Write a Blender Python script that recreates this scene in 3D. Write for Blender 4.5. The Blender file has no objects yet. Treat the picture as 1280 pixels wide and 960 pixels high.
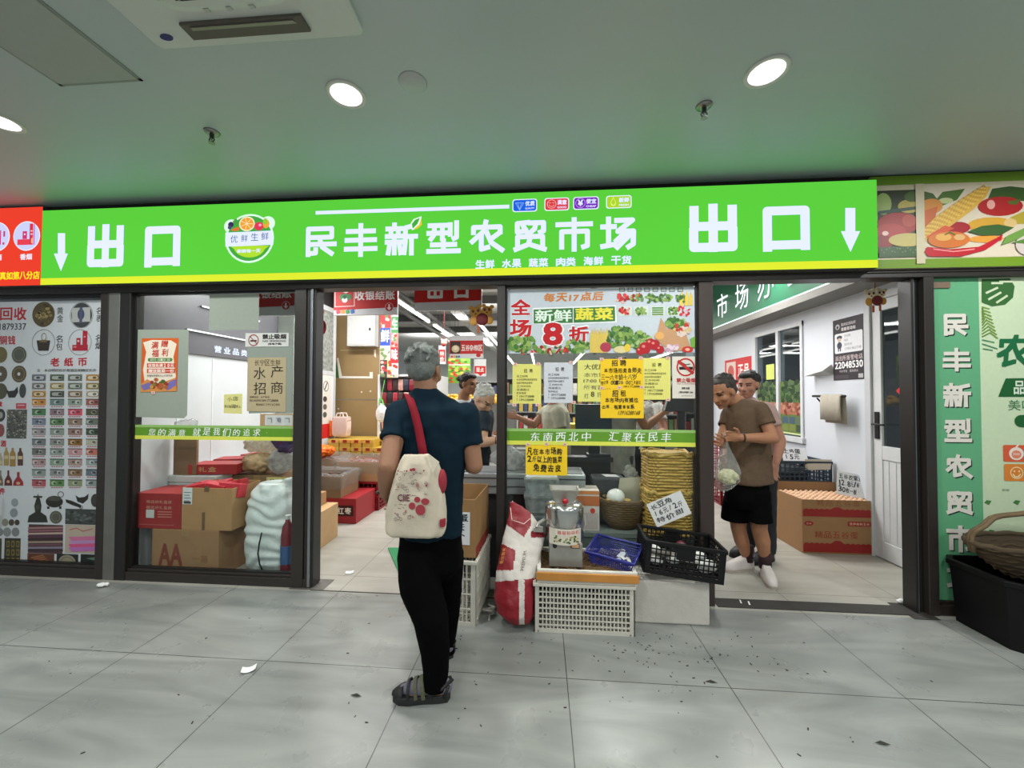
import bpy, bmesh, math, random
from mathutils import Vector, Matrix, noise
random.seed(7)
C = bpy.context.scene
COL = C.collection
# ------------------------------------------------------------------ camera
FOC, CX, CY = 481.0, 640.0, 485.5
YAW, PITCH, ROLL, EYE = 0.0767, 0.0200, 0.0033, 1.43
_f = Vector((-math.sin(YAW)*math.cos(PITCH), math.cos(YAW)*math.cos(PITCH), math.sin(PITCH)))
_r0 = Vector((math.cos(YAW), math.sin(YAW), 0)); _u0 = _r0.cross(_f)
_r = _r0*math.cos(ROLL) + _u0*math.sin(ROLL); _u = -_r0*math.sin(ROLL) + _u0*math.cos(ROLL)
cam_d = bpy.data.cameras.new('camera'); cam = bpy.data.objects.new('camera', cam_d); COL.objects.link(cam)
cam_d.sensor_fit = 'HORIZONTAL'; cam_d.sensor_width = 36.0; cam_d.lens = 36.0*FOC/1280.0
cam_d.shift_y = (CY-480.0)/1280.0; cam_d.clip_start = 0.05; cam_d.clip_end = 100
mw = Matrix((( _r.x, _u.x, -_f.x, 0), (_r.y, _u.y, -_f.y, 0), (_r.z, _u.z, -_f.z, EYE), (0, 0, 0, 1)))
cam.matrix_world = mw
C.camera = cam
# ------------------------------------------------------------------ world, exposure
W = bpy.data.worlds.new('world'); C.world = W; W.use_nodes = True
W.node_tree.nodes['Background'].inputs[0].default_value = (0.82, 0.95, 0.98, 1)
W.node_tree.nodes['Background'].inputs[1].default_value = 0.34
C.view_settings.view_transform = 'Standard'; C.view_settings.look = 'None'
C.view_settings.exposure = 0.0; C.view_settings.gamma = 1.0; C.view_settings.use_curve_mapping = False
C.cycles.use_denoising = True
C.cycles.max_bounces = 6; C.cycles.transparent_max_bounces = 24
DOWNLIGHT_W = 25.0       # each corridor downlight
TUBE_E = 9.0             # emission of the market's tube lamps
MARKET_W = 50.0          # area lamps in the market's lighting rows
SIGN_E = 1.0
def area(name, loc, size, power, rot=(0, 0, 0), col=(1, 1, 1), sy=None, spread=None):
    d = bpy.data.lights.new(name, 'AREA'); d.energy = power; d.size = size; d.color = col
    if sy: d.shape = 'RECTANGLE'; d.size_y = sy
    if spread: d.spread = spread
    o = bpy.data.objects.new(name, d); o.location = loc; o.rotation_euler = rot; COL.objects.link(o); return o
# the market's ceiling lamp rows, the corridor's downlights and added fill lamps
for i, (x, y) in enumerate([(-2.4, 4.6), (-1.0, 5.2), (0.6, 5.0), (2.1, 4.6), (-1.5, 8.5), (1.0, 8.5), (-1.5, 12), (1.0, 12)]):
    area('market_lamp', (x, y, 2.95), 1.4, MARKET_W, sy=.25, col=(1, .985, .96)); area('market_up_fill', (x, y, 3.08), 1.4, MARKET_W*.45, rot=(math.pi, 0, 0), sy=.25, col=(1, .985, .96))  # up-facing copies added to brighten the market ceiling
for x in (-3, 0, 3):
    area('market_lamp', (x, 14, 2.95), 3, 90, sy=.4); area('market_up_fill', (x, 13, 3.05), 3, 60, rot=(math.pi, 0, 0), sy=.4)  # extra wide lamps added to lift the dark back of the market
area('office_fill', (4.3, 4.6, 2.45), .8, 60, sy=.3)  # unseen lamp added to brighten the office behind its glass
area('market_lamp', (-2.6, 3.5, 2.6), .8, 16, sy=.25, col=(1, .985, .96))
for x in (-2.93, -.966, 1.026, 3.0):
    area('downlight_lamp', (x, 1.83, 2.885), .15, DOWNLIGHT_W, col=(.98, 1, .97))
    area('downlight_lamp', (x, -.3, 2.885), .15, DOWNLIGHT_W, col=(.98, 1, .97))  # this row and the next are unseen, added for even floor light
    area('downlight_lamp', (x, -2.4, 2.885), .15, DOWNLIGHT_W, col=(.98, 1, .97))
# ------------------------------------------------------------------ points on real planes
def ray(px, py): return _f + _r*((px-CX)/FOC) - _u*((py-CY)/FOC)
O_EYE = Vector((0, 0, EYE))
def onY(px, py, Y): d = ray(px, py); return O_EYE + d*(Y/d.y)
def onX(px, py, X): d = ray(px, py); return O_EYE + d*(X/d.x)
def onZ(px, py, Z=0.0): d = ray(px, py); return O_EYE + d*((Z-EYE)/d.z)
# ------------------------------------------------------------------ materials
def lin(c): c /= 255.0; return c/12.92 if c <= 0.04045 else ((c+0.055)/1.055)**2.4
def L3(c): return (lin(c[0]), lin(c[1]), lin(c[2]), 1.0)
_mats = {}
def mat(name, rgb, rough=.55, metal=0.0, spec=.5, var=.06, scale=18.0, bump=0.0, bscale=60.0, emit=0.0, alpha=None, sheen=0.0, coat=0.0, aniso=None):
    if name in _mats: return _mats[name]
    m = bpy.data.materials.new(name); m.use_nodes = True; nt = m.node_tree; N = nt.nodes; b = N['Principled BSDF']
    b.inputs['Base Color'].default_value = L3(rgb); b.inputs['Roughness'].default_value = rough
    b.inputs['Metallic'].default_value = metal; b.inputs['Specular IOR Level'].default_value = spec
    if sheen: b.inputs['Sheen Weight'].default_value = sheen
    if coat: b.inputs['Coat Weight'].default_value = coat
    if emit:
        b.inputs['Emission Color'].default_value = L3(rgb); b.inputs['Emission Strength'].default_value = emit
        b.inputs['Base Color'].default_value = tuple(.04*v for v in L3(rgb)[:3]) + (1,); b.inputs['Specular IOR Level'].default_value = .0
    if alpha is not None: b.inputs['Alpha'].default_value = alpha
    if var or bump:
        tc = N.new('ShaderNodeTexCoord')
        if var and not emit:
            n = N.new('ShaderNodeTexNoise'); n.inputs['Scale'].default_value = scale; n.inputs['Detail'].default_value = 4
            nt.links.new(tc.outputs['Object'], n.inputs['Vector'])
            r = N.new('ShaderNodeMapRange'); r.inputs['From Min'].default_value = .25; r.inputs['From Max'].default_value = .75
            r.inputs['To Min'].default_value = 1-var; r.inputs['To Max'].default_value = 1+var
            nt.links.new(n.outputs['Fac'], r.inputs['Value'])
            mx = N.new('ShaderNodeMix'); mx.data_type = 'RGBA'; mx.blend_type = 'MULTIPLY'; mx.inputs['Factor'].default_value = 1
            mx.inputs['A'].default_value = L3(rgb); nt.links.new(r.outputs['Result'], mx.inputs['B'])
            nt.links.new(mx.outputs['Result'], b.inputs['Base Color'])
        if bump:
            n2 = N.new('ShaderNodeTexNoise'); n2.inputs['Scale'].default_value = bscale; n2.inputs['Detail'].default_value = 5
            nt.links.new(tc.outputs['Object'], n2.inputs['Vector'])
            bp = N.new('ShaderNodeBump'); bp.inputs['Strength'].default_value = bump; bp.inputs['Distance'].default_value = .01
            nt.links.new(n2.outputs['Fac'], bp.inputs['Height']); nt.links.new(bp.outputs['Normal'], b.inputs['Normal'])
    _mats[name] = m; return m
def weave(name, rgb, rgb2, sx=60.0, sz=60.0, rough=.7, strength=.6):
    """wicker / woven cloth: crossed waves in colour and bump"""
    if name in _mats: return _mats[name]
    m = mat(name, rgb, rough, var=0); nt = m.node_tree; N = nt.nodes; b = N['Principled BSDF']
    tc = N.new('ShaderNodeTexCoord'); w1 = N.new('ShaderNodeTexWave'); w1.bands_direction = 'Z'; w1.inputs['Scale'].default_value = sz; w1.inputs['Distortion'].default_value = 1.5
    w2 = N.new('ShaderNodeTexWave'); w2.bands_direction = 'X'; w2.inputs['Scale'].default_value = sx; w2.inputs['Distortion'].default_value = 1.0
    for w in (w1, w2): nt.links.new(tc.outputs['Object'], w.inputs['Vector'])
    mu = N.new('ShaderNodeMath'); mu.operation = 'MAXIMUM'; nt.links.new(w1.outputs['Fac'], mu.inputs[0]); nt.links.new(w2.outputs['Fac'], mu.inputs[1])
    mx = N.new('ShaderNodeMix'); mx.data_type = 'RGBA'; mx.inputs['A'].default_value = L3(rgb2); mx.inputs['B'].default_value = L3(rgb)
    nt.links.new(mu.outputs[0], mx.inputs['Factor']); nt.links.new(mx.outputs['Result'], b.inputs['Base Color'])
    bp = N.new('ShaderNodeBump'); bp.inputs['Strength'].default_value = strength; bp.inputs['Distance'].default_value = .006
    nt.links.new(mu.outputs[0], bp.inputs['Height']); nt.links.new(bp.outputs['Normal'], b.inputs['Normal'])
    return m
def clear(name, tint=(245, 250, 250), refl=1.0, haze=0.0, hazecol=(235, 238, 238), rough=.02):
    """glass or clear film: see-through with a mirror share that grows at grazing angles, plus optional milky share"""
    if name in _mats: return _mats[name]
    m = bpy.data.materials.new(name); m.use_nodes = True; nt = m.node_tree; N = nt.nodes; N.remove(N['Principled BSDF'])
    t = N.new('ShaderNodeBsdfTransparent'); t.inputs[0].default_value = L3(tint)
    g = N.new('ShaderNodeBsdfGlossy'); g.inputs['Roughness'].default_value = rough
    lw = N.new('ShaderNodeLayerWeight'); lw.inputs['Blend'].default_value = .5
    pw = N.new('ShaderNodeMath'); pw.operation = 'POWER'; pw.inputs[1].default_value = 5; nt.links.new(lw.outputs['Facing'], pw.inputs[0])
    ma = N.new('ShaderNodeMath'); ma.operation = 'MULTIPLY_ADD'; ma.inputs[1].default_value = .94; ma.inputs[2].default_value = .045; nt.links.new(pw.outputs[0], ma.inputs[0])
    mu = N.new('ShaderNodeMath'); mu.operation = 'MULTIPLY'; mu.inputs[1].default_value = refl; nt.links.new(ma.outputs[0], mu.inputs[0])
    mx = N.new('ShaderNodeMixShader'); nt.links.new(mu.outputs[0], mx.inputs[0]); nt.links.new(t.outputs[0], mx.inputs[1]); nt.links.new(g.outputs[0], mx.inputs[2])
    out = mx
    if haze:
        d = N.new('ShaderNodeBsdfDiffuse'); d.inputs[0].default_value = L3(hazecol)
        tr = N.new('ShaderNodeBsdfTranslucent'); tr.inputs[0].default_value = L3(hazecol)
        ad = N.new('ShaderNodeMixShader'); ad.inputs[0].default_value = .5; nt.links.new(d.outputs[0], ad.inputs[1]); nt.links.new(tr.outputs[0], ad.inputs[2])
        m2 = N.new('ShaderNodeMixShader'); nt.links.new(mx.outputs[0], m2.inputs[1]); nt.links.new(ad.outputs[0], m2.inputs[2])
        tc = N.new('ShaderNodeTexCoord'); nz = N.new('ShaderNodeTexNoise'); nz.inputs['Scale'].default_value = 22
        nt.links.new(tc.outputs['Object'], nz.inputs['Vector'])
        r = N.new('ShaderNodeMapRange'); r.inputs['From Min'].default_value = .35; r.inputs['From Max'].default_value = .7
        r.inputs['To Min'].default_value = haze*.75; r.inputs['To Max'].default_value = min(1, haze*1.25)
        nt.links.new(nz.outputs['Fac'], r.inputs['Value']); nt.links.new(r.outputs['Result'], m2.inputs[0]); out = m2
    nt.links.new(out.outputs[0], N['Material Output'].inputs[0]); _mats[name] = m; return m
def ink(rgb, emit=0.0, rough=.5):
    k = 'ink_%d_%d_%d_%g_%g' % (rgb[0], rgb[1], rgb[2], emit, rough)
    return mat(k, rgb, rough, var=0 if emit else .03, scale=40, emit=emit, spec=.35)
# ------------------------------------------------------------------ mesh building
class MB:
    def __init__(s): s.v = []; s.f = []; s.m = []; s.ms = []
    def mi(s, m):
        if m not in s.ms: s.ms.append(m)
        return s.ms.index(m)
    def add(s, vs, fs, m=None):
        o = len(s.v); s.v += [Vector(p) for p in vs]; i = s.mi(m)
        for f in fs: s.f.append([o+k for k in f]); s.m.append(i)
        return s
    def box(s, x0, x1, y0, y1, z0, z1, m=None, M=None):
        vs = [Vector(p) for p in ((x0,y0,z0),(x1,y0,z0),(x1,y1,z0),(x0,y1,z0),(x0,y0,z1),(x1,y0,z1),(x1,y1,z1),(x0,y1,z1))]
        if M is not None: vs = [M @ p for p in vs]
        return s.add(vs, [(0,3,2,1),(4,5,6,7),(0,1,5,4),(1,2,6,5),(2,3,7,6),(3,0,4,7)], m)
    def ring(s, c, ax, r, n, up=None):
        ax = Vector(ax).normalized(); a = Vector(up) if up else (Vector((0,0,1)) if abs(ax.z) < .9 else Vector((1,0,0)))
        e1 = (a - ax*a.dot(ax)).normalized(); e2 = ax.cross(e1)
        return [Vector(c) + e1*(r*math.cos(2*math.pi*k/n)) + e2*(r*math.sin(2*math.pi*k/n)) for k in range(n)]
    def loft(s, rings, m=None, caps=True, closed=False):
        n = len(rings[0]); vs = [p for r in rings for p in r]; fs = []; R = len(rings)
        for j in range(R if closed else R-1):
            for k in range(n):
                a = j*n+k; b = j*n+(k+1)%n; c = ((j+1)%R)*n+(k+1)%n; d = ((j+1)%R)*n+k; fs.append((a,b,c,d))
        if caps and not closed: fs += [tuple(range(n-1,-1,-1)), tuple((R-1)*n+k for k in range(n))]
        return s.add(vs, fs, m)
    def cyl(s, p0, p1, r0, r1=None, n=16, m=None):
        p0 = Vector(p0); p1 = Vector(p1); ax = p1-p0; r1 = r0 if r1 is None else r1
        return s.loft([s.ring(p0, ax, r0, n), s.ring(p1, ax, r1, n)], m)
    def tube(s, pts, r, n=8, m=None, closed=False, flat=1.0):
        pts = [Vector(p) for p in pts]; rings = []; up = None
        for i, p in enumerate(pts):
            if closed: t = pts[(i+1) % len(pts)] - pts[i-1]
            else: t = pts[min(i+1, len(pts)-1)] - pts[max(i-1, 0)]
            t.normalize()
            if up is None: up = Vector((0,0,1)) if abs(t.z) < .9 else Vector((1,0,0))
            e1 = (up - t*up.dot(t)).normalized(); e2 = t.cross(e1); up = e1
            rr = r[i] if isinstance(r, (list, tuple)) else r
            rings.append([p + e1*(rr*math.cos(2*math.pi*k/n)) + e2*(rr*flat*math.sin(2*math.pi*k/n)) for k in range(n)])
        return s.loft(rings, m, True, closed)
    def lathe(s, prof, c=(0,0,0), n=24, m=None, sx=1, sy=1):
        c = Vector(c); return s.loft([[c+Vector((max(r,1e-4)*sx*math.cos(2*math.pi*k/n), max(r,1e-4)*sy*math.sin(2*math.pi*k/n), z)) for k in range(n)] for r, z in prof], m)
    def ell(s, c, r, m=None, R=None, nu=20, nv=12):
        c = Vector(c); rings = []
        for j in range(nv+1):
            t = -math.pi/2 + math.pi*j/nv; rings.append([Vector((r[0]*max(math.cos(t),1e-3)*math.cos(2*math.pi*k/nu), r[1]*max(math.cos(t),1e-3)*math.sin(2*math.pi*k/nu), r[2]*math.sin(t))) for k in range(nu)])
        rings = [[c + (R @ p if R is not None else p) for p in q] for q in rings]
        return s.loft(rings, m)
    def capsule(s, p0, r0, p1, r1, m=None, n=14, sq=1.0, side=None):
        """rounded cone: one closed piece; sq flattens it along the axis 'side'"""
        p0 = Vector(p0); p1 = Vector(p1); ax = (p1-p0); ln = ax.length; ax.normalize() if ln > 1e-6 else None
        if ln <= 1e-6: ax = Vector((0,0,1))
        a = Vector(side) if side else (Vector((0,0,1)) if abs(ax.z) < .9 else Vector((1,0,0)))
        e1 = (a - ax*a.dot(ax)).normalized(); e2 = ax.cross(e1); rings = []
        for j in range(5):
            t = -math.pi/2 + math.pi/2*j/4.0; rings.append((p0 + ax*(r0*math.sin(t)), r0*max(math.cos(t), .02)))
        for j in range(5):
            t = math.pi/2*j/4.0; rings.append((p1 + ax*(r1*math.sin(t)), r1*max(math.cos(t), .02)))
        return s.loft([[c + e1*(r*sq*math.cos(2*math.pi*k/n)) + e2*(r*math.sin(2*math.pi*k/n)) for k in range(n)] for c, r in rings], m)
    def prism(s, poly, y0, y1, m=None, M=None):
        """polygon in x,z pushed from y0 to y1"""
        n = len(poly); vs = [Vector((x, y0, z)) for x, z in poly] + [Vector((x, y1, z)) for x, z in poly]
        if M is not None: vs = [M @ p for p in vs]
        fs = [tuple(range(n)), tuple(range(2*n-1, n-1, -1))] + [(i, i+n, (i+1) % n + n, (i+1) % n) for i in range(n)]
        return s.add(vs, fs, m)
    def xf(s, M): s.v = [M @ p for p in s.v]; return s
    def mesh(s, name):
        me = bpy.data.meshes.new(name); me.from_pydata([tuple(p) for p in s.v], [], s.f)
        for m in s.ms: me.materials.append(m) if m else me.materials.append(None)
        me.polygons.foreach_set('material_index', s.m); me.update(); return me
    def build(s, name, m=None, parent=None, world=True, smooth=False, bevel=0.0, label=None, fix=True, base=None):
        """link as ONE object; world: the vertices are world points and are taken into the parent's space"""
        if m is not None: s.ms = [m if q is None else q for q in s.ms]
        me = s.mesh(name)
        if fix:
            b = bmesh.new(); b.from_mesh(me); bmesh.ops.recalc_face_normals(b, faces=b.faces); b.to_mesh(me); b.free()
        o = bpy.data.objects.new(name, me); COL.objects.link(o)
        if parent is not None:
            o.parent = parent
            if world: me.transform(wmat(parent).inverted())
        elif world:
            if base is None:
                xs = [p.x for p in s.v]; ys = [p.y for p in s.v]; zs = [p.z for p in s.v]
                base = ((min(xs)+max(xs))/2, (min(ys)+max(ys))/2, min(zs))
            o.location = base; me.transform(Matrix.Translation(-Vector(base)))
        if smooth: me.polygons.foreach_set('use_smooth', [True]*len(me.polygons)); me.update()
        if bevel:
            md = o.modifiers.new('bevel', 'BEVEL'); md.width = bevel; md.segments = 2; md.limit_method = 'ANGLE'; md.angle_limit = math.radians(40)
        if label: o['label'] = label
        return o
def wmat(o):
    M = Matrix.LocRotScale(o.location, o.rotation_euler, o.scale)
    return wmat(o.parent) @ M if o.parent else M
def tag(o, label=None, cat=None, group=None, kind=None):
    if label: o['label'] = label
    if cat: o['category'] = cat
    if group: o['group'] = group
    if kind: o['kind'] = kind
    return o
def thing(name, label, cat, loc=(0, 0, 0), rz=0.0, group=None):
    o = bpy.data.objects.new(name, None); COL.objects.link(o); o.empty_display_size = .1
    o.location = loc; o.rotation_euler = (0, 0, rz); return tag(o, label, cat, group)
def struct(name, mb, m, bevel=0.0): return tag(mb.build(name, m, bevel=bevel), kind='structure')
def copy_tree(o, parent=None):
    c = o.copy(); COL.objects.link(c)
    if parent is not None: c.parent = parent
    for ch in list(o.children): copy_tree(ch, c)
    return c
def voxel(mb, name, size, m, parent=None, smooth=3, wrinkle=0.0, wscale=6.0, paint=None, base=None, label=None):
    """grow closed pieces into one continuous skin; paint(p, n) -> material slot"""
    me = mb.mesh(name+'_pieces'); t = bpy.data.objects.new(name+'_pieces', me); COL.objects.link(t)
    b = bmesh.new(); b.from_mesh(me); bmesh.ops.recalc_face_normals(b, faces=b.faces); b.to_mesh(me); b.free()
    md = t.modifiers.new('r', 'REMESH'); md.mode = 'VOXEL'; md.voxel_size = size; md.adaptivity = 0
    if smooth: sm = t.modifiers.new('s', 'SMOOTH'); sm.factor = .5; sm.iterations = smooth
    dg = bpy.context.evaluated_depsgraph_get(); dg.update(); out = bpy.data.meshes.new_from_object(t.evaluated_get(dg)); out.name = name
    bpy.data.objects.remove(t); bpy.data.meshes.remove(me)
    if wrinkle:
        out.update(); ns = [v.normal.copy() for v in out.vertices]
        for v, n in zip(out.vertices, ns):
            q = v.co*wscale; d = noise.noise(Vector((q.x, q.y, q.z*.6))) + .5*noise.noise(q*2.3)
            v.co += n*(d*wrinkle)
    out.materials.clear()
    for q in (m if isinstance(m, (list, tuple)) else [m]): out.materials.append(q)
    if paint: out.polygons.foreach_set('material_index', [paint(p.center, p.normal) for p in out.polygons])
    else: out.polygons.foreach_set('material_index', [0]*len(out.polygons))
    out.polygons.foreach_set('use_smooth', [True]*len(out.polygons)); out.update()
    o = bpy.data.objects.new(name, out); COL.objects.link(o)
    if parent is not None: o.parent = parent; out.transform(wmat(parent).inverted())
    else:
        if base is None:
            xs = [v.co.x for v in out.vertices]; ys = [v.co.y for v in out.vertices]; zs = [v.co.z for v in out.vertices]
            base = ((min(xs)+max(xs))/2, (min(ys)+max(ys))/2, min(zs))
        o.location = base; out.transform(Matrix.Translation(-Vector(base)))
    if label: o['label'] = label
    return o
# ------------------------------------------------------------------ writing
_txt = {}; _lay = {}
def text_mesh(s, w=0.0):
    k = (s, round(w, 3))
    if k not in _txt:
        cu = bpy.data.curves.new('t', 'FONT'); cu.body = s; cu.resolution_u = 2; cu.size = 1
        o = bpy.data.objects.new('t', cu); COL.objects.link(o)
        dg = bpy.context.evaluated_depsgraph_get(); dg.update(); me = bpy.data.meshes.new_from_object(o.evaluated_get(dg))
        v0 = [(v.co.x, v.co.y) for v in me.vertices]; f0 = [tuple(p.vertices) for p in me.polygons]
        bpy.data.objects.remove(o); bpy.data.curves.remove(cu); bpy.data.meshes.remove(me)
        if not v0: v0 = [(0, 0), (1, 0), (1, 1)]; f0 = []
        sh = [(0, 0)] if w < .009 else [(-w, 0), (w, 0)] if w < .016 else [(-w, -w), (w, -w), (w, w), (-w, w)] if w < .04 else [(w*math.cos(i*.7854), w*math.sin(i*.7854)) for i in range(8)]
        vs, fs, lay = [], [], []
        for i, (dx, dy) in enumerate(sh):
            n = len(vs); vs += [(x+dx, y+dy) for x, y in v0]; fs += [tuple(n+q for q in f) for f in f0]; lay += [.03*i]*len(v0)
        x0 = min(v[0] for v in vs); x1 = max(v[0] for v in vs); y0 = min(v[1] for v in vs); y1 = max(v[1] for v in vs)
        _txt[k] = ([((x-x0)/max(x1-x0, 1e-4), (y-y0)/max(y1-y0, 1e-4)) for x, y in vs], fs, (x1-x0)/max(y1-y0, 1e-4)); _lay[k] = lay
    return _txt[k]
G = {  # heavy rounded shop lettering, strokes in a 100-box, y down
 '民': [[(10,98),(10,8),(90,8),(90,38),(10,38)],[(10,62),(100,62)],[(48,40),(58,72),(90,95)],[(10,94),(36,92),(36,80)]],
 '丰': [[(6,20),(94,20)],[(2,50),(98,50)],[(0,80),(100,80)],[(50,0),(50,100)]],
 '新': [[(26,0),(26,12)],[(2,14),(50,14)],[(14,20),(14,36)],[(39,20),(39,36)],[(0,40),(53,40)],[(0,60),(53,60)],[(26,40),(26,98)],[(9,72),(5,98)],[(44,72),(48,98)],[(96,4),(64,12),(64,60),(60,98)],[(64,42),(100,42)],[(85,42),(85,100)]],
 '型': [[(4,8),(60,8)],[(0,34),(64,34)],[(20,8),(18,40),(8,54)],[(46,8),(46,54)],[(72,6),(72,40)],[(93,0),(93,50),(84,54)],[(12,74),(88,74)],[(50,60),(50,96)],[(0,96),(100,96)]],
 '农': [[(8,36),(8,18),(92,18),(92,36)],[(47,0),(40,32),(4,66)],[(33,44),(33,92),(54,86)],[(90,38),(64,58)],[(50,36),(64,70),(98,96)]],
 '贸': [[(44,6),(9,9),(9,38),(38,34)],[(30,20),(40,38)],[(52,8),(95,8),(95,36),(84,40)],[(70,8),(66,28),(50,42)],[(10,82),(10,54),(92,54),(92,82)],[(50,62),(46,80),(4,96)],[(60,84),(98,97)]],
 '市': [[(50,0),(50,100)],[(0,16),(100,16)],[(12,92),(12,40),(90,40),(90,88),(78,92)]],
 '场': [[(0,28),(36,28)],[(18,2),(18,86)],[(0,92),(36,86)],[(42,8),(90,8),(46,44),(93,44),(92,86),(78,95)],[(70,46),(42,74)],[(84,54),(44,96)]],
 '出': [[(50,0),(50,96)],[(8,4),(8,44),(92,44),(92,4)],[(7,56),(7,94),(93,94),(93,56)]],
 '口': [[(9,98),(9,9),(91,9),(91,96)],[(9,92),(91,92)]]}
class Print:
    """flat colours laid on a plane: origin O, axes U and V, normal N. px: the inputs are photo points lying on that plane (Y constant)"""
    def __init__(s, O=(0,0,0), U=(1,0,0), V=(0,0,1), N=(0,-1,0), Y=None, X=None, mb=None, emit=0.0, rough=.5, step=.0006, Z=None):
        s.Y = Y; s.X = X; s.Zp = Z; s.mb = mb or MB(); s.emit = emit; s.rough = rough; s.step = step; s.k = 0
        if Y is not None: O = (0, Y, 0); U = (1,0,0); V = (0,0,1); N = (0,-1,0)
        if X is not None: O = (X, 0, 0); U = (0,-1,0); V = (0,0,1); N = (-1,0,0)
        s.O = Vector(O); s.U = Vector(U); s.V = Vector(V); s.N = Vector(N)
    def uv(s, u, v):
        if s.Y is not None: p = onY(u, v, s.Y); return p.x, p.z
        if s.X is not None: p = onX(u, v, s.X); return -p.y, p.z
        return u, v
    def P(s, u, v, l): return s.O + s.U*u + s.V*v + s.N*(s.step*(l+.036*(s.k % 23)))
    def col(s, c): return c if not isinstance(c, tuple) else ink(c, s.emit, s.rough)
    def poly(s, pts, c, l=1, raw=False):
        q = pts if raw else [s.uv(*p) for p in pts]; s.k += 1
        s.mb.add([s.P(u, v, l) for u, v in q], [tuple(range(len(q)))], s.col(c)); return s
    def box4(s, a, b, c_, d):
        u0, v0 = s.uv(a, d); u1, v1 = s.uv(c_, b); return min(u0,u1), min(v0,v1), max(u0,u1), max(v0,v1)
    def rect(s, a, b, c_, d, c, l=1):
        u0, v0, u1, v1 = s.box4(a, b, c_, d); return s.poly([(u0,v0),(u1,v0),(u1,v1),(u0,v1)], c, l, True)
    def rrect(s, a, b, c_, d, c, l=1, r=.2):
        u0, v0, u1, v1 = s.box4(a, b, c_, d); rr = r*min(u1-u0, v1-v0); pts = []
        for (cx, cy, a0) in ((u1-rr, v1-rr, 0), (u0+rr, v1-rr, 90), (u0+rr, v0+rr, 180), (u1-rr, v0+rr, 270)):
            for k in range(5): t = math.radians(a0+22.5*k); pts.append((cx+rr*math.cos(t), cy+rr*math.sin(t)))
        return s.poly(pts, c, l, True)
    def ell(s, x, y, rx, ry, c, l=1, n=20, rot=0.0):
        u0, v0, u1, v1 = s.box4(x-rx, y-ry, x+rx, y+ry); cu, cv = (u0+u1)/2, (v0+v1)/2; a, b = (u1-u0)/2, (v1-v0)/2; pts = []
        for k in range(n):
            t = 2*math.pi*k/n; p, q = a*math.cos(t), b*math.sin(t); pts.append((cu+p*math.cos(rot)-q*math.sin(rot), cv+p*math.sin(rot)+q*math.cos(rot)))
        return s.poly(pts, c, l, True)
    def ringe(s, x, y, rx, ry, w, c, l=1, n=24):
        u0, v0, u1, v1 = s.box4(x-rx, y-ry, x+rx, y+ry); cu, cv = (u0+u1)/2, (v0+v1)/2; a, b = (u1-u0)/2, (v1-v0)/2
        o = [(cu+a*math.cos(2*math.pi*k/n), cv+b*math.sin(2*math.pi*k/n)) for k in range(n)]
        i = [(cu+a*(1-w)*math.cos(2*math.pi*k/n), cv+b*(1-w)*math.sin(2*math.pi*k/n)) for k in range(n)]
        s.mb.add([s.P(u, v, l) for u, v in o+i], [(k, (k+1) % n, n+(k+1) % n, n+k) for k in range(n)], s.col(c)); return s
    def line(s, pts, w, c, l=1, raw=False):
        q = [Vector(p) if raw else Vector(s.uv(*p)) for p in pts]
        for a, b in zip(q, q[1:]):
            d = (b-a); d.normalize(); n = Vector((-d.y, d.x))*w/2; e = d*w*.45
            s.poly([tuple(a-e-n), tuple(b+e-n), tuple(b+e+n), tuple(a-e+n)], c, l, True)
        return s
    def text(s, t, a, b, c_, d, c, l=2, w=0.0, shear=0.0, rise=0.0):
        u0, v0, u1, v1 = s.box4(a, b, c_, d); vs, fs, _ = text_mesh(t, w)
        s.mb.add([s.P(u0+(x+shear*(y-.5)*(v1-v0)/(u1-u0))*(u1-u0), v0+y*(v1-v0)+rise*x*(v1-v0), l+q) for (x, y), q in zip(vs, _lay[(t, round(w, 3))])], fs, s.col(c)); return s
    def chars(s, t, a, b, c_, d, c, l=2, w=0.0, jit=0.0, gap=.12, shear=0.0, rise=0.0):
        """one glyph per equal cell, jittered when written by hand"""
        u0, v0, u1, v1 = s.box4(a, b, c_, d); n = len(t); cw = (u1-u0)/n; h = v1-v0
        for i, ch in enumerate(t):
            if ch == ' ': continue
            vs, fs, asp = text_mesh(ch, w); ww = cw*(1-gap); hh = h
            if ch in '一': hh = h*.12
            if ch in '.,。、:!': ww = cw*.2; hh = h*.2
            if ord(ch) < 128: ww = min(ww, hh*asp*1.0)
            r = random.uniform(-1, 1)*jit*.25; k = 1+random.uniform(-1, 1)*jit*.3; oy = random.uniform(-1, 1)*jit*.18*h
            cu = u0+cw*(i+.5); cv = (v0+v1)/2 + rise*h*(i/max(n-1, 1)) + oy
            if ch in '.,。、': cv -= h*.35
            pts = []
            for x, y in vs:
                p, q = (x-.5)*ww*k, (y-.5)*hh*k; p += shear*q; pts.append((cu+p*math.cos(r)-q*math.sin(r), cv+p*math.sin(r)+q*math.cos(r)))
            s.mb.add([s.P(u, v, l+q) for (u, v), q in zip(pts, _lay[(ch, round(w, 3))])], fs, s.col(c))
        return s
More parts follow.
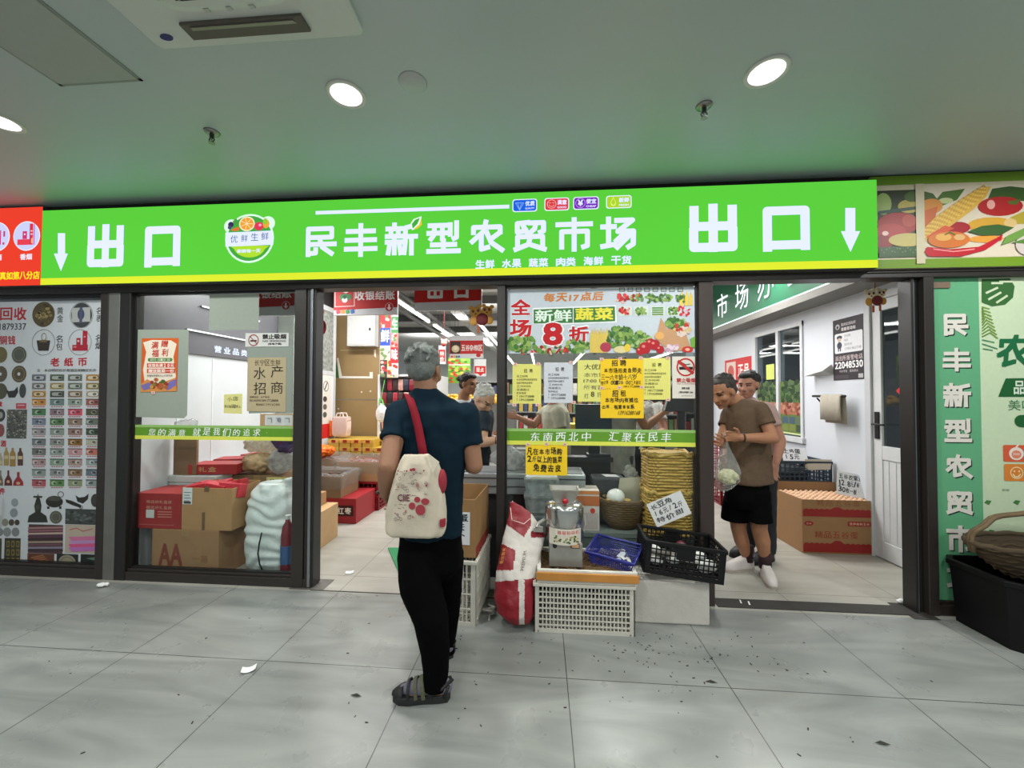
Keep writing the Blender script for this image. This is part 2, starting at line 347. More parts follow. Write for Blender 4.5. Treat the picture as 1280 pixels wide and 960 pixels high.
    def glyph(s, ch, a, b, c_, d, c, l=2, w=.15):
        """heavy sign letter from strokes; w: stroke as a share of the height"""
        u0, v0, u1, v1 = s.box4(a, b, c_, d); W_, H_ = u1-u0, v1-v0; sw = w*H_; hw = sw/2
        def mp(x, y): return Vector((u0+hw+(W_-sw)*x/100.0, v1-hw-(H_-sw)*y/100.0))
        for st in G[ch]:
            q = [mp(*p) for p in st]
            for i, (p0, p1) in enumerate(zip(q, q[1:])):
                dd = (p1-p0); dd.normalize(); n = Vector((-dd.y, dd.x))*hw
                e0 = dd*hw*.9 if i == 0 else dd*0; e1 = dd*hw*.9 if i == len(q)-2 else dd*0
                s.poly([tuple(p0-e0-n), tuple(p1+e1-n), tuple(p1+e1+n), tuple(p0-e0+n)], c, l, True)
            for p in q[1:-1]:
                s.poly([(p.x+hw*math.cos(k*math.pi/7), p.y+hw*math.sin(k*math.pi/7)) for k in range(14)], c, l, True)
        return s
    def build(s, name, parent=None, label=None, base=None): return s.mb.build(name, None, parent, fix=False, label=label, base=base)
# ================================================================== THE SETTING
def tile_mat(name, c1, c2, grout, sx, sy, ox, oy, rough, mortar=.0022, vein=True, spec=.5, offset=0.0):
    m = bpy.data.materials.new(name); m.use_nodes = True; nt = m.node_tree; N = nt.nodes; b = N['Principled BSDF']; K = nt.links.new
    tc = N.new('ShaderNodeTexCoord'); mp = N.new('ShaderNodeMapping'); mp.inputs['Location'].default_value = (-ox, -oy, 0); K(tc.outputs['Object'], mp.inputs['Vector'])
    br = N.new('ShaderNodeTexBrick'); br.offset = offset; br.squash = 1
    br.inputs['Scale'].default_value = 1; br.inputs['Brick Width'].default_value = sx; br.inputs['Row Height'].default_value = sy
    br.inputs['Mortar Size'].default_value = mortar; br.inputs['Mortar Smooth'].default_value = .2
    br.inputs['Color1'].default_value = (1,1,1,1); br.inputs['Color2'].default_value = (.93,.93,.93,1); br.inputs['Mortar'].default_value = (0,0,0,1)
    K(mp.outputs[0], br.inputs['Vector'])
    # soft diagonal marbling
    m2 = N.new('ShaderNodeMapping'); m2.inputs['Rotation'].default_value = (0, 0, .75); m2.inputs['Scale'].default_value = (.7, 3.2, 1); K(tc.outputs['Object'], m2.inputs['Vector'])
    n1 = N.new('ShaderNodeTexNoise'); n1.inputs['Scale'].default_value = 1.6; n1.inputs['Detail'].default_value = 7; n1.inputs['Distortion'].default_value = 1.4; K(m2.outputs[0], n1.inputs['Vector'])
    r = N.new('ShaderNodeValToRGB'); r.color_ramp.elements[0].position = .33; r.color_ramp.elements[1].position = .7
    r.color_ramp.elements[0].color = L3(c2); r.color_ramp.elements[1].color = L3(c1); K(n1.outputs['Fac'], r.inputs[0])
    mu = N.new('ShaderNodeMix'); mu.data_type = 'RGBA'; mu.blend_type = 'MULTIPLY'; mu.inputs['Factor'].default_value = .5
    K(r.outputs[0], mu.inputs['A']); K(br.outputs['Color'], mu.inputs['B'])
    mx = N.new('ShaderNodeMix'); mx.data_type = 'RGBA'; K(br.outputs['Fac'], mx.inputs['Factor']); K(mu.outputs['Result'], mx.inputs['A']); mx.inputs['B'].default_value = L3(grout)
    K(mx.outputs['Result'], b.inputs['Base Color']); b.inputs['Specular IOR Level'].default_value = spec
    n2 = N.new('ShaderNodeTexNoise'); n2.inputs['Scale'].default_value = 5; n2.inputs['Detail'].default_value = 6; K(tc.outputs['Object'], n2.inputs['Vector'])
    mr = N.new('ShaderNodeMapRange'); mr.inputs['To Min'].default_value = rough-.08; mr.inputs['To Max'].default_value = rough+.14; K(n2.outputs['Fac'], mr.inputs['Value'])
    K(mr.outputs[0], b.inputs['Roughness'])
    return m
FLOOR_M = tile_mat('grey_marble_tile', (150,152,148), (121,124,121), (44,44,42), .8, .8, -3.0698, 1.995-.8*6, .27)
MARKET_FLOOR_M = tile_mat('pale_market_tile', (176,173,164), (158,155,146), (86,80,72), .8, .8, -2.27, 2.975-.8*6, .3)
f = MB(); f.box(-7, 6.5, -4, 2.72, -.1, 0); o = f.build('floor', FLOOR_M, base=(0,0,0)); tag(o, kind='structure')
f = MB(); f.box(-7, 6.5, 2.72, 18, -.1, -.0005); o = f.build('floor_market', MARKET_FLOOR_M, base=(0,0,0)); tag(o, kind='structure')
CEIL_M = mat('ceiling_paint', (180,192,192), .42, spec=.9, var=.02, scale=2)
c = MB(); c.box(-7, 6.5, -4, 2.75, 2.92, 3.0); struct('ceiling', c, CEIL_M)
BRONZE = mat('bronze_frame', (46,40,37), .38, spec=.5, var=.06)
BRONZE2 = mat('bronze_frame_dark', (30,28,27), .4, spec=.5, var=.06)
STEEL = mat('brushed_pillar', (128,126,122), .42, .55, var=.1, scale=9)
CHROME = mat('door_edge_steel', (150,152,156), .3, .8, var=.05)
DARK = mat('shadow_gap', (40,36,32), .8, var=.05)  # dark wall colour paints in the shade of the gap above the sign
c = MB(); c.box(-7, 6.5, 2.74, 2.9, 2.83, 3.6); struct('wall_front', c, DARK)
# head beam, posts, sills
n_trim = [0]
def trim(boxes, m=BRONZE, bevel=.004):
    n_trim[0] += 1; b = MB()
    for q in boxes: b.box(*q)
    return struct('trim_%d' % n_trim[0], b, m, bevel)
trim([(-7, 6.5, 2.75, 2.86, 2.232, 2.84), (-7, 6.5, 2.742, 2.76, 2.262, 2.29)])                # head
trim([(-5.2, -3.385, 2.756, 2.85, 0, .075), (-5.2, -3.44, 2.765, 2.84, .075, .095)])            # sill under the left poster
trim([(-3.2, -1.70, 2.756, 2.85, 0, .066), (-3.2, -1.86, 2.77, 2.83, .066, .085)])              # sill under the left window
trim([(-.3, 1.1, 2.756, 2.85, 0, .06), (-.27, 1.1, 2.77, 2.83, .06, .08)])                      # sill under the middle window
trim([(2.56, 6.4, 2.756, 2.85, 0, .07), (2.6, 6.4, 2.77, 2.83, .07, .09)])                      # sill under the right board
trim([(-3.455, -3.388, 2.752, 2.86, 0, 2.232)])
trim([(-3.29, -3.2, 2.752, 2.86, 0, 2.232)], BRONZE2)
trim([(-1.855, -1.765, 2.75, 2.86, 0, 2.232)])
trim([(-1.76, -1.735, 2.757, 2.85, .01, 2.232)], BRONZE2); trim([(-1.733, -1.712, 2.752, 2.85, .01, 2.232)], CHROME); trim([(-1.71, -1.69, 2.76, 2.86, .01, 2.232)], BRONZE2)
trim([(-.322, -.264, 2.75, 2.86, 0, 2.232)])
trim([(1.09, 1.183, 2.75, 2.86, 0, 2.232)], mat('bronze_frame_warm', (56,45,42), .4, var=.05))
trim([(2.475, 2.49, 2.77, 2.87, 0, 2.232)], BRONZE2); trim([(2.493, 2.505, 2.78, 2.87, 0, 2.232)], CHROME); trim([(2.508, 2.535, 2.79, 2.87, 0, 2.232)], BRONZE2)
trim([(2.537, 2.6, 2.75, 2.86, 0, 2.232)])
trim([(-3.388, -3.292, 2.754, 2.86, 0, 2.232)], STEEL)                                          # steel pillar left
trim([(1.2, 2.44, 2.745, 2.86, 0, .006), (2.4, 2.56, 2.70, 2.90, 0, .004)], mat('rubber_strip', (52,50,47), .75, var=.15))   # threshold strip
trim([(-1.86, -1.60, 2.735, 2.90, 0, .004)], mat('floor_spring_plate', (110,108,104), .5, .5, var=.2))        # plate at the door pivot
trim([(-1.69, -.32, 2.728, 2.742, -.001, .0015)], mat('joint_line', (60,58,55), .8))
GLASS = clear('shop_glass', (249,252,251), .4)
def window(n, x0, x1, z0, z1, glass=GLASS):
    w = MB(); t = .012
    for q in ((x0-.01, x0+t, z0, z1), (x1-t, x1+.01, z0, z1), (x0, x1, z0-.01, z0+t), (x0, x1, z1-t, z1+.01)): w.box(q[0], q[1], 2.785, 2.815, q[2], q[3])
    o = struct('window_%d' % n, w, BRONZE2)
    p = MB(); p.box(x0, x1, 2.797, 2.803, z0, z1); p.build('pane', glass, o)
    return o
win_left = window(2, -3.195, -1.858, .085, 2.23)
win_mid = window(3, -.262, 1.088, .08, 2.23)
GREEN_BAND = (98,150,42)
def band(win, px0, px1, py0, py1, words):
    p = Print(Y=2.794); p.rect(px0, py0, px1, py1, GREEN_BAND, 0)
    h = py1-py0
    p.rect(px0, py1-.5, px1, py1+1.6, (222,226,90), 0); p.rect(px0, py0-.8, px1, py0+.4, (150,190,110), 1)
    for (t, a, b) in words: p.chars(t, a, py0+2.5, b, py1-2.5, (240,246,236), 2, w=.012, jit=.35, gap=.25, shear=.12)
    return p.build('safety_band', win)
band(win_left, 163.5, 366, 533.5, 547, [('您的满意', 184, 234), ('就是我们的追求!', 240, 340)])
band(win_mid, 631.5, 874, 538.5, 554, [('东南西北中', 661, 741), ('汇聚在民丰', 759, 841)])
# ------------------------------------------------------------------ lit shop sign
SIGN_E = 1.0
LG = (92,207,62); LW = ink((206,214,255), 1.3); LY = (224,236,52)
sign = thing('shop_sign', 'long green backlit market sign with exit arrows at both ends', 'sign', (-.84, 2.7, 2.275))
b = MB(); b.box(-3.867, 2.19, 2.674, 2.745, 2.275, 2.859); b.build('sign_box', mat('sign_box_grey', (70,70,66), .6), sign, bevel=.003)
b = MB(); b.box(-3.865, 2.188, 2.671, 2.673, 2.277, 2.857); b.build('face_panel', mat('lit_green_face', LG, .3, emit=SIGN_E, var=0), sign)
p = Print(Y=2.6705, emit=SIGN_E); p.rect(50.5, 349.5, 50.6, 350, LY, 0)
p2 = Print((0, 2.6705, 0), emit=SIGN_E); p2.rect(-3.865, 2.277, 2.188, 2.328, LY, 0); p2.build('yellow_stripe', sign, label='yellow stripe along the bottom edge')
p = Print(Y=2.6705, emit=SIGN_E)
def sg(ch, a, b, c_, d, w=.16):
    p.glyph(ch, a, b, c_, d, LW, 1, w)
sg('出', 105.5, 279, 158.5, 337, .17); sg('口', 176.5, 277.5, 230, 336, .17)
sg('出', 857.5, 253, 925.5, 318.5, .175); sg('口', 948.5, 252, 1017, 316.5, .175)
for ch, a, b, c_, d in (('民',378.5,279.5,421.5,322.5),('丰',429.5,278,472.5,322),('新',480.5,277,523,320.5),('型',532.5,275,576.5,319),('农',585.5,273.5,631.5,318),('贸',640,272,684.5,316.5),('市',694,270.5,741.5,315.5),('场',750,268.5,798,314.5)):
    sg(ch, a, b, c_, d, .142)
def arrow(x0, x1, y0, y1, s0, s1, ym): p.poly([(s0,y0),(s1,y0),(s1,ym),(x1,ym),((x0+x1)/2,y1),(x0,ym),(s0,ym)], LW, 1)
arrow(67.5, 85, 291.5, 339, 72.5, 81.5, 317); arrow(1051, 1075, 260, 315, 1056.5, 1069, 289)
p.line([(396.5,266),(634.5,258.3)], .026, LW, 1)
for t, a, b in (('生鲜',594,618.5),('水果',627,652),('蔬菜',660.5,685.5),('肉类',694.5,720),('海鲜',729,754.5),('干货',763.5,789.5)):
    y = 336-(a-594)*.03; p.chars(t, a, y-11.5, b, y, LW, 1, w=.03, gap=.06)
p.build('lettering', sign)
p = Print(Y=2.6705, emit=SIGN_E); lf = (60,150,60)
p.poly([(515,288),(513,280),(517,274),(527,270.5),(526,279),(520,286)], (235,255,235), 3); p.poly([(516,286),(515,280),(519,275),(525,272.5),(522,280)], (70,170,70), 4); p.poly([(517,286.5),(524,281),(526.5,274),(527.5,281),(522,286)], (230,200,60), 4)
p.build('leaf_mark', sign, label='small leaf drawn over the third big letter')
p = Print(Y=2.6705, emit=SIGN_E)                                                              # round fruit badge
p.ell(312, 298, 31, 31.5, (225,255,235), 1, 32); p.ell(289, 283, 9, 9, (225,255,235), 1); p.ell(335, 279, 9, 9, (225,255,235), 1)
p.ell(312, 298, 28.5, 29, (70,170,66), 2, 32)
p.poly([(287+k*50/12.0, 307) if k in (0,12) else (312-20*math.cos(math.pi*k/12), 307.5+14.5*math.sin(math.pi*k/12)) for k in range(13)], (178,224,50), 3)
p.poly([(282,291),(340,288.5),(342,306),(282,308.5)], LW, 3)
p.ell(309, 280, 10, 9.5, (255,240,205), 4); p.ell(309, 280, 8.6, 8, (240,165,55), 5)
for k in range(7): p.line([(309,280),(309+7.5*math.cos(k*.9),280+7*math.sin(k*.9))], .004, (255,235,190), 6)
p.ell(324, 283, 6, 5.5, (225,60,90), 4); p.ell(325.5, 281.5, 2, 1.8, (250,170,190), 5); p.ell(333, 280, 4.2, 5.6, (235,170,60), 4); p.ell(332, 277, 3, 4, (150,205,60), 5)
p.ell(289, 281, 3.6, 3.6, (60,50,90), 4); p.ell(287.5, 284.5, 2.5, 2.5, (80,70,120), 4); p.poly([(289,287),(299,283.5),(299,288.5),(291,289)], (235,110,60), 4); p.poly([(291,277),(296,273),(298,279),(293,281)], (80,160,70), 4)
p.poly([(284,291),(340,288.5),(340,289.5),(284,292)], LW, 7)
p.chars('优鲜生鲜', 286.5, 293, 338, 304, (60,90,80), 4, jit=.3, gap=.3, rise=.25)
p.chars('新鲜每一天', 296.5, 311, 326, 316.5, LW, 4, w=.03, gap=.05)
p.build('fruit_badge', sign, label='round white-rimmed fruit badge')
for nm, a, b, col, tx, sub in (('blue_badge',640.5,671.5,(30,100,225),'优质','QUALITY'),('red_badge',680.5,711.5,(222,62,66),'满意','GOOD'),('purple_badge',716.5,748.5,(120,40,185),'便宜','CHEAP'),('lime_badge',757.5,789.5,(172,216,44),'新鲜','FRESH')):
    p = Print(Y=2.6705, emit=SIGN_E); y0 = 248.2-(a-640)*.038; y1 = y0+17.2
    p.rrect(a, y0, b, y1, (230,240,255), 1); p.rrect(a+1.2, y0+1.2, b-1.2, y1-1.2, col, 2)
    cx, cy = a+9, (y0+y1)/2; w = LW
    if nm == 'blue_badge': p.line([(cx-5,cy-3),(cx+5,cy-3),(cx,cy+6),(cx-5,cy-3)], .0035, (150,190,255), 3); p.line([(cx-2.2,cy-3),(cx,cy+6),(cx+2.2,cy-3)], .003, (150,190,255), 3)
    elif nm == 'red_badge': p.ringe(cx, cy, 5.8, 5.8, .12, (255,190,190), 3); p.line([(cx-3,cy+1),(cx-1.2,cy+3),(cx+1.2,cy+3),(cx+3,cy+1)], .003, (255,200,200), 3); p.line([(cx-3.2,cy-1.5),(cx-1,cy-1.5)], .003, (255,200,200), 3); p.line([(cx+1,cy-1.5),(cx+3.2,cy-1.5)], .003, (255,200,200), 3)
    elif nm == 'purple_badge': p.ringe(cx, cy, 6.2, 6.2, .1, (200,170,240), 3); p.text('¥', cx-3.2, cy-4, cx+3.2, cy+4, w, 3, .03)
    else: p.poly([(cx,cy-6),(cx+3.6,cy+1),(cx+2.6,cy+4.6),(cx,cy+5.6),(cx-2.6,cy+4.6),(cx-3.6,cy+1)], (226,245,130), 3); p.poly([(cx,cy-4.4),(cx+2.8,cy+1.2),(cx,cy+4.6),(cx-2.8,cy+1.2)], col, 4)
    p.chars(tx, a+16, y0+3, b-3, y0+9.5, w, 3, .03, gap=.05); p.text(sub, a+16, y0+11, b-3.5, y0+14, w, 3, .02)
    p.build(nm, sign, label=nm.replace('_', ' '))
# ------------------------------------------------------------------ red sign, left neighbour
rs = thing('shop_sign', 'red backlit neighbouring shop sign with white picture discs', 'sign', (-4.6, 2.7, 2.28))
RED = (238,66,46)
b = MB(); b.box(-5.4, -3.89, 2.692, 2.745, 2.28, 2.9); b.build('sign_box', mat('sign_box_grey', (70,70,66), .6), rs)
b = MB(); b.box(-5.398, -3.892, 2.688, 2.691, 2.282, 2.898); b.build('face_panel', mat('lit_red_face', RED, .3, emit=1.0, var=0), rs)
p = Print(Y=2.6875, emit=1.0)
p.ell(33.5, 295, 17.3, 19, (240,245,255), 1, 28); p.ell(-4, 296, 17, 19, (240,245,255), 1, 28)
p.ell(33.5, 295, 16.3, 18, (206,212,250), 2, 28); p.ell(-4, 296, 16, 18, (206,212,250), 2, 28)
for q, cc in (((37,279.5,42,306),(226,52,78)), ((42.2,279.8,44,306),(170,90,170)), ((28.5,289,34.3,299),(206,60,120)), ((22,299,37.5,306.5),(232,66,84))): p.rect(*q, cc, 3)
p.rect(39,288,41,289.5,(255,230,230),4); p.rect(39,292,41,293.5,(255,230,230),4); p.rect(30.5,292,32.5,294,(255,220,240),4)
p.poly([(39.5,299),(41,297),(41,304),(39.5,304)], (245,210,120), 4)
for q in ((0,288,2,306),(4.5,289,7,296),(3.5,303,6,306)): p.rect(*q, (200,60,120), 3)
p.chars('香烟', 25, 317, 40.5, 325, (238,238,255), 2, .03, gap=.03); p.chars('白酒', -13, 318, 2.8, 326, (238,238,255), 2, .03, gap=.03)
p.chars('真如第八分店', -.5, 338.8, 50, 350, (250,236,40), 2, .028, gap=.03)
p.build('lettering', rs)
# ------------------------------------------------------------------ vegetable fascia on the right
fa = thing('fascia_board', 'unlit fascia board with printed vegetable photographs and green edges', 'sign', (3.6, 2.73, 2.285))
b = MB(); b.box(2.192, 6.4, 2.722, 2.748, 2.285, 2.903); b.build('board', mat('fascia_cream', (206,194,164), .45), fa)
p2 = Print((0, 2.7215, 0)); p2.rect(2.192, 2.285, 6.4, 2.345, (112,146,34), 1); p2.rect(2.192, 2.843, 6.4, 2.903, (112,146,34), 1); p2.build('green_edging', fa)
p = Print(Y=2.7215, rough=.45)
p.rect(1098, 237, 1145, 322.5, (40,52,26), 1)                                               # picture one
p.ell(1104,255,10,14,(150,170,96),2); p.ell(1136,258,14,9,(178,160,76),3); p.ell(1140,246,10,7,(70,96,36),3); p.poly([(1098,264),(1145,258),(1145,262),(1098,268)],(48,74,62),3)
p.ell(1122,280,26,15,(158,34,32),4); p.ell(1112,291,20,12,(176,44,40),5); p.ell(1136,276,9,8,(176,66,52),5); p.ell(1104,306,10,14,(140,20,30),5); p.ell(1106,292,4,3,(240,200,190),6)
p.ell(1134,300,24,9,(196,178,104),6); p.rect(1098,308,1145,322.5,(58,88,50),7)
for k in range(14): p.ell(1101+k*3.3, 313+3*math.sin(k*1.7), .9, .9, (110,146,84), 8, 8)
p.rect(1145,230,1154,330,(206,194,164),9)
p.poly([(1153,233),(1300,230),(1300,320),(1154,322)], (214,200,178), 1)                     # picture two
p.poly([(1154,239),(1166,242),(1172,250),(1160,258),(1154,256)],(66,92,34),2); p.poly([(1168,252),(1178,240),(1206,236),(1196,250),(1176,258)],(70,104,36),2); p.ell(1182,251,9,4,(186,190,132),3)
p.ell(1164,258,14,10,(206,132,50),3); p.poly([(1154,264),(1172,258),(1168,276),(1154,286)],(196,96,40),3)
p.poly([(1233,252),(1240,236),(1262,233),(1290,236),(1290,252),(1250,250)],(56,84,36),3)
p.ell(1250,258,28,13,(170,34,36),4); p.ell(1238,256,5,6,(226,160,150),5); p.poly([(1258,252),(1276,249),(1270,256),(1262,256)],(90,100,40),5)
p.poly([(1285,262),(1262,272),(1270,280),(1290,280)],(176,156,54),3)
p.ell(1238,281,29,10,(206,156,54),5); p.ell(1262,279,8,6,(212,180,120),6); p.ell(1196,285,16,8,(160,30,40),6)
cn = [(1154,286),(1170,270),(1200,250),(1222,236),(1238,233),(1232,246),(1216,262),(1186,284),(1156,300)]
p.poly(cn, (212,168,72), 7)
for i in range(6):                                                                            # rows of kernels on the cob
    for k in range(26):
        s = k/25.0; q = (i-2.5)/3.0
        x = 1156+74*s; y = 291-54*s + q*(9-1*s)*(.75+.5*math.sin(s*3)) ; p.ell(x, y, 1.15, .95, (236,196,96) if (i+k) % 2 else (196,140,54), 8, 7)
p.poly([(1156,297),(1180,282),(1192,286),(1164,298)], (206,84,50), 9)
p.ell(1185,300,26,11,(206,112,46),10); p.ell(1178,297,10,5,(222,168,86),11); p.ell(1198,297,7,4,(214,170,110),11); p.line([(1180,294),(1186,291),(1192,294)], .008, (74,104,40), 12)
p.poly([(1154,316),(1158,309),(1186,312),(1222,309),(1244,298),(1252,293),(1250,300),(1230,313),(1200,321),(1160,321)], (186,28,44), 12)
p.line([(1166,312),(1190,315),(1216,312)], .008, (232,140,140), 13)
p.poly([(1208,290),(1226,283),(1246,281),(1266,285),(1250,294),(1226,295)], (58,92,44), 13)
p.ell(1232,299,22,5,(220,150,60),6)
p.poly([(1250,307),(1256,296),(1282,284),(1290,288),(1270,300)],(110,150,70),14); p.poly([(1262,304),(1290,296),(1290,306)],(90,130,60),14)
p.ell(1284,306,16,14,(206,192,186),13)
p.build('vegetable_photographs', fa)
# ------------------------------------------------------------------ left: coin dealer's window, its poster behind the frame
win_coin = window(1, -5.2, -3.452, .09, 2.225, clear('shop_glass_plain', (252,253,253), .3))
po = Print(Y=2.815); W8 = (222,222,226); RD = (196,34,48); BK = (40,38,38)
x0, x1 = -5.18, -3.46
po2 = MB(); po2.box(x0, x1, 2.816, 2.822, .12, 2.2); po2.build('x', None) if False else None
po.mb.box(x0, x1, 2.8155, 2.822, .1, 2.19, ink(W8))
po.chars('钱币回收', -36, 384, 34.5, 401, RD, 1, .022, gap=.12)
po.text('1879337', -.5, 404, 33, 412.5, BK, 1, .012)
po.chars('银元铜钱', -22, 419.5, 20, 431, RD, 1, .022, gap=.1)
def disc(x, y, rx, ry, c, n=26, dots=None, l=1):
    po.ell(x, y, rx, ry, c, l, n)
    if dots:
        for k in range(dots[1]):
            a = random.uniform(0, 6.28); q = random.uniform(0, .8); po.ell(x+rx*q*math.cos(a), y+ry*q*math.sin(a), rx*.16, ry*.12, random.choice(dots[0]), l+1, 7)
disc(54.5, 393, 14.5, 16, (92,76,46), dots=([(150,128,80),(66,52,28),(176,150,96),(110,90,52)], 46))
po.ringe(102, 394, 15, 16.5, .05, (150,150,150), 1); disc(102, 394, 13.5, 15.5, (70,70,72)); po.poly([(90,385),(113,384),(113,402),(90,403)],(196,194,190),2); po.ell(101.5,393,4.5,7,(70,76,110),3); po.rect(99.5,384,103.5,404,(86,90,120),3)
po.ringe(54.5, 428, 15, 16.5, .05, (140,140,140), 1); po.poly([(46,425.5),(63,425.5),(61,438.5),(48,438.5)],(58,44,36),2); po.ringe(55,421,3.4,5,.2,(150,130,90),2); po.rect(50,425,59,428,(120,104,70),3)
po.ringe(100, 428, 15, 16.5, .05, (140,140,140), 1)
for q in ((90.5,431,110,438.5),(95.5,422.5,101,431),(103,413.5,109.5,438)): po.rect(*q, (184,34,54), 2)
po.rect(97,425,99.5,427.5,(240,200,200),3); po.rect(92,433,96,434.5,(230,150,150),3); po.rect(105,420,107.5,422,(230,150,150),3)
for t, a, b in (('黄金',71,384),('名表',120,384),('名包',70,419),('名烟',119,418)):
    po.chars(t[0], a, b, a+8.5, b+9, BK, 1, .01, gap=.03); po.chars(t[1], a, b+9.5, a+8.5, b+18.5, BK, 1, .01, gap=.03)
po.chars('老纸币', 60, 447, 112, 458, RD, 1, .03, gap=.35)
po.chars('注:本店明码标价根据品相确定实价', 46, 461, 121, 464.8, BK, 1, .012, gap=.05)
for i, (y, cc) in enumerate(((443.5,((120,104,60),(92,92,84))),(467.5,((98,88,70),(96,80,54))),(489,((90,84,62),(58,58,54))))):
    disc(1, y, 8.5, 10, cc[0]); 
    if i < 2: disc(24, y, 9.5, 10.5, cc[1]); po.ringe(24, y, 7.5, 8.3, .12, (140,130,104), 2)
    if i == 1: po.ell(24,y,2,2.2,W8,3,8); po.ell(1,y,1.8,2,W8,3,8)
po.poly([(7,485),(11,489),(18,488),(22,483),(23,490),(19,497),(11,497)],(52,50,46),1); disc(28.5, 488.5, 4.5, 9, (72,72,68))
po.chars('章', -4, 501.5, 3.5, 509, RD, 1, .03); po.rect(20,504,33,511,(206,80,92),1); po.rect(22,506,31,507,(240,200,205),2)
po.rect(8,512,34,548,(92,90,84),1)
for k in range(110): po.ell(random.uniform(9,33), random.uniform(513,547), 1.1, .9, random.choice([(150,148,140),(60,58,54),(120,112,92),(176,172,160)]), 2, 7)
disc(1,519,6,8,(60,56,54)); disc(1,538,5,8,(150,80,74)); po.ell(1,519,3,4,(170,164,160),2)
po.chars('酒', 0, 550.5, 8.5, 558.5, RD, 1, .03)
for x, w, y0, y1, c_ in ((1,2.5,566,582,(190,170,150)),(8,3.2,559.5,582,(178,150,88)),(16,3.6,560,583,(172,132,66)),(25.5,3.4,560,582,(96,56,44))):
    po.poly([(x-w,y1),(x-w,y0+7),(x-w*.4,y0+3),(x-w*.4,y0),(x+w*.4,y0),(x+w*.4,y0+3),(x+w,y0+7),(x+w,y1)], c_, 1); po.rect(x-w*.8,y0+10,x+w*.8,y0+14,(220,196,150),2)
for x, w, y0, y1, c_ in ((1,3,588,607,(120,110,80)),(10.5,5,588,607,(110,30,38)),(23,6.5,590,607,(168,36,44))):
    po.poly([(x-w,y1),(x-w*.9,y0+12),(x-w*.25,y0+6),(x-w*.25,y0),(x+w*.25,y0),(x+w*.25,y0+6),(x+w*.9,y0+12),(x+w,y1)], c_, 1); po.ell(x,y0+14,w*.4,1.8,(220,180,140),2,10)
po.chars('古件', -9, 610, 7, 618, RD, 1, .03)
for q in ((4,623,2.5,16,(206,206,206)),(1,640,3,10,(196,196,196))): disc(q[0],q[1]+12,q[2],q[3]*.8,q[4])
for x, y, r, c_ in ((18.5,628,4.5,(160,166,170)),(17.5,641,5,(150,156,160)),(6.5,653,4.2,(150,146,130)),(14.5,653,3.6,(90,78,60)),(21.5,653,3.2,(80,66,50)),(0,665,4.5,(140,142,140)),(9,665,5.2,(150,152,150)),(19.5,665,5,(140,142,144))): disc(x,y,r,r*1.1,c_)
po.rect(5,673,26,707,(58,54,38),1)
for i in range(3):
    for j in range(3): po.rrect(8+i*6.2, 676+j*10.5, 12.5+i*6.2, 684+j*10.5, (134,116,66), 2); po.rect(9.3+i*6.2,678+j*10.5,11.2+i*6.2,682+j*10.5,(60,52,30),3)
po.rect(-6,673,2.5,707,(84,78,60),1)
NOTE = [(128,128,140),(104,112,92),(122,124,112),(196,150,84),(150,144,140),(186,164,110),(130,134,120),(170,148,96),(206,156,90),(92,92,78),(160,132,108),(206,190,170),(214,146,72),(116,136,130),(150,160,146),(160,96,86),(84,130,84),(150,120,130),(214,82,104),(92,88,66),(130,136,156),(88,124,76),(150,124,104),(116,124,112),(170,158,160),(150,156,146),(160,120,112),(70,84,64),(128,128,132),(150,146,140),(150,100,40),(190,184,160),(122,120,112),(150,160,152),(206,150,152),(206,120,100),(186,150,150),(140,160,140),(180,150,140),(160,170,168),(150,160,150),(150,150,148),(150,112,80),(110,120,130),(190,90,96),(104,146,84),(150,156,120),(150,160,156)]
rows = [468,478.5,488.5,498.5,511,523,535.5,548.5,560.5,573.5,586.5,599.5]; cols = [(40,57.5),(62.5,80.5),(85,103),(107.5,125)]
for r_, y in enumerate(rows):
    for k, (a, b) in enumerate(cols):
        c_ = NOTE[r_*4+k]; h = 8.2; po.rect(a, y, b, y+h, c_, 1); dk = tuple(int(v*.62) for v in c_); lt = tuple(min(255, int(v*.5+128)) for v in c_)
        if r_ < 3: po.ringe(a+8.8, y+4.1, 8.2, 3.7, .12, dk, 2); po.rrect(a+2.5, y+2, b-2.5, y+6.2, lt, 2, .4); po.ell(a+8+((k*5) % 6), y+4.1, 2.6, 1.6, dk, 3, 10)
        else:
            po.rect(a, y, b, y+1, dk, 2); po.ell(a+4+((r_*3+k*4) % 9), y+4.3, 3.2, 2.4, lt, 2, 12); po.ell(a+5+((r_*3+k*4) % 9), y+4.6, 1.8, 1.5, dk, 3, 8); po.rect(a+11-((r_+k) % 3)*3, y+2.6, a+15-((r_+k) % 3)*3, y+5.4, dk, 3)
            for j in range(5): po.rect(a+1.5+j*3, y+h+1, a+3.8+j*3, y+h+2.3, (186,110,120), 1)
po.poly([(34.5,653),(36,645),(44,640),(43,632),(45,625),(47.5,617),(50.5,625),(52,632),(51,640),(58,645),(60,653)],(52,52,44),1); po.ell(47.5,634,3,3.4,(74,74,62),2,10)
po.rect(42,620,53,622,(60,60,50),2)
po.ell(68,627,11,7,(50,48,42),1); po.rect(59,633,62,636,(44,42,38),1); po.rect(74,633,77,636,(44,42,38),1); po.ringe(76,618,4,3.6,.2,(60,58,50),1); po.ell(68,623.5,9,2.5,(84,82,72),2)
disc(70,646.5,8,7.8,(96,94,84)); po.ringe(70,646.5,5.8,5.6,.12,(140,136,120),2)
po.poly([(82,624),(90,626),(101,631),(102,635),(92,632),(83,628)],(46,44,38),1); po.ringe(101.5,634,2.3,2.3,.3,(46,44,38),1)
po.poly([(94.5,619),(99,622),(106,621),(111,617),(110,624),(104,629.5),(97,627)],(50,46,40),1); disc(119,625.5,5.5,8,(70,66,58))
po.rect(81.5,637,126,655,(70,74,72),1)
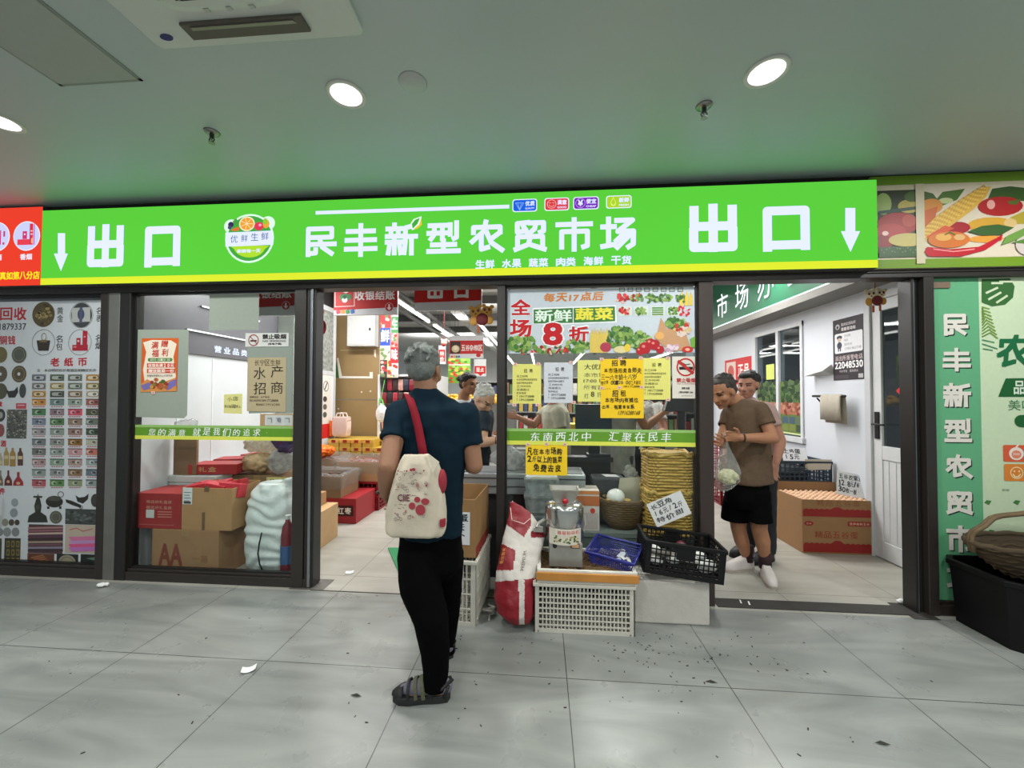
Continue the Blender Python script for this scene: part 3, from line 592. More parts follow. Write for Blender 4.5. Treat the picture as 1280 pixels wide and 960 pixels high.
for k in range(30): po.ell(random.uniform(83,124), random.uniform(639,653), 2.6, 1.6, random.choice([(90,96,94),(52,56,54),(110,112,108)]), 2, 8)
po.rect(35,656.5,79,691,(86,60,62),1)
for k in range(9): po.poly([(35,659+k*3.5),(79,658+k*3.6),(79,660.4+k*3.6),(35,661.3+k*3.5)], [(176,130,126),(150,96,110),(200,170,160),(96,56,84),(60,44,46),(170,150,130),(120,80,90),(150,140,160),(70,50,60)][k], 2)
po.rect(81,657,126,691,(196,178,160),1)
for k, (c_, y) in enumerate((((214,120,160),671),((200,150,200),676),((226,90,140),680),((196,120,190),684))): po.poly([(86,y),(122,y-1),(126,y+4),(90,y+5.5)], c_, 2+k)
po.line([(88,662),(96,660),(104,664),(116,661)], .008, (190,110,110), 2)
po.rect(34,692.5,68,711,(110,64,44),1)
for k in range(7): po.line([(40+k*3,697+k*1.8),(54+k*2,694+k*2.2)], .01, (176,112,80), 2)
po.rect(70.5,693,98,712,(40,42,40),1); po.ell(84,702.5,11,8.5,(160,150,128),2); po.ringe(84,702.5,8.5,6.4,.12,(116,108,90),3)
po.rect(100.5,693.5,126,712,(34,40,36),1); po.poly([(108,698),(120,696),(120,701)],(96,130,108),2); po.rrect(104,706,109,711,(190,170,110),2); po.rrect(113,706,118,711,(190,170,110),2)
o = po.build('coin_dealer_poster', base=(-4.32, 2.82, .1)); tag(o, 'tall white poster of coins, bottles and old banknotes left of the grey pillar', 'poster')
b = MB(); b.box(-5.2, -3.43, 2.823, 2.85, .08, 2.24); struct('wall_coin', b, mat('backing_board', (120,120,120), .8))
# ------------------------------------------------------------------ right: green and cream advertising board
po = Print(Y=2.79)
po.mb.box(2.6, 6.3, 2.7905, 2.82, .09, 2.235, ink((200,216,182)))
g0 = onY(1171.5, 500, 2.79).x; g1 = onY(1226, 500, 2.79).x
pq = Print((0, 2.79, 0), mb=po.mb); pq.rect(2.602, .09, g1, 2.23, (98,168,124), 1)
for ch, a, b_, c_, d in (('民',1176.5,390,1210,420.5),('丰',1177.5,434.5,1213,464.5),('新',1178.5,478.5,1213.5,509),('型',1180,523,1214.5,553.5),('农',1181,568,1215.5,598.5),('贸',1181.5,612.5,1216,643.5),('市',1182.5,657,1218,690),('场',1183.5,703,1219,736)):
    po.glyph(ch, a+1.6, b_+1.6, c_+1.6, d+1.4, (34,44,38), 2, .15); po.glyph(ch, a, b_, c_, d, (222,216,206), 3, .15)
def leaf(pts, c_, l=2): po.poly(pts, c_, l)
leaf([(1227,349),(1262,348),(1268,358),(1266,372),(1256,381),(1240,383),(1227,378)], (56,104,52))
for a in ((1233,366,1246,360),(1236,374,1250,366),(1250,352,1264,352),(1246,378,1258,370),(1240,354,1252,354)): po.line([(a[0],a[1]),(a[2],a[3])], .014, (200,214,180), 3)
for k in range(9): po.line([(1228+k*1.2,384+k*4),(1236+k*1.3,386+k*4.6)], .009, (120,150,64), 2); po.line([(1228+k*1.2,384+k*4),(1228,392+k*3.6)], .009, (104,138,60), 2)
for q in ((1228,425,1242,428),(1228,430,1246,436),(1229,436,1240,438)): po.line([(q[0],q[1]),(q[2],q[3])], .008, (70,130,90), 2)
po.chars('农', 1246, 418, 1288, 459, (24,104,62), 2, .03, gap=0, shear=.1)
po.poly([(1247.5,496),(1257,473),(1330,472),(1330,496)], (26,92,44), 2); po.chars('品质优选', 1266, 476, 1330, 493, (214,226,206), 3, .02, gap=.1)
po.chars('美味新鲜', 1259, 500, 1330, 513, (60,120,74), 2, .0, gap=.12)
po.rrect(1268, 519, 1330, 534, (26,92,44), 2, .5)
po.rrect(1254, 557, 1330, 577, (214,92,56), 2, .1); po.rrect(1255, 581, 1330, 601, (220,130,50), 2, .1)
po.ell(1270, 567, 9, 8, (240,224,214), 3); po.ell(1270, 568, 6, 5, (226,130,96), 4); po.line([(1269,560),(1272,556)], .01, (240,224,214), 4); po.text('ORGANIC', 1265.5, 566, 1274.5, 569, (250,240,230), 5)
po.ringe(1270.5, 591, 8, 7.5, .14, (244,220,170), 3); po.ell(1267.5,589,1,1.2,(244,220,170),3,8); po.ell(1273.5,589,1,1.2,(244,220,170),3,8); po.line([(1266,593),(1268.5,596),(1272.5,596),(1275,593)], .008, (244,220,170), 3)
for x, y in ((1234,628),(1270,628),(1238,665)): po.poly([(x-4,y),(x-1,y-3),(x+5,y-2),(x+2,y+3)], (70,124,64), 3)
po.chars('新鲜', 1252, 611, 1262, 614, (110,130,100), 2)
o = po.build('advertising_board', base=(4.4, 2.8, .09)); tag(o, 'tall green and cream advertising board behind the wicker basket', 'board')
b = MB(); b.box(2.6, 2.73, 2.781, 2.786, 2.165, 2.205); o = b.build('packing_tape', mat('brown_tape', (122,100,84), .5)); tag(o, 'strip of brown tape across the green board top corner', 'tape')
# ------------------------------------------------------------------ notices stuck on the shop glass
def paper(name, label, cat, x0, y0, x1, y1, col, fn=None, group=None, Y=2.7962, rough=.6, tape=None, shape=None, px=None):
    p = Print(Y=Y, rough=rough)
    if shape: p.poly(shape, col, 0)
    else: p.rect(x0, y0, x1, y1, col, 0)
    if fn: fn(p)
    for (x, y) in (tape or []): p.rect(x-2.4, y-1.8, x+2.4, y+1.8, (232,196,186), 4); p.rect(x-1.2, y-.7, x+1.2, y+.7, (214,120,110), 5)
    o = p.build(name); return tag(o, label, cat, group)
FILM = (154,162,150)
paper('film_sheet', 'large plain grey-green sheet on left glass around the orange poster', 'sheet', 163.5, 412, 236, 521, FILM, shape=[(163.5,521),(230,523),(234,519),(236,412),(163.5,412)], Y=2.7968)
paper('film_sheet', 'plain grey-green sheet at the top of the left glass', 'sheet', 261, 367, 324, 413, FILM, Y=2.7968)
paper('film_sheet', 'narrow grey-green sheet on left glass behind the tan recruitment poster', 'sheet', 309, 426, 366, 517, (146,154,144), Y=2.7969, shape=[(311,517),(366,515),(366,424),(309,432)])
def f_(p):
    p.poly([(176,490),(177.5,423),(223,422.5),(221,489)], (214,96,36), 1)
    p.poly([(181,478),(179,462),(183,440),(179,428),(190,425),(214,425.5),(221,430),(217,446),(220,470),(217,482),(200,486)], (240,226,206), 2)
    p.chars('满', 189, 427, 199, 436, (196,56,40), 3, .02, shear=.1); p.chars('赠', 201, 425.5, 211, 434, (196,56,40), 3, .02, shear=.1); p.chars('福', 189.5, 437, 199.5, 446.5, (196,56,40), 3, .02, shear=.1); p.chars('利', 202, 436, 211, 445.5, (196,56,40), 3, .02, shear=.1)
    p.rrect(185, 447.5, 216, 452, (84,132,64), 3, .5); p.chars('每日10:00-20:00', 188, 448.3, 213, 451.2, (240,240,220), 4)
    p.rect(184, 454, 219, 459.5, (206,60,40), 3); p.chars('收银处满20元', 185.5, 454.6, 218, 459, (250,240,224), 4, .02, gap=.04)
    p.rect(184, 461, 219, 466.5, (206,60,40), 3); p.chars('赠送蔬菜一份', 185.5, 461.5, 218, 466, (250,240,224), 4, .02, gap=.04)
    p.chars('数量有限赠完为止先到先得', 184, 468.2, 216, 471.2, (70,50,44), 3)
    p.poly([(176.5,480),(184,474),(196,480),(206,477),(220,472),(221,489),(176,490)], (214,140,70), 3); p.poly([(176,482),(186,478),(194,484),(180,488)], (120,110,170), 4); p.poly([(204,484),(214,476),(221,474),(220,482),(210,488)], (120,110,180), 4)
    for k in range(26): p.ell(199+random.uniform(-10,10), 479+random.uniform(-5,6), 2.6, 2.2, random.choice([(110,130,50),(180,90,50),(150,60,40),(200,150,70),(70,100,40)]), 5, 8)
paper('promotion_poster', 'small orange and white gift promotion poster on the grey-green sheet', 'poster', 176, 422, 223, 490, (214,96,36), f_, Y=2.7952, tape=[(192,491)], shape=[(176,490),(177.5,423),(223,422.5),(221,489)])
def f_(p):
    p.ringe(317, 425.3, 6.6, 7.4, .17, (150,50,50), 2); p.line([(312.5,420.5),(321.5,430)], .006, (150,50,50), 3); p.rect(313,425,321,427,(40,36,36),2)
    p.chars('禁止吸烟', 328, 417.5, 358, 424, (36,34,34), 2, .035, gap=.02); p.text('NO SMOKING', 328.5, 425, 357.5, 427.6, (60,56,56), 2, .02); p.text('(含电子烟)', 335, 428.4, 352, 431.6, (50,46,46), 2, .03)
paper('no_smoking_sign', 'small white no smoking sign above the tan poster on left glass', 'sign', 306.5, 416, 361, 433.5, (214,214,210), f_, Y=2.7935)
def f_(p):
    p.chars('长宁区生鲜', 318, 449.5, 351, 457, (90,74,52), 2, .0, gap=.1)
    for t, a, b in (('水',317,459),('产',338.5,457),('招',317,478),('商',338.5,477)): p.chars(t, a, b, a+15.5, b+15, (52,40,30), 2, .006, gap=.02)
    p.chars('招商热线:水产电话', 312, 495, 337, 497.6, (80,66,48), 2, .01); p.chars('联系人电话号码18917728888', 312, 499.3, 348, 502, (80,66,48), 2, .01); p.chars('地址电话13916288', 320, 504.3, 350, 507, (80,66,48), 2, .01)
paper('recruitment_poster', 'tan poster with big dark characters on the left glass', 'poster', 309.5, 446.5, 358, 515, (184,168,134), f_, Y=2.7945, tape=None, shape=[(308.5,514),(309.5,447),(358,446.5),(357,515)])
def f_(p):
    p.chars('小店', 284, 496, 298, 501, (70,64,40), 2, .0, jit=.6); p.chars('转让电话联系人', 280.5, 506, 301, 510, (60,56,40), 2, .012, jit=.5)
paper('sticky_note', 'pale yellow handwritten note beside the tan poster on left glass', 'note', 279.5, 492, 303, 517.5, (222,216,142), f_, shape=[(279.5,516.5),(280,493),(303,492),(302.5,517.5)])
def f_(p):
    for a in (333, 344, 355): p.rrect(a, 520.5, a+8.5, 530.5, (196,198,196), 1); p.line([(a+2,523),(a+6.5,523),(a+6.5,528)], .006, (110,112,110), 2)
    p.ell(349, 525, 2.6, 3, (130,132,140), 3)
paper('diagram_sticker', 'white sticker strip of small grey drawings above the left green band', 'sticker', 331, 519, 366, 531.5, (206,208,204), f_)
# ---- middle window
def f_(p):
    R_ = (190,24,34); WH = (240,240,240)
    for ch, a, b, c_, d in (('全',638.5,374,663.5,394),('场',637,399,664.5,421.5)):
        p.chars(ch, a-.8, b-.8, c_+.8, d+.8, WH, 1, .06, gap=0); p.chars(ch, a, b, c_, d, R_, 2, .028, gap=0)
    p.chars('每天', 679, 366, 710, 377.5, (206,128,60), 2, .03, shear=.12, gap=.1); p.text('17', 711.5, 368.5, 723.5, 376.5, (206,128,60), 2, .03, .12); p.chars('点后', 725, 364.5, 755, 376, (206,128,60), 2, .03, shear=.12, gap=.1)
    p.poly([(666,385),(770,381.5),(771,403),(690,406),(666,405)], WH, 1); p.poly([(667,387),(716,385),(716,403.5),(667,404.5)], (60,120,60), 2); p.poly([(717,385),(768.5,383),(769,401.5),(717,403.5)], (60,120,60), 2)
    p.chars('新鲜', 668.5, 387, 715, 402.5, (226,240,226), 3, .022, gap=.03); p.chars('蔬菜', 718.5, 384.5, 767, 400.5, (232,220,70), 3, .03, gap=.03)
    p.text('8', 676, 401, 706, 434, WH, 4, .07); p.text('8', 678.5, 403, 703.5, 432, R_, 5, .03)
    p.chars('折', 709.5, 406, 737.5, 428.5, WH, 4, .06, gap=0); p.chars('折', 711, 408, 736, 427, R_, 5, .03, gap=0)
    for k in range(8): p.rect(774+k*10.4, 359.5, 781+k*10.4, 365, (90,100,90), 1); p.rect(775+k*10.4, 360.3, 780+k*10.4, 364.2, (170,180,176), 2)
    gr = [(104,146,70),(70,116,50),(150,176,90),(60,96,44),(128,160,80)]
    def bush(x, y, rx, ry, n, cs, s=2.6, l=3):
        for k in range(n):
            a = random.uniform(0, 6.28); q = math.sqrt(random.uniform(0, 1)); p.ell(x+rx*q*math.cos(a), y+ry*q*math.sin(a), s*random.uniform(.6,1.3), s*random.uniform(.4,1.0), random.choice(cs), l+(k % 3), 8, random.uniform(0,3))
    rd = [(190,40,44),(160,30,36),(214,70,60),(230,180,170)]
    for i in range(5): bush(778+i*18, 373, 8, 5.5, 22, [rd, gr, gr, gr, gr][i] if i != 1 else gr+rd, 2.4)
    for x in (852, 858, 863): p.poly([(x-2.5,382),(x-2,372),(x,364),(x+2.5,372),(x+2,382)], (226,196,80), 4)
    for i, (cs) in enumerate((rd, gr, gr, gr)):
        p.rrect(772+i*20.5, 382.5, 790+i*20.5, 395, (206,216,206), 2, .15)
        if i == 2:
            for k in range(4): p.rect(774+i*20.5, 384+k*2.7, 788+i*20.5, 386+k*2.7, (84+k*8,140,60), 3)
        else: bush(781+i*20.5, 389, 7, 4.6, 22, cs, 2.2)
    bush(855, 388, 8, 6.5, 26, [(206,50,66),(230,190,196),(180,30,50)], 2.0)
    bush(652, 430, 20, 9, 60, gr, 3.4); bush(658, 437, 14, 5, 24, rd+gr, 2.6); bush(690, 437, 22, 5, 40, gr+rd, 2.8); bush(722, 433, 15, 8, 46, gr, 3.2)
    for k in range(6): p.poly([(737+k*3.6,441),(737+k*3.6,424),(740+k*3.8,411-(k % 2)*2),(743+k*3.6,424),(742+k*3.4,441)], (216+4*(k % 3),190,92), 4+(k % 2))
    bush(775, 421, 16, 14, 90, gr, 3.4, 5); bush(801, 426, 13, 11, 70, gr+[(170,190,130)], 3.2, 5)
    p.ell(757, 434, 7, 6, (176,60,80), 7); p.ell(776, 437, 9, 4.5, (220,206,150), 8); p.ell(784, 435, 4, 5, (230,196,60), 8)
    p.poly([(820,422),(826,397),(834,412),(848,398),(862,404),(858,420),(864,436),(840,440),(826,430)], (196,150,110), 6)
    bush(844, 404, 12, 6, 46, gr, 2.8, 7); bush(852, 412, 10, 8, 30, [(220,200,190),(190,60,50),(214,190,120)], 2.8, 8)
    for x, y, r in ((806,435,7.5),(818,431,6.5),(813,429,6),(825,437,5),(800,439,5)): p.ell(x, y, r, r, (178,30,38), 9); p.ell(x-2, y-2, r*.3, r*.25, (226,130,124), 10)
    p.ell(824, 420, 6, 5, (226,170,100), 9); bush(840, 436, 9, 5, 20, [(226,206,214),(200,160,180)], 3, 9); p.ell(859, 437, 7, 4, (200,50,44), 10); p.ell(859, 437, 3, 1.8, (236,180,150), 11); p.poly([(862,424),(873,418),(873,436),(864,434)], (120,170,70), 8)
paper('discount_banner', 'wide white vegetable discount banner across the top of middle window', 'banner', 632.5, 358.5, 873, 442, (196,204,212), f_, Y=2.7955)
def notice(seed, dk=(70,66,44)):
    def g(p, x0, y0, x1, y1):
        random.seed(seed); w = x1-x0; p.chars('招聘', x0+w*.36, y0+6, x1-w*.26, y0+11, dk, 2, .015, gap=.4)
        L = [('员工招聘',.4),('本市场招聘收银员理货员',.72),('性别不限年龄要求',.56),('工作时间',.5),('待遇面议',.46),('联系电话',.34),('T:18917728888',.62),('T:13916288888',.6)]
        for k, (t, f) in enumerate(L): p.chars(t, x0+w*.14, y0+14+k*4.2, x0+w*(.14+f), y0+16.6+k*4.2, dk, 2, .0, gap=.1)
    return g
YL = (226,220,120)
nt_ = notice(3); paper('hiring_notice', 'pale yellow printed notice, leftmost in the row on middle window', 'notice', 640.5, 455, 676.5, 504.5, YL, lambda p: nt_(p, 640.5, 455, 676.5, 504.5), tape=[(644,455.5),(673,455),(643,506),(672,506)])
nt2 = notice(4, (70,70,76)); paper('hiring_notice', 'pale grey printed notice between two yellow notices on middle window', 'notice', 680, 453, 716, 503.5, (206,208,214), lambda p: nt2(p, 680, 453, 716, 503.5), tape=[(714,453),(717,503)])
def f_(p):
    p.chars('大优惠', 730, 455, 757, 462, (80,78,50), 2, .01, gap=.05); p.chars('本市场', 729.5, 466, 757, 471.5, (120,116,76), 2, .0, gap=.1); p.text('17:00 以后', 729.5, 473.5, 764, 478.5, (80,78,50), 2, .01); p.chars('所有蔬菜', 729, 481.5, 764, 487, (130,126,84), 2, .0, gap=.1); p.chars('打', 730, 492, 736, 498, (100,96,60), 2, .0); p.text('8', 738.5, 489.5, 743, 496, (80,78,50), 2, .02); p.chars('折', 746, 490, 752, 496.5, (130,126,84), 2, .0)
paper('discount_notice', 'pale yellow discount notice half covered by the orange handwritten sheet', 'notice', 722, 450, 764, 502, (224,220,124), f_)
nt3 = notice(5); paper('hiring_notice', 'pale yellow notice between orange sheet and no smoking sign', 'notice', 798, 447.5, 838, 499.5, YL, lambda p: nt3(p, 800, 447.5, 838, 499.5), tape=[(835,447.5),(835,499.5)])
OY = (244,200,34); HB = (50,40,20)
def f_(p):
    p.chars('招聘', 763, 450, 784, 457.5, HB, 2, .02, jit=.4, gap=.3); p.chars('本市场招卖鱼师夫', 754.5, 459.5, 802, 466, HB, 2, .02, jit=.5); p.chars('三一六年龄十八岁', 751, 468, 796, 474.5, HB, 2, .015, jit=.6); p.chars('地点9:00-20:00工资面议', 751, 476, 801, 480.5, HB, 2, .015, jit=.6); p.text('18917728888', 779, 481.8, 801, 484.4, HB, 2, .01, .2)
paper('handwritten_sheet', 'bright orange-yellow handwritten sheet, upper one of the overlapping pair', 'notice', 750.5, 448.5, 804, 485.5, OY, f_, Y=2.7948, tape=[(752,449),(775,448.5),(801,447.5)], group=None)
def f_(p):
    p.chars('招租', 764, 487.5, 784, 495.5, HB, 2, .02, jit=.4, gap=.3); p.chars('本市场内有摊位', 756, 497, 798, 503, HB, 2, .022, jit=.5); p.chars('出租,有意者联系', 752, 506, 793, 511, HB, 2, .022, jit=.6); p.text('13916288168', 773, 513.5, 800, 518.5, HB, 2, .015, .3)
paper('handwritten_sheet', 'bright orange-yellow handwritten sheet, lower one of the overlapping pair', 'notice', 750.5, 484, 804.5, 522.5, OY, f_, Y=2.7952, tape=[(752,485),(774,484.5),(802,484)])
def f_(p):
    p.ringe(857, 459, 11.5, 11.5, .17, (186,44,44), 2, 28); p.line([(848.5,452),(865.5,466)], .02, (186,44,44), 4); p.rect(849,458.5,866,462,(30,30,30),3); p.line([(852,453),(857,456),(862,455)], .006, (60,60,60), 3)
    p.chars('禁止吸烟', 845.5, 472.5, 869.5, 478, (176,40,40), 2, .03, gap=.03); p.text('THANK YOU FOR NOT SMOKING', 846, 479, 869, 480.6, (176,90,90), 2, .0); p.text('控烟 监督', 852, 484, 862, 486.6, (60,50,50), 2, .03); p.text('上海市公共场所 12345', 848, 489, 866, 491.6, (60,50,50), 2, .03); p.text('2017年3月1日', 852, 494, 865, 495.6, (60,50,50), 2, .0)
paper('no_smoking_sign', 'beige no smoking sign at the right edge of middle window', 'sign', 840.5, 445.5, 872.8, 498, (222,214,202), f_, Y=2.7942)
def f_(p):
    p.chars('凡在本市场购', 658.5, 560, 703, 568, HB, 2, .025, jit=.5); p.chars('2斤以上的蔬菜', 658.5, 570.5, 703, 578, HB, 2, .025, jit=.5); p.chars('免费去皮', 666, 580.5, 702, 589, HB, 2, .03, jit=.5, gap=.2)
paper('handwritten_sheet', 'small bright yellow handwritten sheet just below the green band', 'notice', 657, 556.5, 709, 593.5, (246,206,38), f_, tape=[(660,555.5),(683,555),(706,555.5)])
# ------------------------------------------------------------------ ceiling fittings
def downlight(x, y, lab):
    t = thing('downlight', lab, 'ceiling light', (x, y, 2.92))
    b = MB(); b.lathe([(.074,.0),(.074,-.006),(.088,-.008),(.093,-.004),(.093,0)], (x,y,2.92), 32); b.build('trim_ring', mat('downlight_ring', (214,212,206), .4), t, smooth=True)
    b = MB(); b.lathe([(.001,-.003),(.074,-.003),(.074,-.001),(.001,-.001)], (x,y,2.92), 32); b.build('diffuser', mat('downlight_glow', (255,255,250), .4, emit=3.0, var=0), t)
downlight(-.966, 1.806, 'round downlight in the ceiling above the left part of the sign')
downlight(1.026, 1.819, 'round downlight in the ceiling above the right part of the sign')
downlight(-2.95, 1.85, 'round downlight at the far left edge beside the access panel')
def sprinkler(x, y, lab):
    t = thing('sprinkler', lab, 'sprinkler', (x, y, 2.92)); k = mat('sprinkler_chrome', (150,150,146), .3, .8)
    b = MB(); b.lathe([(.001,0),(.04,0),(.036,-.007),(.02,-.012),(.001,-.012)], (x,y,2.92), 20); b.build('plate', k, t, smooth=True)
    b = MB(); b.cyl((x,y,2.91),(x,y,2.885),.011,n=10); b.tube([(x-.008,y,2.888),(x-.016,y,2.875),(x-.004,y,2.857)],.003,6); b.tube([(x+.008,y,2.888),(x+.016,y,2.875),(x+.004,y,2.857)],.003,6); b.build('frame', mat('sprinkler_dark', (70,70,68), .4, .7), t)
    b = MB(); b.cyl((x,y,2.857),(x,y,2.854),.017,n=14); b.cyl((x,y,2.885),(x,y,2.858),.003,n=6); b.build('deflector', k, t)
sprinkler(-1.864, 2.013, 'chrome fire sprinkler on the ceiling left of the left downlight')
sprinkler(.827, 2.01, 'chrome fire sprinkler on the ceiling left of the right downlight')
b = MB(); b.lathe([(.001,-.004),(.062,-.004),(.068,0),(.001,0)], (-.613,1.759,2.92), 28); o = b.build('ceiling_cover', mat('cover_grey', (180,184,184), .36, spec=.8, var=.01), smooth=True); tag(o, 'faint round blank cover in the ceiling right of left downlight', 'cover')
t = thing('access_panel', 'flush square ceiling access panel left of the air conditioner', 'panel', (-2.1, 1.45, 2.92))
b = MB(); b.box(-2.30,-1.90,1.25,1.64,2.914,2.92); b.build('door', mat('access_door', (166,172,166), .5, var=.03), t)
b = MB()
for q in ((-2.315,-2.30,1.235,1.655),(-1.90,-1.885,1.235,1.655),(-2.315,-1.885,1.235,1.25),(-2.315,-1.885,1.64,1.655)): b.box(q[0],q[1],q[2],q[3],2.9165,2.921)
b.build('frame', mat('access_frame', (140,146,140), .5), t)
# air conditioner cassette
A0, A1, AY = -1.62, -.72, 1.49
t = thing('air_conditioner', 'white ceiling cassette air conditioner above the left downlight', 'air conditioner', ((A0+A1)/2, AY-.45, 2.92))
def rr(x0, x1, y0, y1, r, z, n=6):
    pts = []
    for cx, cy, a0 in ((x1-r,y1-r,0),(x0+r,y1-r,90),(x0+r,y0+r,180),(x1-r,y0+r,270)):
        for k in range(n+1): a = math.radians(a0+90*k/n); pts.append(Vector((cx+r*math.cos(a), cy+r*math.sin(a), z)))
    return pts
ACW = mat('ac_white', (206,212,206), .4, var=.02)
b = MB(); b.loft([rr(A0,A1,AY-.9,AY,.03,2.92), rr(A0,A1,AY-.9,AY,.03,2.902), rr(A0+.012,A1-.012,AY-.888,AY-.012,.03,2.892)]); b.build('panel', ACW, t)
b = MB(); b.loft([rr(A0+.15,A1-.15,AY-.75,AY-.15,.14,2.893), rr(A0+.155,A1-.155,AY-.745,AY-.155,.14,2.884), rr(A0+.175,A1-.175,AY-.725,AY-.175,.13,2.88)]); b.build('inner_ring', ACW, t)
b = MB(); b.loft([rr(A0+.2,A1-.2,AY-.7,AY-.2,.1,2.884), rr(A0+.2,A1-.2,AY-.7,AY-.2,.1,2.879)]); b.build('grille_back', mat('ac_dark', (30,30,28), .8), t)
b = MB()
for k in range(24): x = A0+.21+k*.0209; b.box(x, x+.009, AY-.69, AY-.21, 2.872, 2.88)
for k in range(9): y = AY-.68+k*.057; b.box(A0+.21, A1-.21, y, y+.008, 2.874, 2.88)
b.build('intake_grille', ACW, t)
b = MB(); b.box(A0+.2, A1-.2, AY-.115, AY-.05, 2.880, 2.893); b.build('outlet_slot', mat('ac_slot', (96,90,82), .6), t)
b = MB(); b.add([(A0+.22,AY-.06,2.889),(A1-.22,AY-.06,2.889),(A1-.24,AY-.105,2.874),(A0+.24,AY-.105,2.874),(A0+.22,AY-.058,2.893),(A1-.22,AY-.058,2.893),(A1-.24,AY-.105,2.878),(A0+.24,AY-.105,2.878)], [(0,1,2,3),(4,7,6,5),(0,4,5,1),(1,5,6,2),(2,6,7,3),(3,7,4,0)]); b.build('louvre', mat('ac_louvre', (128,120,110), .45), t)
for k in (.36, .45, .54): b = MB(); b.box(A0+k-.01, A0+k+.01, AY-.168, AY-.155, 2.877, 2.884); b.build('clip', mat('ac_clip', (190,194,188), .5), t)
b = MB(); b.lathe([(.001,-.003),(.026,-.003),(.026,0),(.001,0)], (A0+.09,AY-.06,2.892), 20, sy=.55); b.build('badge', mat('ac_badge', (24,40,110), .3), t, label='dark blue oval badge')
# ================================================================== INSIDE THE MARKET
WHITE = mat('white_partition', (214,216,220), .5, var=.025, scale=4)
GREYW = mat('grey_soffit', (96,94,100), .3, spec=.6, var=.05)
b = MB(); b.box(-3.4,-3.3,2.86,4.6,0,1.82); struct('wall_left', b, WHITE)
b = MB()
for y in (3.25, 3.62): b.box(-3.302,-3.296,y,y+.012,.2,1.8)
struct('trim_30', b, mat('joint_strip', (232,234,236), .4))
b = MB(); b.box(-3.45,-3.28,2.86,7.0,1.82,3.4); struct('wall_left_upper', b, GREYW)
b = MB(); b.box(-7,6.5,17.9,18,0,3.7); struct('wall_back', b, mat('back_wall', (190,192,190), .6))
b = MB(); b.box(-7,6.5,2.9,18,3.55,3.65); struct('ceiling_market', b, mat('market_ceiling', (168,168,164), .8, var=.1, scale=1.5))
b = MB(); b.box(-3.3,-3.07,4.55,4.58,0,3.4); struct('wall_return', b, mat('return_panel', (168,176,166), .45, var=.03))
# office box on the right
OX = 3.0
b = MB(); b.box(OX,OX+.1,3.78,7.0,0,.92); b.box(OX,OX+.1,3.78,4.655,.92,2.32); b.box(OX,OX+.1,5.66,7.0,.92,2.32); b.box(OX,OX+.1,4.655,5.66,2.30,2.32); b.box(OX,OX+.1,2.86,7.0,2.32,2.60); b.box(OX,OX+.1,2.86,2.98,0,2.32)
struct('wall_office', b, mat('office_wall', (210,214,222), .5, var=.02, scale=3))
b = MB(); b.box(OX-.1,OX+2.6,6.99,7.02,0,2.6); b.box(OX+2.5,OX+2.6,2.9,7,0,2.6); b.box(OX+.05,OX+2.6,2.88,2.9,0,3.4); struct('wall_office_back', b, mat('office_back', (120,124,130), .6))
b = MB(); b.box(OX+.1,OX+2.5,2.9,7,2.5,2.55); struct('ceiling_office', b, mat('office_ceiling', (150,152,150), .7))
b = MB(); b.box(OX-.30,OX+.12,2.9,7.0,2.42,2.50); struct('trim_31', b, mat('soffit_grey', (128,126,122), .6))
gs = thing('office_sign', 'green lit sign board with white glowing letters above the office window', 'sign', (OX-.26, 4.8, 2.5))
b = MB(); b.box(OX-.28,OX-.2,2.9,7.0,2.5,3.2); b.build('board', mat('office_sign_green', (20,92,62), .4, var=.04), gs)
b = MB(); b.box(OX-.300,OX-.283,2.95,6.9,2.505,2.512); b.build('lamp_strip', mat('cool_strip', (214,255,236), .4, emit=2.6, var=0), gs)
p = Print((OX-.285, 0, 0), U=(0,-1,0), V=(0,0,1), N=(-1,0,0), emit=1.6)
for i, ch in enumerate('市场办公室'):
    y = 5.98-i*.56; vs, fs, _ = text_mesh(ch)
    for l, dx, cc in ((1, .0, (250,252,255)),): p.mb.add([p.P(-y-.17+q*.34, 2.62+r*.36, 20) for q, r in vs], fs, p.col(cc))
p.build('glowing_letters', gs)
b = MB()
for y in (3.0,3.6): pass
# office window with two panes
w = MB()
for y0, y1 in ((5.62,5.665),(5.10,5.15),(4.65,4.69)): w.box(OX-.02,OX+.06,y0,y1,.92,2.31)
w.box(OX-.022,OX+.06,4.65,5.665,2.26,2.312); w.box(OX-.04,OX+.06,4.63,5.69,.90,.96)
wo = struct('window_4', w, mat('office_frame', (206,208,212), .4))
OG = clear('office_glass', (186,194,196), 1.3, haze=.04, hazecol=(120,126,132))
for y0, y1 in ((4.69,5.10),(5.15,5.62)):
    p = MB(); p.box(OX+.01,OX+.016,y0,y1,.96,2.26); p.build('pane', OG, wo)
# printed pictures on the office window's lower half
p = Print((OX+.004,0,0), U=(0,-1,0), V=(0,0,1), N=(-1,0,0)); random.seed(11)
for (y0, y1) in ((4.69,5.10),(5.15,5.62)):
    p.rect(-y1,.98,-y0,1.62,(96,120,60),0); p.rect(-y1,1.22,-y0,1.36,(176,110,90),1); p.rect(-y1,.98,-y0,1.0,(190,200,150),1)
    for k in range(70): p.ell(random.uniform(-y1+.03,-y0-.03), random.uniform(1.38,1.62), .035,.03, random.choice([(34,60,34),(48,78,42),(26,48,28),(80,104,60)]), 2+k % 3, 8)
    for k in range(36): p.ell(random.uniform(-y1+.03,-y0-.03), random.uniform(1.22,1.37), .026,.022, random.choice([(140,80,60),(180,140,116),(120,50,44),(160,104,76)]), 2+k % 3, 8)
    for i in range(3):
        for j in range(2): p.rect(-y1+.04+i*.13, 1.02+j*.09, -y1+.15+i*.13, 1.10+j*.09, random.choice([(60,76,60),(90,110,90),(120,130,70),(70,90,110)]), 2)
p.rect(-5.4,1.66,-5.22,1.86,(206,214,110),2)
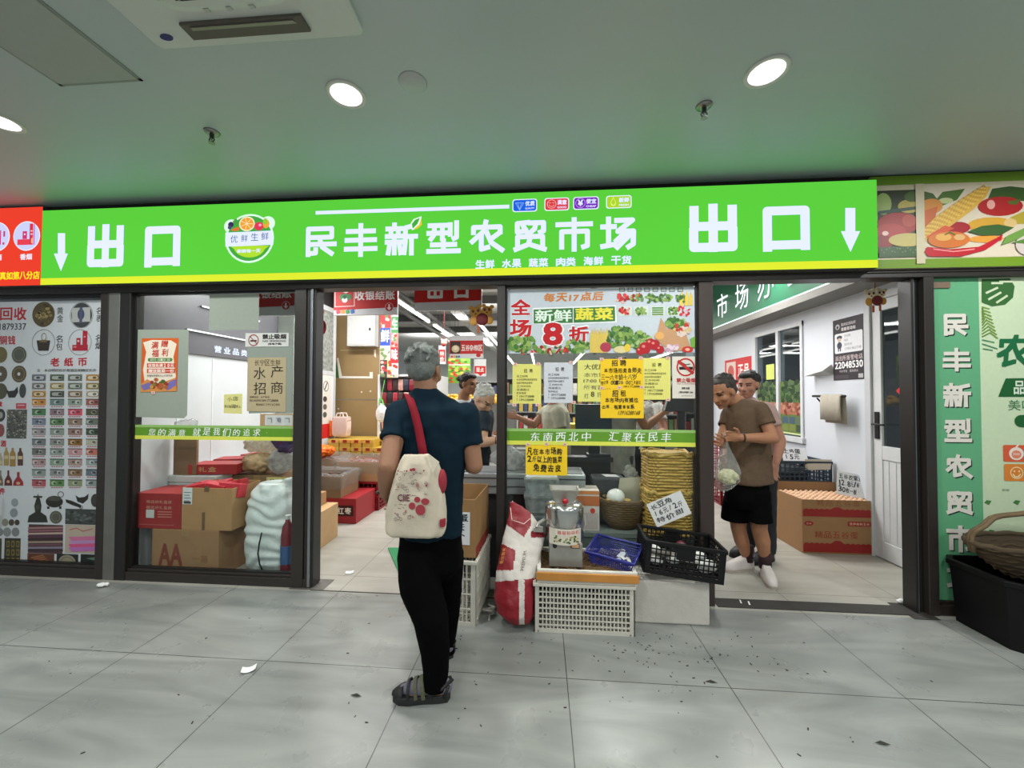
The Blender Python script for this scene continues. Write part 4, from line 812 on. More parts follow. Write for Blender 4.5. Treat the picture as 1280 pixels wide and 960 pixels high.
p.build('window_print', wo, label='printed food pictures on the lower panes')
rsn = Print((OX-.003,0,0), U=(0,-1,0), V=(0,0,1), N=(-1,0,0))
rsn.rect(-6.55,1.62,-5.75,2.02,(206,38,38),0); rsn.rect(-6.5,1.66,-6.2,1.98,(226,200,190),1); rsn.ell(-6.35,1.82,.1,.11,(200,90,80),2); rsn.chars('正品', -6.14,1.74,-5.8,1.92,(250,240,236),2,.03)
o = rsn.build('red_notice'); tag(o, 'red notice board on office wall behind the two men', 'notice')
# door with glass upper half
dr = MB(); y0, y1 = 3.02, 3.74
dr.box(OX-.02,OX+.06,y0-.05,y0,0,2.36); dr.box(OX-.02,OX+.06,y1,y1+.06,0,2.36); dr.box(OX-.022,OX+.06,y0-.05,y1+.06,2.30,2.362)
do = struct('door_1', dr, mat('door_frame_white', (196,198,202), .4, var=.03))
DW = mat('door_white', (206,208,210), .4, var=.03)
b = MB(); b.box(OX,OX+.04,y0,y0+.09,.0,2.3); b.box(OX,OX+.04,y1-.09,y1,.01,2.3); b.box(OX+.001,OX+.04,y0+.09,y1-.09,.01,.16); b.box(OX+.001,OX+.04,y0+.09,y1-.09,.88,1.0); b.box(OX+.001,OX+.04,y0+.09,y1-.09,2.2,2.3); b.build('leaf', DW, do, bevel=.004)
b = MB(); b.box(OX+.012,OX+.03,y0+.09,y1-.09,.16,.88)
for k in range(8): b.box(OX+.008,OX+.013,y0+.1+k*.068,y0+.155+k*.068,.17,.87)
b.build('lower_panel', DW, do)
b = MB(); b.box(OX+.018,OX+.022,y0+.09,y1-.09,1.0,2.2); b.build('pane', OG, do)
b = MB(); b.box(OX-.012,OX,y1-.07,y1-.03,1.06,1.30); b.cyl((OX-.012,y1-.05,1.19),(OX-.05,y1-.05,1.19),.009,n=8); b.tube([(OX-.05,y1-.06,1.19),(OX-.05,y1-.05,1.19),(OX-.05,y1-.17,1.19)],.009,8); b.build('door_handle', mat('black_handle', (22,22,24), .35), do)
p = Print((OX+.017,0,0), U=(0,-1,0), V=(0,0,1), N=(-1,0,0)); cy_, cz_ = -3.275, 1.485
p.poly([(cy_-.25,cz_),(cy_,cz_-.25),(cy_+.25,cz_),(cy_,cz_+.25)], (206,34,30), 1); p.chars('福', cy_-.06, cz_-.09, cy_+.08, cz_+.09, (206,150,60), 2, .02)
o = p.build('paper_diamond'); tag(o, 'red diamond paper with gold character on the office door glass', 'paper')
# police phone poster
p = Print((OX-.003,0,0), U=(0,-1,0), V=(0,0,1), N=(-1,0,0)); a, c_ = -4.20, -3.81
def pu(f): return a+(c_-a)*f
p.rect(a,1.60,c_,2.215,(52,46,52),0); p.chars('雷达轨道交通派出所', pu(.28),2.14,pu(.74),2.17,(214,206,206),1,.01); p.chars('联勤联动站', pu(.28),2.09,pu(.74),2.125,(214,206,206),1,.02); p.ell(pu(.16),2.14,.028,.028,(170,170,176),1); p.ell(pu(.16),2.135,.014,.016,(52,46,52),2)
p.rrect(pu(.06),1.87,pu(.94),2.07,(226,226,230),1,.08)
p.ell(pu(.22),2.03,.036,.02,(60,64,80),2); p.ell(pu(.22),2.005,.024,.02,(206,180,160),3); p.ell(pu(.22),1.95,.032,.035,(60,64,80),3); p.rect(pu(.17),1.89,pu(.205),1.93,(60,64,80),3); p.rect(pu(.235),1.89,pu(.27),1.93,(60,64,80),3)
for k, (t, e) in enumerate((('责任民警',.58),('电话',.5),('服务时间',.62),('13901862708',.9))): p.chars(t, pu(.38),2.025-k*.043,pu(e),2.05-k*.043,(120,120,128),2,.0)
p.chars('派出所报警电话', pu(.06),1.795,pu(.94),1.845,(206,190,190),1,.012); p.text('22048530', pu(.06),1.715,pu(.94),1.785,(240,240,240),1,.02); p.chars('守护平安 服务群众', pu(.2),1.675,pu(.8),1.7,(200,196,196),1,.0)
p.rect(pu(.06),1.615,pu(.5),1.65,(72,66,72),1); p.rect(pu(.8),1.615,pu(.94),1.655,(180,180,180),1)
o = p.build('police_poster'); tag(o, 'dark grey phone number poster on office wall beside the door', 'poster')
# small folded leaflet holder and towel rail
t = thing('leaflet_holder', 'small folded paper holder on office wall under the dark poster', 'holder', (OX-.02, 4.33, 1.66))
b = MB(); b.add([(OX,4.48,1.66),(OX,4.2,1.66),(OX-.1,4.22,1.70),(OX-.1,4.5,1.66),(OX-.02,4.46,1.76),(OX-.02,4.2,1.77)], [(0,1,2,3),(3,2,5,4),(0,4,5,1),(0,3,4),(1,5,2)]); b.build('folded_sheet', mat('leaflet_paper', (196,196,194), .6), t)
t = thing('towel_holder', 'black wall rail with hanging grey beige towel beside the door', 'towel rail', (OX-.05, 4.1, 1.35))
b = MB(); b.box(OX-.015,OX,4.28,4.33,1.36,1.46); b.cyl((OX-.01,4.32,1.44),(OX-.11,4.32,1.44),.012,n=10); b.cyl((OX-.10,4.36,1.44),(OX-.10,3.92,1.44),.012,n=10); b.tube([(OX,4.3,1.38),(OX-.05,4.3,1.36),(OX-.10,4.3,1.42)],.008,8); b.build('rail', mat('rail_black', (26,26,28), .4), t)
b = MB(); prof = [(OX-.125,1.20),(OX-.128,1.35),(OX-.122,1.44),(OX-.10,1.458),(OX-.078,1.44),(OX-.072,1.30),(OX-.07,1.17)]
rows_ = []
for j in range(9):
    y = 4.22-j*.034; rows_.append([Vector((x+.004*math.sin(j*1.9+i), y+.004*math.sin(i), z)) for i, (x, z) in enumerate(prof)])
vs = [q for r in rows_ for q in r]; n_ = len(prof); b.add(vs, [(j*n_+i, j*n_+i+1, (j+1)*n_+i+1, (j+1)*n_+i) for j in range(8) for i in range(n_-1)])
o = b.build('towel', mat('towel_cloth', (176,168,154), .9, bump=.4, bscale=140), t, smooth=True); md = o.modifiers.new('s','SOLIDIFY'); md.thickness = .006
# market ceiling: beams, tubes, ducts
random.seed(5)
ST = mat('ceiling_steel', (110,110,108), .6, .3)
t = thing('ceiling_truss', 'grey steel pipes and trays crossing the open market ceiling', 'pipework', (-1.5, 7, 3.2))
b = MB()
for y in (4.4, 6.2, 8.0, 9.8, 11.6): b.box(-6.5,6.4,y,y+.08,3.38,3.54)
b.build('cross_beam', ST, t)
b = MB()
for x in (-3.1,-2.6,-.6,.9,2.3): b.cyl((x,3.2,3.3),(x,17,3.3),.05,n=10)
b.build('pipe', ST, t)
b = MB()
for x in (-1.9,.3): b.box(x,x+.22,3.2,17,3.18,3.24)
b.build('cable_tray', mat('tray_grey', (150,150,148), .5, .3), t)
TUBE = mat('tube_glow', (255,253,246), .4, emit=TUBE_E, var=0)
def tube_lamp(x, y0, y1, z, lab, along='y'):
    t = thing('tube_lamp', lab, 'ceiling light', (x, (y0+y1)/2, z), group='tube lamps of the market ceiling')
    b = MB(); b.box(x-.035,x+.035,y0,y1,z+.02,z+.05); b.build('housing', mat('lamp_housing', (206,206,204), .5), t)
    b = MB(); b.cyl((x,y0+.01,z),(x,y1-.01,z),.028,n=10); b.build('tube', TUBE, t)
    b = MB()
    for y in (y0+.2, y1-.2): b.cyl((x,y,z+.05),(x,y,3.55),.004,n=6)
    b.build('hanger', ST, t)
for x, y0, y1, lab in ((-2.38,5.9,7.95,'tube lamp over the doorway, nearest of the left row'),(-2.38,8.35,11.0,'tube lamp farther along the left row over the doorway'),(-2.38,11.3,13.6,'tube lamp, last of the left row over the doorway'),
        (-1.35,8.2,11.9,'tube lamp over the doorway beside the tiger hanging'),(-1.35,12.2,14.6,'tube lamp behind the tiger hanging near far signs'),
        (onZ(635,447,2.75).x,11.6,15.6,'far tube lamp just above the leftmost notice in middle window'),(onZ(666,447,2.75).x,11.6,15.6,'far tube lamp above the grey notice in middle window'),(onZ(724,447,2.75).x,11.6,15.6,'far tube lamp above the discount notice in middle window'),(onZ(826,445,2.75).x,11.6,14.6,'far tube lamp above the no smoking sign in middle window'),(2.2,4.2,6.4,'tube lamp nearest the office, over the right doorway')):
    tube_lamp(x, y0, y1, 2.75 if y0 == 11.6 else 3.0 if x < -1 else 2.9, lab)
# left corner: glowing strips painting in tube reflections on the dark soffit; lit letters
for (y0, y1, z, lab) in ((2.95,3.55,2.42,'slim glowing tube reflection high on the dark soffit in left window'),(3.45,4.2,2.28,'slim glowing tube reflection in the middle of dark soffit in left window'),(3.3,4.4,2.03,'slim glowing tube reflection low on the dark soffit in left window')):
    t = thing('soffit_reflection', lab, 'reflection', (-3.26, (y0+y1)/2, z)); b = MB(); b.box(-3.28,-3.262,y0,y1,z,z+.014); b.build('housing', ST, t); b = MB(); b.box(-3.262,-3.25,y0,y1,z,z+.012); b.build('tube', mat('slim_glow', (255,255,255), .4, emit=2.2, var=0), t)
p = Print((-3.277,0,0), U=(0,1,0), V=(0,0,1), N=(1,0,0), emit=1.4); p.chars('营业品类', 3.6,1.86,4.06,1.93,(226,232,255),2,.03,gap=.25); o = p.build('lit_letters'); tag(o, 'small glowing white letters above the white wall in left window', 'sign')
# door partition with ornaments at the left of the doorway
pt = thing('side_partition', 'white framed glazed partition just inside the doorway on the left', 'partition', (-3.05, 4.9, 0))
PW = mat('partition_frame', (190,192,194), .4)
b = MB(); b.box(-3.07,-3.03,5.4,5.46,0,2.7); b.box(-3.07,-3.03,4.6,5.4,2.63,2.7); b.box(-3.07,-3.03,4.6,5.4,1.72,1.78); b.build('frame', PW, pt)
b = MB(); b.box(-3.06,-3.04,4.6,5.4,1.78,2.63); b.build('glazed_panel', clear('frosted_panel', (206,210,206), .5, haze=.75, hazecol=(200,202,196)), pt)
b = MB(); b.box(-3.065,-3.035,4.6,5.4,0,1.72); b.build('lower_panel', WHITE, pt)
p = Print((-3.033,.55,.11), U=(0,1,0), V=(0,0,1), N=(1,0,0)); p.rect(4.25,.82,4.80,1.6,(214,210,202),0)
p.chars('饭', 4.3,1.42,4.42,1.6,(40,36,34),2,.03); p.ringe(4.66,1.45,.07,.075,.14,(60,70,70),2); p.line([(4.63,1.41),(4.69,1.5)],.02,(60,70,70),3)
for k in range(3): p.ell(4.64,1.27-k*.11,.05,.04,[(70,64,60),(96,90,84),(80,90,80)][k],2); p.rect(4.42,1.25-k*.11,4.5,1.27-k*.11,(90,90,90),2); p.rect(4.42,1.28-k*.11,4.5,1.295-k*.11,(120,120,120),2)
p.rect(4.25,.72,4.80,.92,(196,36,36),3); p.ringe(4.5,.82,.06,.06,.2,(240,230,226),4); p.chars('真香', 4.42,.86,4.58,.91,(240,230,226),4,.02)
o = p.build('menu_poster'); tag(o, 'cream and red food poster on the partition inside the doorway', 'poster')
# brown column with electric box
col_ = thing('column_cladding', 'brown board cladding of the column inside the doorway', 'column', (-2.85, 5.9, 0))
BRN = mat('brown_board', (150,124,82), .6, var=.05, scale=5)
b = MB(); b.box(-3.21,-2.5,5.75,6.3,1.37,3.54); b.build('upper_board', BRN, col_)
b = MB(); b.box(-3.21,-2.5,5.75,6.3,0,1.36); b.build('lower_board', BRN, col_)
p = Print(Y=5.747); WT = (226,222,212)
p.poly([(421,448),(423,447),(427.5,470),(462,470.5),(462,465),(466,465),(466,473),(424,473)], WT, 1); p.poly([(467.5,437),(470,437),(470,447),(467.5,445)], WT, 1); p.rect(425,437,456,438.5,(176,158,120),1)
for x, y in ((452,490),(463,489),(423,511)): p.ell(x,y,1.2,1,(220,210,190),1)
p.poly([(418.5,452),(421,453),(423.5,472),(418.5,472)],(50,110,50),1)
p.build('paper_scraps', col_, label='torn white paper edges left on the board')
eb = thing('electric_box', 'white metal electric box on the brown column', 'box', tuple(onY(452,432,5.65)))
a = onY(433.5,432.5,5.6)
b = MB(); b.box(a.x,a.x+.43,5.6,5.75,a.z,a.z+.50); b.build('body', mat('box_white', (206,208,206), .4), eb, bevel=.004)
b = MB(); b.box(a.x+.015,a.x+.415,5.592,5.6,a.z+.02,a.z+.48); b.build('door', mat('box_door', (198,200,198), .35), eb, bevel=.004)
b = MB(); b.box(a.x+.35,a.x+.375,5.582,5.592,a.z+.23,a.z+.27); b.build('lock', mat('lock_dark', (40,40,40), .4), eb)
def hang(px0, py0, px1, py1, Y, ztop, lab, fn, th=.03, group=None):
    t = thing('hanging_sign', lab, 'sign', tuple(onY((px0+px1)/2, py1, Y)), group=group)
    q0 = onY(px0, py1, Y); q1 = onY(px1, py0, Y)
    b = MB(); b.box(q0.x,q1.x,Y,Y+th,q0.z,ztop); b.build('board', mat('sign_white', (214,214,218), .4), t)
    p = Print(Y=Y-.001); fn(p, q0, q1); p.build('printing', t)
    b = MB()
    for f in (.15,.85): x = q0.x+(q1.x-q0.x)*f; b.cyl((x,Y+th/2,ztop-.02),(x,Y+th/2,3.55),.004,n=6)
    b.build('wire', ST, t)
def till(p, x0, x1, yt, yb, z1):
    q0 = onY(x0, yb, p.Y); q1 = onY(x1, yt, p.Y)
    w = x1-x0
    p.poly([p.uv(x0,yt+27), p.uv(x1,yt+23), (q1.x,z1), (q0.x,z1)], (186,34,34), 1, raw=True)
    p.chars('收银结账', x0+w*.33, yt+2.0, x1-3, yt+14.5, (240,236,236), 2, .025, gap=.05)
    p.ell(x1-10.5, yt+23, 5.2, 5.6, (230,220,220), 2); p.ell(x1-10.5, yt+23, 4.8, 5.2, (186,34,34), 3); p.rect(x1-11.5,yt+19.5,x1-9.5,yt+24,(240,236,236),4); p.poly([(x1-13.5,yt+23.5),(x1-7.5,yt+23.5),(x1-10.5,yt+27)],(240,236,236),4)
def f_(p, q0, q1):
    till(p, 417, 497, 361, 394, q1.z+.12)
    for a, b_ in (((419,363),(443,363)),((443,363),(443,382.5)),((443,382.5),(419,383.5)),((419,383.5),(419,363))): p.line([a, b_], .008, (240,200,196), 3)
    p.ell(431,372,6.5,4.6,(40,130,70),4); p.rrect(425,368,439,374.5,(40,130,70),4); p.ell(431,375,3.6,3.4,(236,236,232),5); p.ell(431,371.5,2.4,2.4,(24,84,44),6); p.poly([(427,364.5),(432,362),(436,365),(433,367)],(236,220,214),5)
    for k, c_ in enumerate(((226,70,90),(240,150,60),(60,150,80),(70,110,190))): p.poly([(420+k*6,388.5-k*.2),(424.5+k*6,387-k*.2),(425.5+k*6,391.5-k*.2),(421+k*6,393-k*.2)], c_, 3)
hang(417, 361, 497, 394, 3.9, 2.6, 'red and white checkout sign hanging before the brown column', f_)
def f_(p, q0, q1):
    till(p, 286, 368, 359, 392, q1.z+.12)
hang(290, 359, 370, 395, 3.3, 2.55, 'red and white checkout sign seen through the left window glass', f_)
def f_(p, q0, q1):
    p.poly([p.uv(518,378.5), p.uv(602,375.5), (q1.x,q1.z+.2), (q0.x,q1.z+.2)], (196,40,34), 1, raw=True)
    p.glyph('出', 533,352,555,374.5,(240,238,238),2,.17); p.glyph('口', 566,351,587.5,373.5,(240,238,238),2,.17)
hang(518, 358, 602, 388.5, 3.9, 2.6, 'red and white exit sign hanging before the tiger ornament', f_)
def f_(p, q0, q1):
    p.rect(562,425.5,604,442.5,(196,36,36),1); p.rect(563,427,575.5,442,(60,44,36),2); p.ell(569.5,436,5,4.6,(214,196,150),3); p.ell(569.5,435,3,2.6,(236,226,196),4)
    p.chars('五谷杂粮区', 576.5,431,603,438.5,(240,236,230),3,.02,gap=.05); p.ell(598,444,3,2.6,(196,36,36),3)
    for k, c_ in enumerate(((226,70,90),(240,150,60),(60,150,80),(70,110,190))): p.rect(563.5+k*3,444.5,566+k*3,447,c_,3)
hang(562, 425, 604, 448, 7.5, 2.62, 'red grain section sign hanging beyond the exit sign', f_)
def f_(p, q0, q1):
    p.rect(593,457.5,607,467,(196,36,36),1); p.poly([(597,467),(604,467),(600.5,470)],(196,36,36),1); p.chars('面点', 595,459.5,605,465,(240,236,230),3,.02)
hang(592.5, 457, 607.5, 470.5, 10, 2.4, 'tiny red arrow sign far back above the black-haired man', f_)
def f_(p, q0, q1):
    p.rect(548.5,437,556.5,454,(206,34,34),1); p.chars('特', 549.5,439,555.5,445,(240,236,230),3,.02); p.chars('价', 549.5,446,555.5,452,(240,236,230),3,.02); p.rect(548.5,452,556.5,455,(230,230,230),2)
hang(548, 436, 557, 455, 6.5, 2.3, 'small vertical red sign right of grey-haired man head', f_)
# tiger hangings: paper New Year ornaments with a round drum
def hanging_tiger(px, py, Y, s, lab, ztop):
    c0 = onY(px, py, Y); t = thing('tiger_ornament', lab, 'ornament', (c0.x, c0.y, c0.z-.5*s)); k = Matrix.Translation(c0) @ Matrix.Scale(s, 4)
    OR, YE, BR = mat('ornament_orange',(196,140,54),.6), mat('ornament_cream',(226,206,170),.6), mat('ornament_brown',(96,50,30),.6)
    b = MB()
    for cx, cz, r in ((-.2,.22,.24),(.24,.26,.22)): b.ell((cx,0,cz),(r,.05,r*.85))
    for cx, cz in ((-.4,.4),(-.06,.46),(.12,.47),(.44,.42)): b.ell((cx,0,cz),(.09,.04,.08))
    b.xf(k).build('heads', YE if 'office' in lab else OR, t, smooth=True)
    for cx, cz in ((-.3,.24),(-.1,.27),(.16,.3),(.34,.3)): b = MB(); b.ell((cx,-.05,cz),(.05,.02,.06)); b.xf(k).build('eye', BR, t, smooth=True)
    for cx, cz in ((-.2,.14),(.25,.2)): b = MB(); b.ell((cx,-.055,cz),(.04,.02,.03)); b.xf(k).build('nose', BR, t, smooth=True)
    b = MB(); b.ell((-.28,0,-.12),(.16,.05,.2)); b.xf(k).build('paw', OR, t, smooth=True); b = MB(); b.ell((.34,0,-.1),(.16,.05,.18)); b.xf(k).build('paw', OR, t, smooth=True)
    b = MB(); b.ell((.06,-.04,-.08),(.24,.07,.25)); b.xf(k).build('drum', mat('ornament_red',(110,18,22),.6,bump=.5,bscale=160), t, smooth=True)
    b = MB(); b.box(-.14,-.04,-.01,.01,-.62,-.3); b.box(.16,.26,-.01,.01,-.56,-.28) if 'office' in lab else None; b.xf(k).build('tags', mat('ornament_tag',(176,84,40),.6), t)
    b = MB(); b.cyl((c0.x,c0.y,c0.z+.4*s),(c0.x,c0.y,ztop),.003,n=6); b.build('string', mat('ornament_string',(150,40,30),.7), t)
hanging_tiger(601, 397, 3.0, .2, 'tiger paper ornament with red drum hanging beside the exit sign', 3.56)
hanging_tiger(1094, 374, 3.0, .155, 'tiger paper ornament with dark red drum before the office wall', 3.56)
t = thing('lantern_ornament', 'pink and red fish lantern ornament hanging by the doorway post', 'ornament', tuple(onY(400,440,3.1))); q = onY(400,408,3.1)
b = MB(); b.ell((q.x-.025,q.y,q.z),(.03,.03,.075)); b.ell((q.x+.012,q.y,q.z),(.03,.03,.07)); b.build('body', mat('lantern_pink',(214,150,140),.6), t, smooth=True)
b = MB(); b.ell((q.x+.03,q.y-.01,q.z-.01),(.03,.025,.06)); b.build('drum', mat('lantern_red',(150,24,26),.6), t, smooth=True)
b = MB(); b.ell((q.x+.01,q.y-.01,q.z+.09),(.025,.02,.035)); b.ell((q.x-.01,q.y-.01,q.z+.12),(.012,.01,.02)); b.ell((q.x+.028,q.y-.01,q.z+.12),(.012,.01,.02)); b.build('head', mat('lantern_gold',(196,140,70),.6), t, smooth=True)
b = MB(); b.tube([(q.x,q.y,q.z-.06),(q.x+.004,q.y,q.z-.2),(q.x-.006,q.y,q.z-.33)],[.008,.012,.006],6); b.build('tassel', mat('lantern_tassel',(150,60,54),.8), t)
b = MB(); b.cyl((q.x,q.y,q.z+.14),(q.x,q.y,3.56),.003,n=6); b.build('string', mat('ornament_string',(150,40,30),.7), t)
q = onY(520,432,5.6)
t = thing('figure_ornament', 'small pink round-headed ornament hanging above the grey-haired man', 'ornament', (q.x,q.y,q.z-.14)); 
q = onY(555,428,5.6); t.location = (q.x,q.y,q.z-.14)
b = MB(); b.ell((q.x,q.y,q.z),(.045,.04,.045)); b.ell((q.x-.035,q.y,q.z+.04),(.015,.015,.015)); b.ell((q.x+.035,q.y,q.z+.04),(.015,.015,.015)); b.build('head', mat('ornament_pink',(230,180,170),.6), t, smooth=True)
b = MB(); b.ell((q.x,q.y-.02,q.z-.04),(.03,.03,.025)); b.build('drum', mat('lantern_red',(150,24,26),.6), t, smooth=True)
b = MB(); b.cyl((q.x,q.y,q.z+.03),(q.x,q.y,3.5),.003,n=6); b.build('string', mat('ornament_string',(150,40,30),.7), t)
# ================================================================== GOODS INSIDE
CARD = mat('cardboard', (168,128,86), .75, var=.06, scale=8)
CARD_D = mat('cardboard_dark', (134,104,74), .75, var=.06, scale=8)
CARD_L = mat('cardboard_pale', (190,156,112), .75, var=.06, scale=8)
REDC = mat('red_carton', (168,34,38), .55, var=.06)
def open_box(mb, x0, x1, y0, y1, z0, z1, t=.008, m=None):
    mb.box(x0,x1,y0,y0+t,z0,z1,m); mb.box(x0,x1,y1-t,y1,z0,z1,m); mb.box(x0,x0+t,y0+t,y1-t,z0,z1,m); mb.box(x1-t,x1,y0+t,y1-t,z0,z1,m); mb.box(x0+t,x1-t,y0+t,y1-t,z0,z0+t,m)
def carton(name, lab, loc, dims, rz=0, m=CARD, fn=None, open_=False, flaps=True, cat='carton', group=None, tape=True):
    """closed or open carton on its base; fn prints on the front face (u to the right, v up, in metres)"""
    w, d, h = dims; t = thing(name, lab, cat, loc, rz, group); b = MB()
    if open_: open_box(b, -w/2, w/2, -d/2, d/2, 0, h, .006)
    else: b.box(-w/2, w/2, -d/2, d/2, 0, h)
    b.build('body', m, t, world=False, bevel=.004)
    if open_ and flaps:
        b = MB()
        for sx in (-1, 1): b.add([(sx*w/2,-d/2+.01,h),(sx*w/2,d/2-.01,h),(sx*(w/2+.05),d/2-.02,h-.10),(sx*(w/2+.05),-d/2+.02,h-.10)], [(0,1,2,3)])
        o = b.build('flaps', m, t, world=False); md = o.modifiers.new('s','SOLIDIFY'); md.thickness = .005
    elif tape and not open_:
        b = MB(); b.box(-.03,.03,-d/2-.001,d/2+.001,h*.86,h+.001); b.build('packing_tape', mat('tape_brown',(150,118,80),.35), t, world=False)
    if fn:
        p = Print((0,-d/2-.001,0), step=.0005); fn(p, w, d, h); o = p.mb.build('printing', None, t, world=False, fix=False)
    return t
# ---- left window: white chest, cartons, sack
t = thing('white_chest', 'white chest cabinet in the far left corner behind the left glass', 'cabinet', (-3.06, 3.5, 0))
b = MB(); b.box(-3.28,-2.84,3.17,4.0,.05,.66); b.build('body', mat('chest_white',(206,208,206),.35,var=.03), t, bevel=.01)
b = MB(); b.box(-3.285,-2.83,3.165,4.01,.66,.72); b.build('lid', mat('chest_lid',(214,216,214),.35), t, bevel=.008)
b = MB(); b.box(-3.27,-2.85,3.19,3.98,0,.05); b.build('plinth', mat('chest_plinth',(90,92,90),.6), t)
def f_(p, w, d, h):
    p.text('AA', -.22, .09, -.02, .26, (124,58,44), 1, .03); p.chars('一苗', .06,.12,.2,.18,(140,96,66),1,.02)
carton('cardboard_box', 'big carton printed AA at the bottom of the left window stack', (-2.79, 2.995, 0), (.56,.31,.37), 0, mat('carton_window',(150,112,78),.75,var=.06), f_)
def f_(p, w, d, h):
    for k, c_ in enumerate(((206,150,130),(206,150,130))): p.chars('精选好礼盒装', -.1, .2-k*.045, .12, .225-k*.045, c_, 1, .0)
    p.rect(-.1,.085,-.03,.15,(196,196,190),1); 
    for k in range(3): p.rect(.0,.09+k*.02,.12,.1+k*.02,(190,110,100),1)
    p.rect(-.16,.03,.14,.034,(190,110,100),1)
def red_gift(lab, loc, rz, dims=(.38,.3,.27)):
    t = carton('red_gift_box', lab, loc, dims, rz, mat('gift_red',(152,40,40),.5,var=.05), f_, tape=False); return t
t = red_gift('red carton with small code print resting before the white chest', (-3.03, 2.985, .37), 0, (.39,.28,.28))
def f_(p, w, d, h):
    p.rect(-.2,.2,-.12,.33,(214,216,216),1); 
    for k in range(4): p.rect(-.19,.29-k*.022,-.13-.01*(k % 2),.295-k*.022,(90,90,96),2)
    p.rect(-.19,.205,-.13,.222,(60,60,60),2); p.rect(-.035,.0,-.01,.14,(110,84,60),1); p.rect(-.02,.30,.02,.345,(110,84,60),1)
t = carton('cardboard_box', 'open carton with white label holding red packets, on the AA carton', (-2.62, 3.0, .37), (.42,.31,.33), .0, CARD, f_, open_=True, flaps=False)
RP = mat('red_packet', (190,40,54), .4, var=.1)
random.seed(21)
for k in range(7):
    b = MB(); b.box(-.09,.09,-.045,.045,-.006,.10, M=Matrix.Rotation(random.uniform(-.25,.25),4,'Y') @ Matrix.Rotation(random.uniform(-.25,.25),4,'X'))
    b.xf(Matrix.Translation((-2.74+.042*k, 2.93+.05*(k % 3), .62))); o = b.build('red_packet', RP, bevel=.006); tag(o, 'red packet standing in the open carton behind left glass', 'packet', 'red packets in the open carton')
def f_(p, w, d, h): p.chars('礼盒', -w*.3, h*.25, w*.1, h*.75, (206,160,110), 1, .02)
for k, (x, y, z, rz) in enumerate(((-2.93,3.32,.725,.12),(-2.96,3.62,.725,.3),(-2.90,3.86,.725,-.1))):
    carton('red_gift_box', ['long red gift box lying behind the open carton in left window','red gift box tilted on top of the red carton by the window','red gift box farthest back beside the plastic bags'][k], (x,y,z), (.42,.2,.09), rz, mat('gift_red2',(176,44,46),.45,var=.06), f_, tape=False)
b = MB(); b.box(-3.27,-3.05,3.2,3.22,.72,1.11); o = b.build('cardboard_sheet', CARD_D); tag(o, 'brown cardboard sheet standing on the white chest', 'cardboard')
FILMC = clear('plastic_film', (240,242,242), .9, haze=.16, hazecol=(226,228,228), rough=.12)
FILM2 = clear('plastic_film_pale', (244,244,242), .9, haze=.16, hazecol=(230,230,228), rough=.1)
random.seed(31)
def bag_blob(name, lab, cat, c, r, m, seed, wr=.026, ws=13.0, parent=None, group=None, vox=.014):
    random.seed(seed); b = MB(); b.ell(c, r)
    for k in range(6):
        a = random.uniform(0,6.28); b.ell((c[0]+r[0]*.55*math.cos(a), c[1]+r[1]*.55*math.sin(a), c[2]+r[2]*random.uniform(-.45,.5)), (r[0]*.5,r[1]*.5,r[2]*.5))
    o = voxel(b, name, vox, m, parent, 1, wr, ws)
    for v in o.data.vertices: q = v.co*ws*1.9; v.co += v.normal*(wr*1.1*(abs(noise.noise(q+Vector((3,1,2))))-.25))
    return tag(o, lab, cat, group) if parent is None else o
bag_blob('plastic_bag', 'crumpled clear bag on top of the cardboard sheet, top left', 'bag', (-3.17,3.21,1.16), (.09,.06,.045), FILMC, 1)
BAGW = mat('bread_bag', (206,196,180), .35, var=.12, bump=.5, bscale=22); BAGB = mat('bread_brown', (176,146,108), .6, var=.15, bump=.6, bscale=30)
carton('cardboard_box', 'tall carton standing under the stuffed bags behind left glass', (-2.58,3.5,0), (.48,.34,.70), 0, CARD_D, None)
bag_blob('stuffed_bag', 'pale stuffed plastic bag leaning at the white wall, upper one', 'bag', (-2.55,3.52,.97), (.28,.15,.10), clear('bag_milky',(236,232,224),.8,haze=.8,hazecol=(214,206,192),rough=.15), 2)
bag_blob('stuffed_bag', 'tan stuffed bag below the pale one behind left glass', 'bag', (-2.62,3.42,.80), (.16,.13,.09), BAGB, 3)
bag_blob('stuffed_bag', 'grey-white stuffed bag beside the purple packet behind left glass', 'bag', (-2.36,3.36,.83), (.13,.12,.10), clear('bag_milky2',(230,230,230),.8,haze=.85,hazecol=(196,194,192),rough=.15), 4)
bag_blob('purple_packet', 'crumpled purple snack packet near the steel door edge', 'packet', (-2.30,3.32,1.0), (.11,.08,.075), mat('purple_foil',(70,44,92),.3,.3,var=.2), 5)
b = MB(); b.box(-2.86,-2.42,3.72,3.74,.86,1.24); o = b.build('cardboard_sheet', CARD_L); tag(o, 'tan cardboard sheet behind the bags near the doorway post', 'cardboard')
p = Print(Y=3.2); p.rect(333,597,366,611,(196,186,120),0); p.chars('特价优惠', 337,599,363,604,(70,64,36),1,.0); p.chars('九元八', 346,604.5,363,609,(70,64,36),1,.0)
o = p.build('price_card'); tag(o, 'yellow price card above the white sack', 'card')
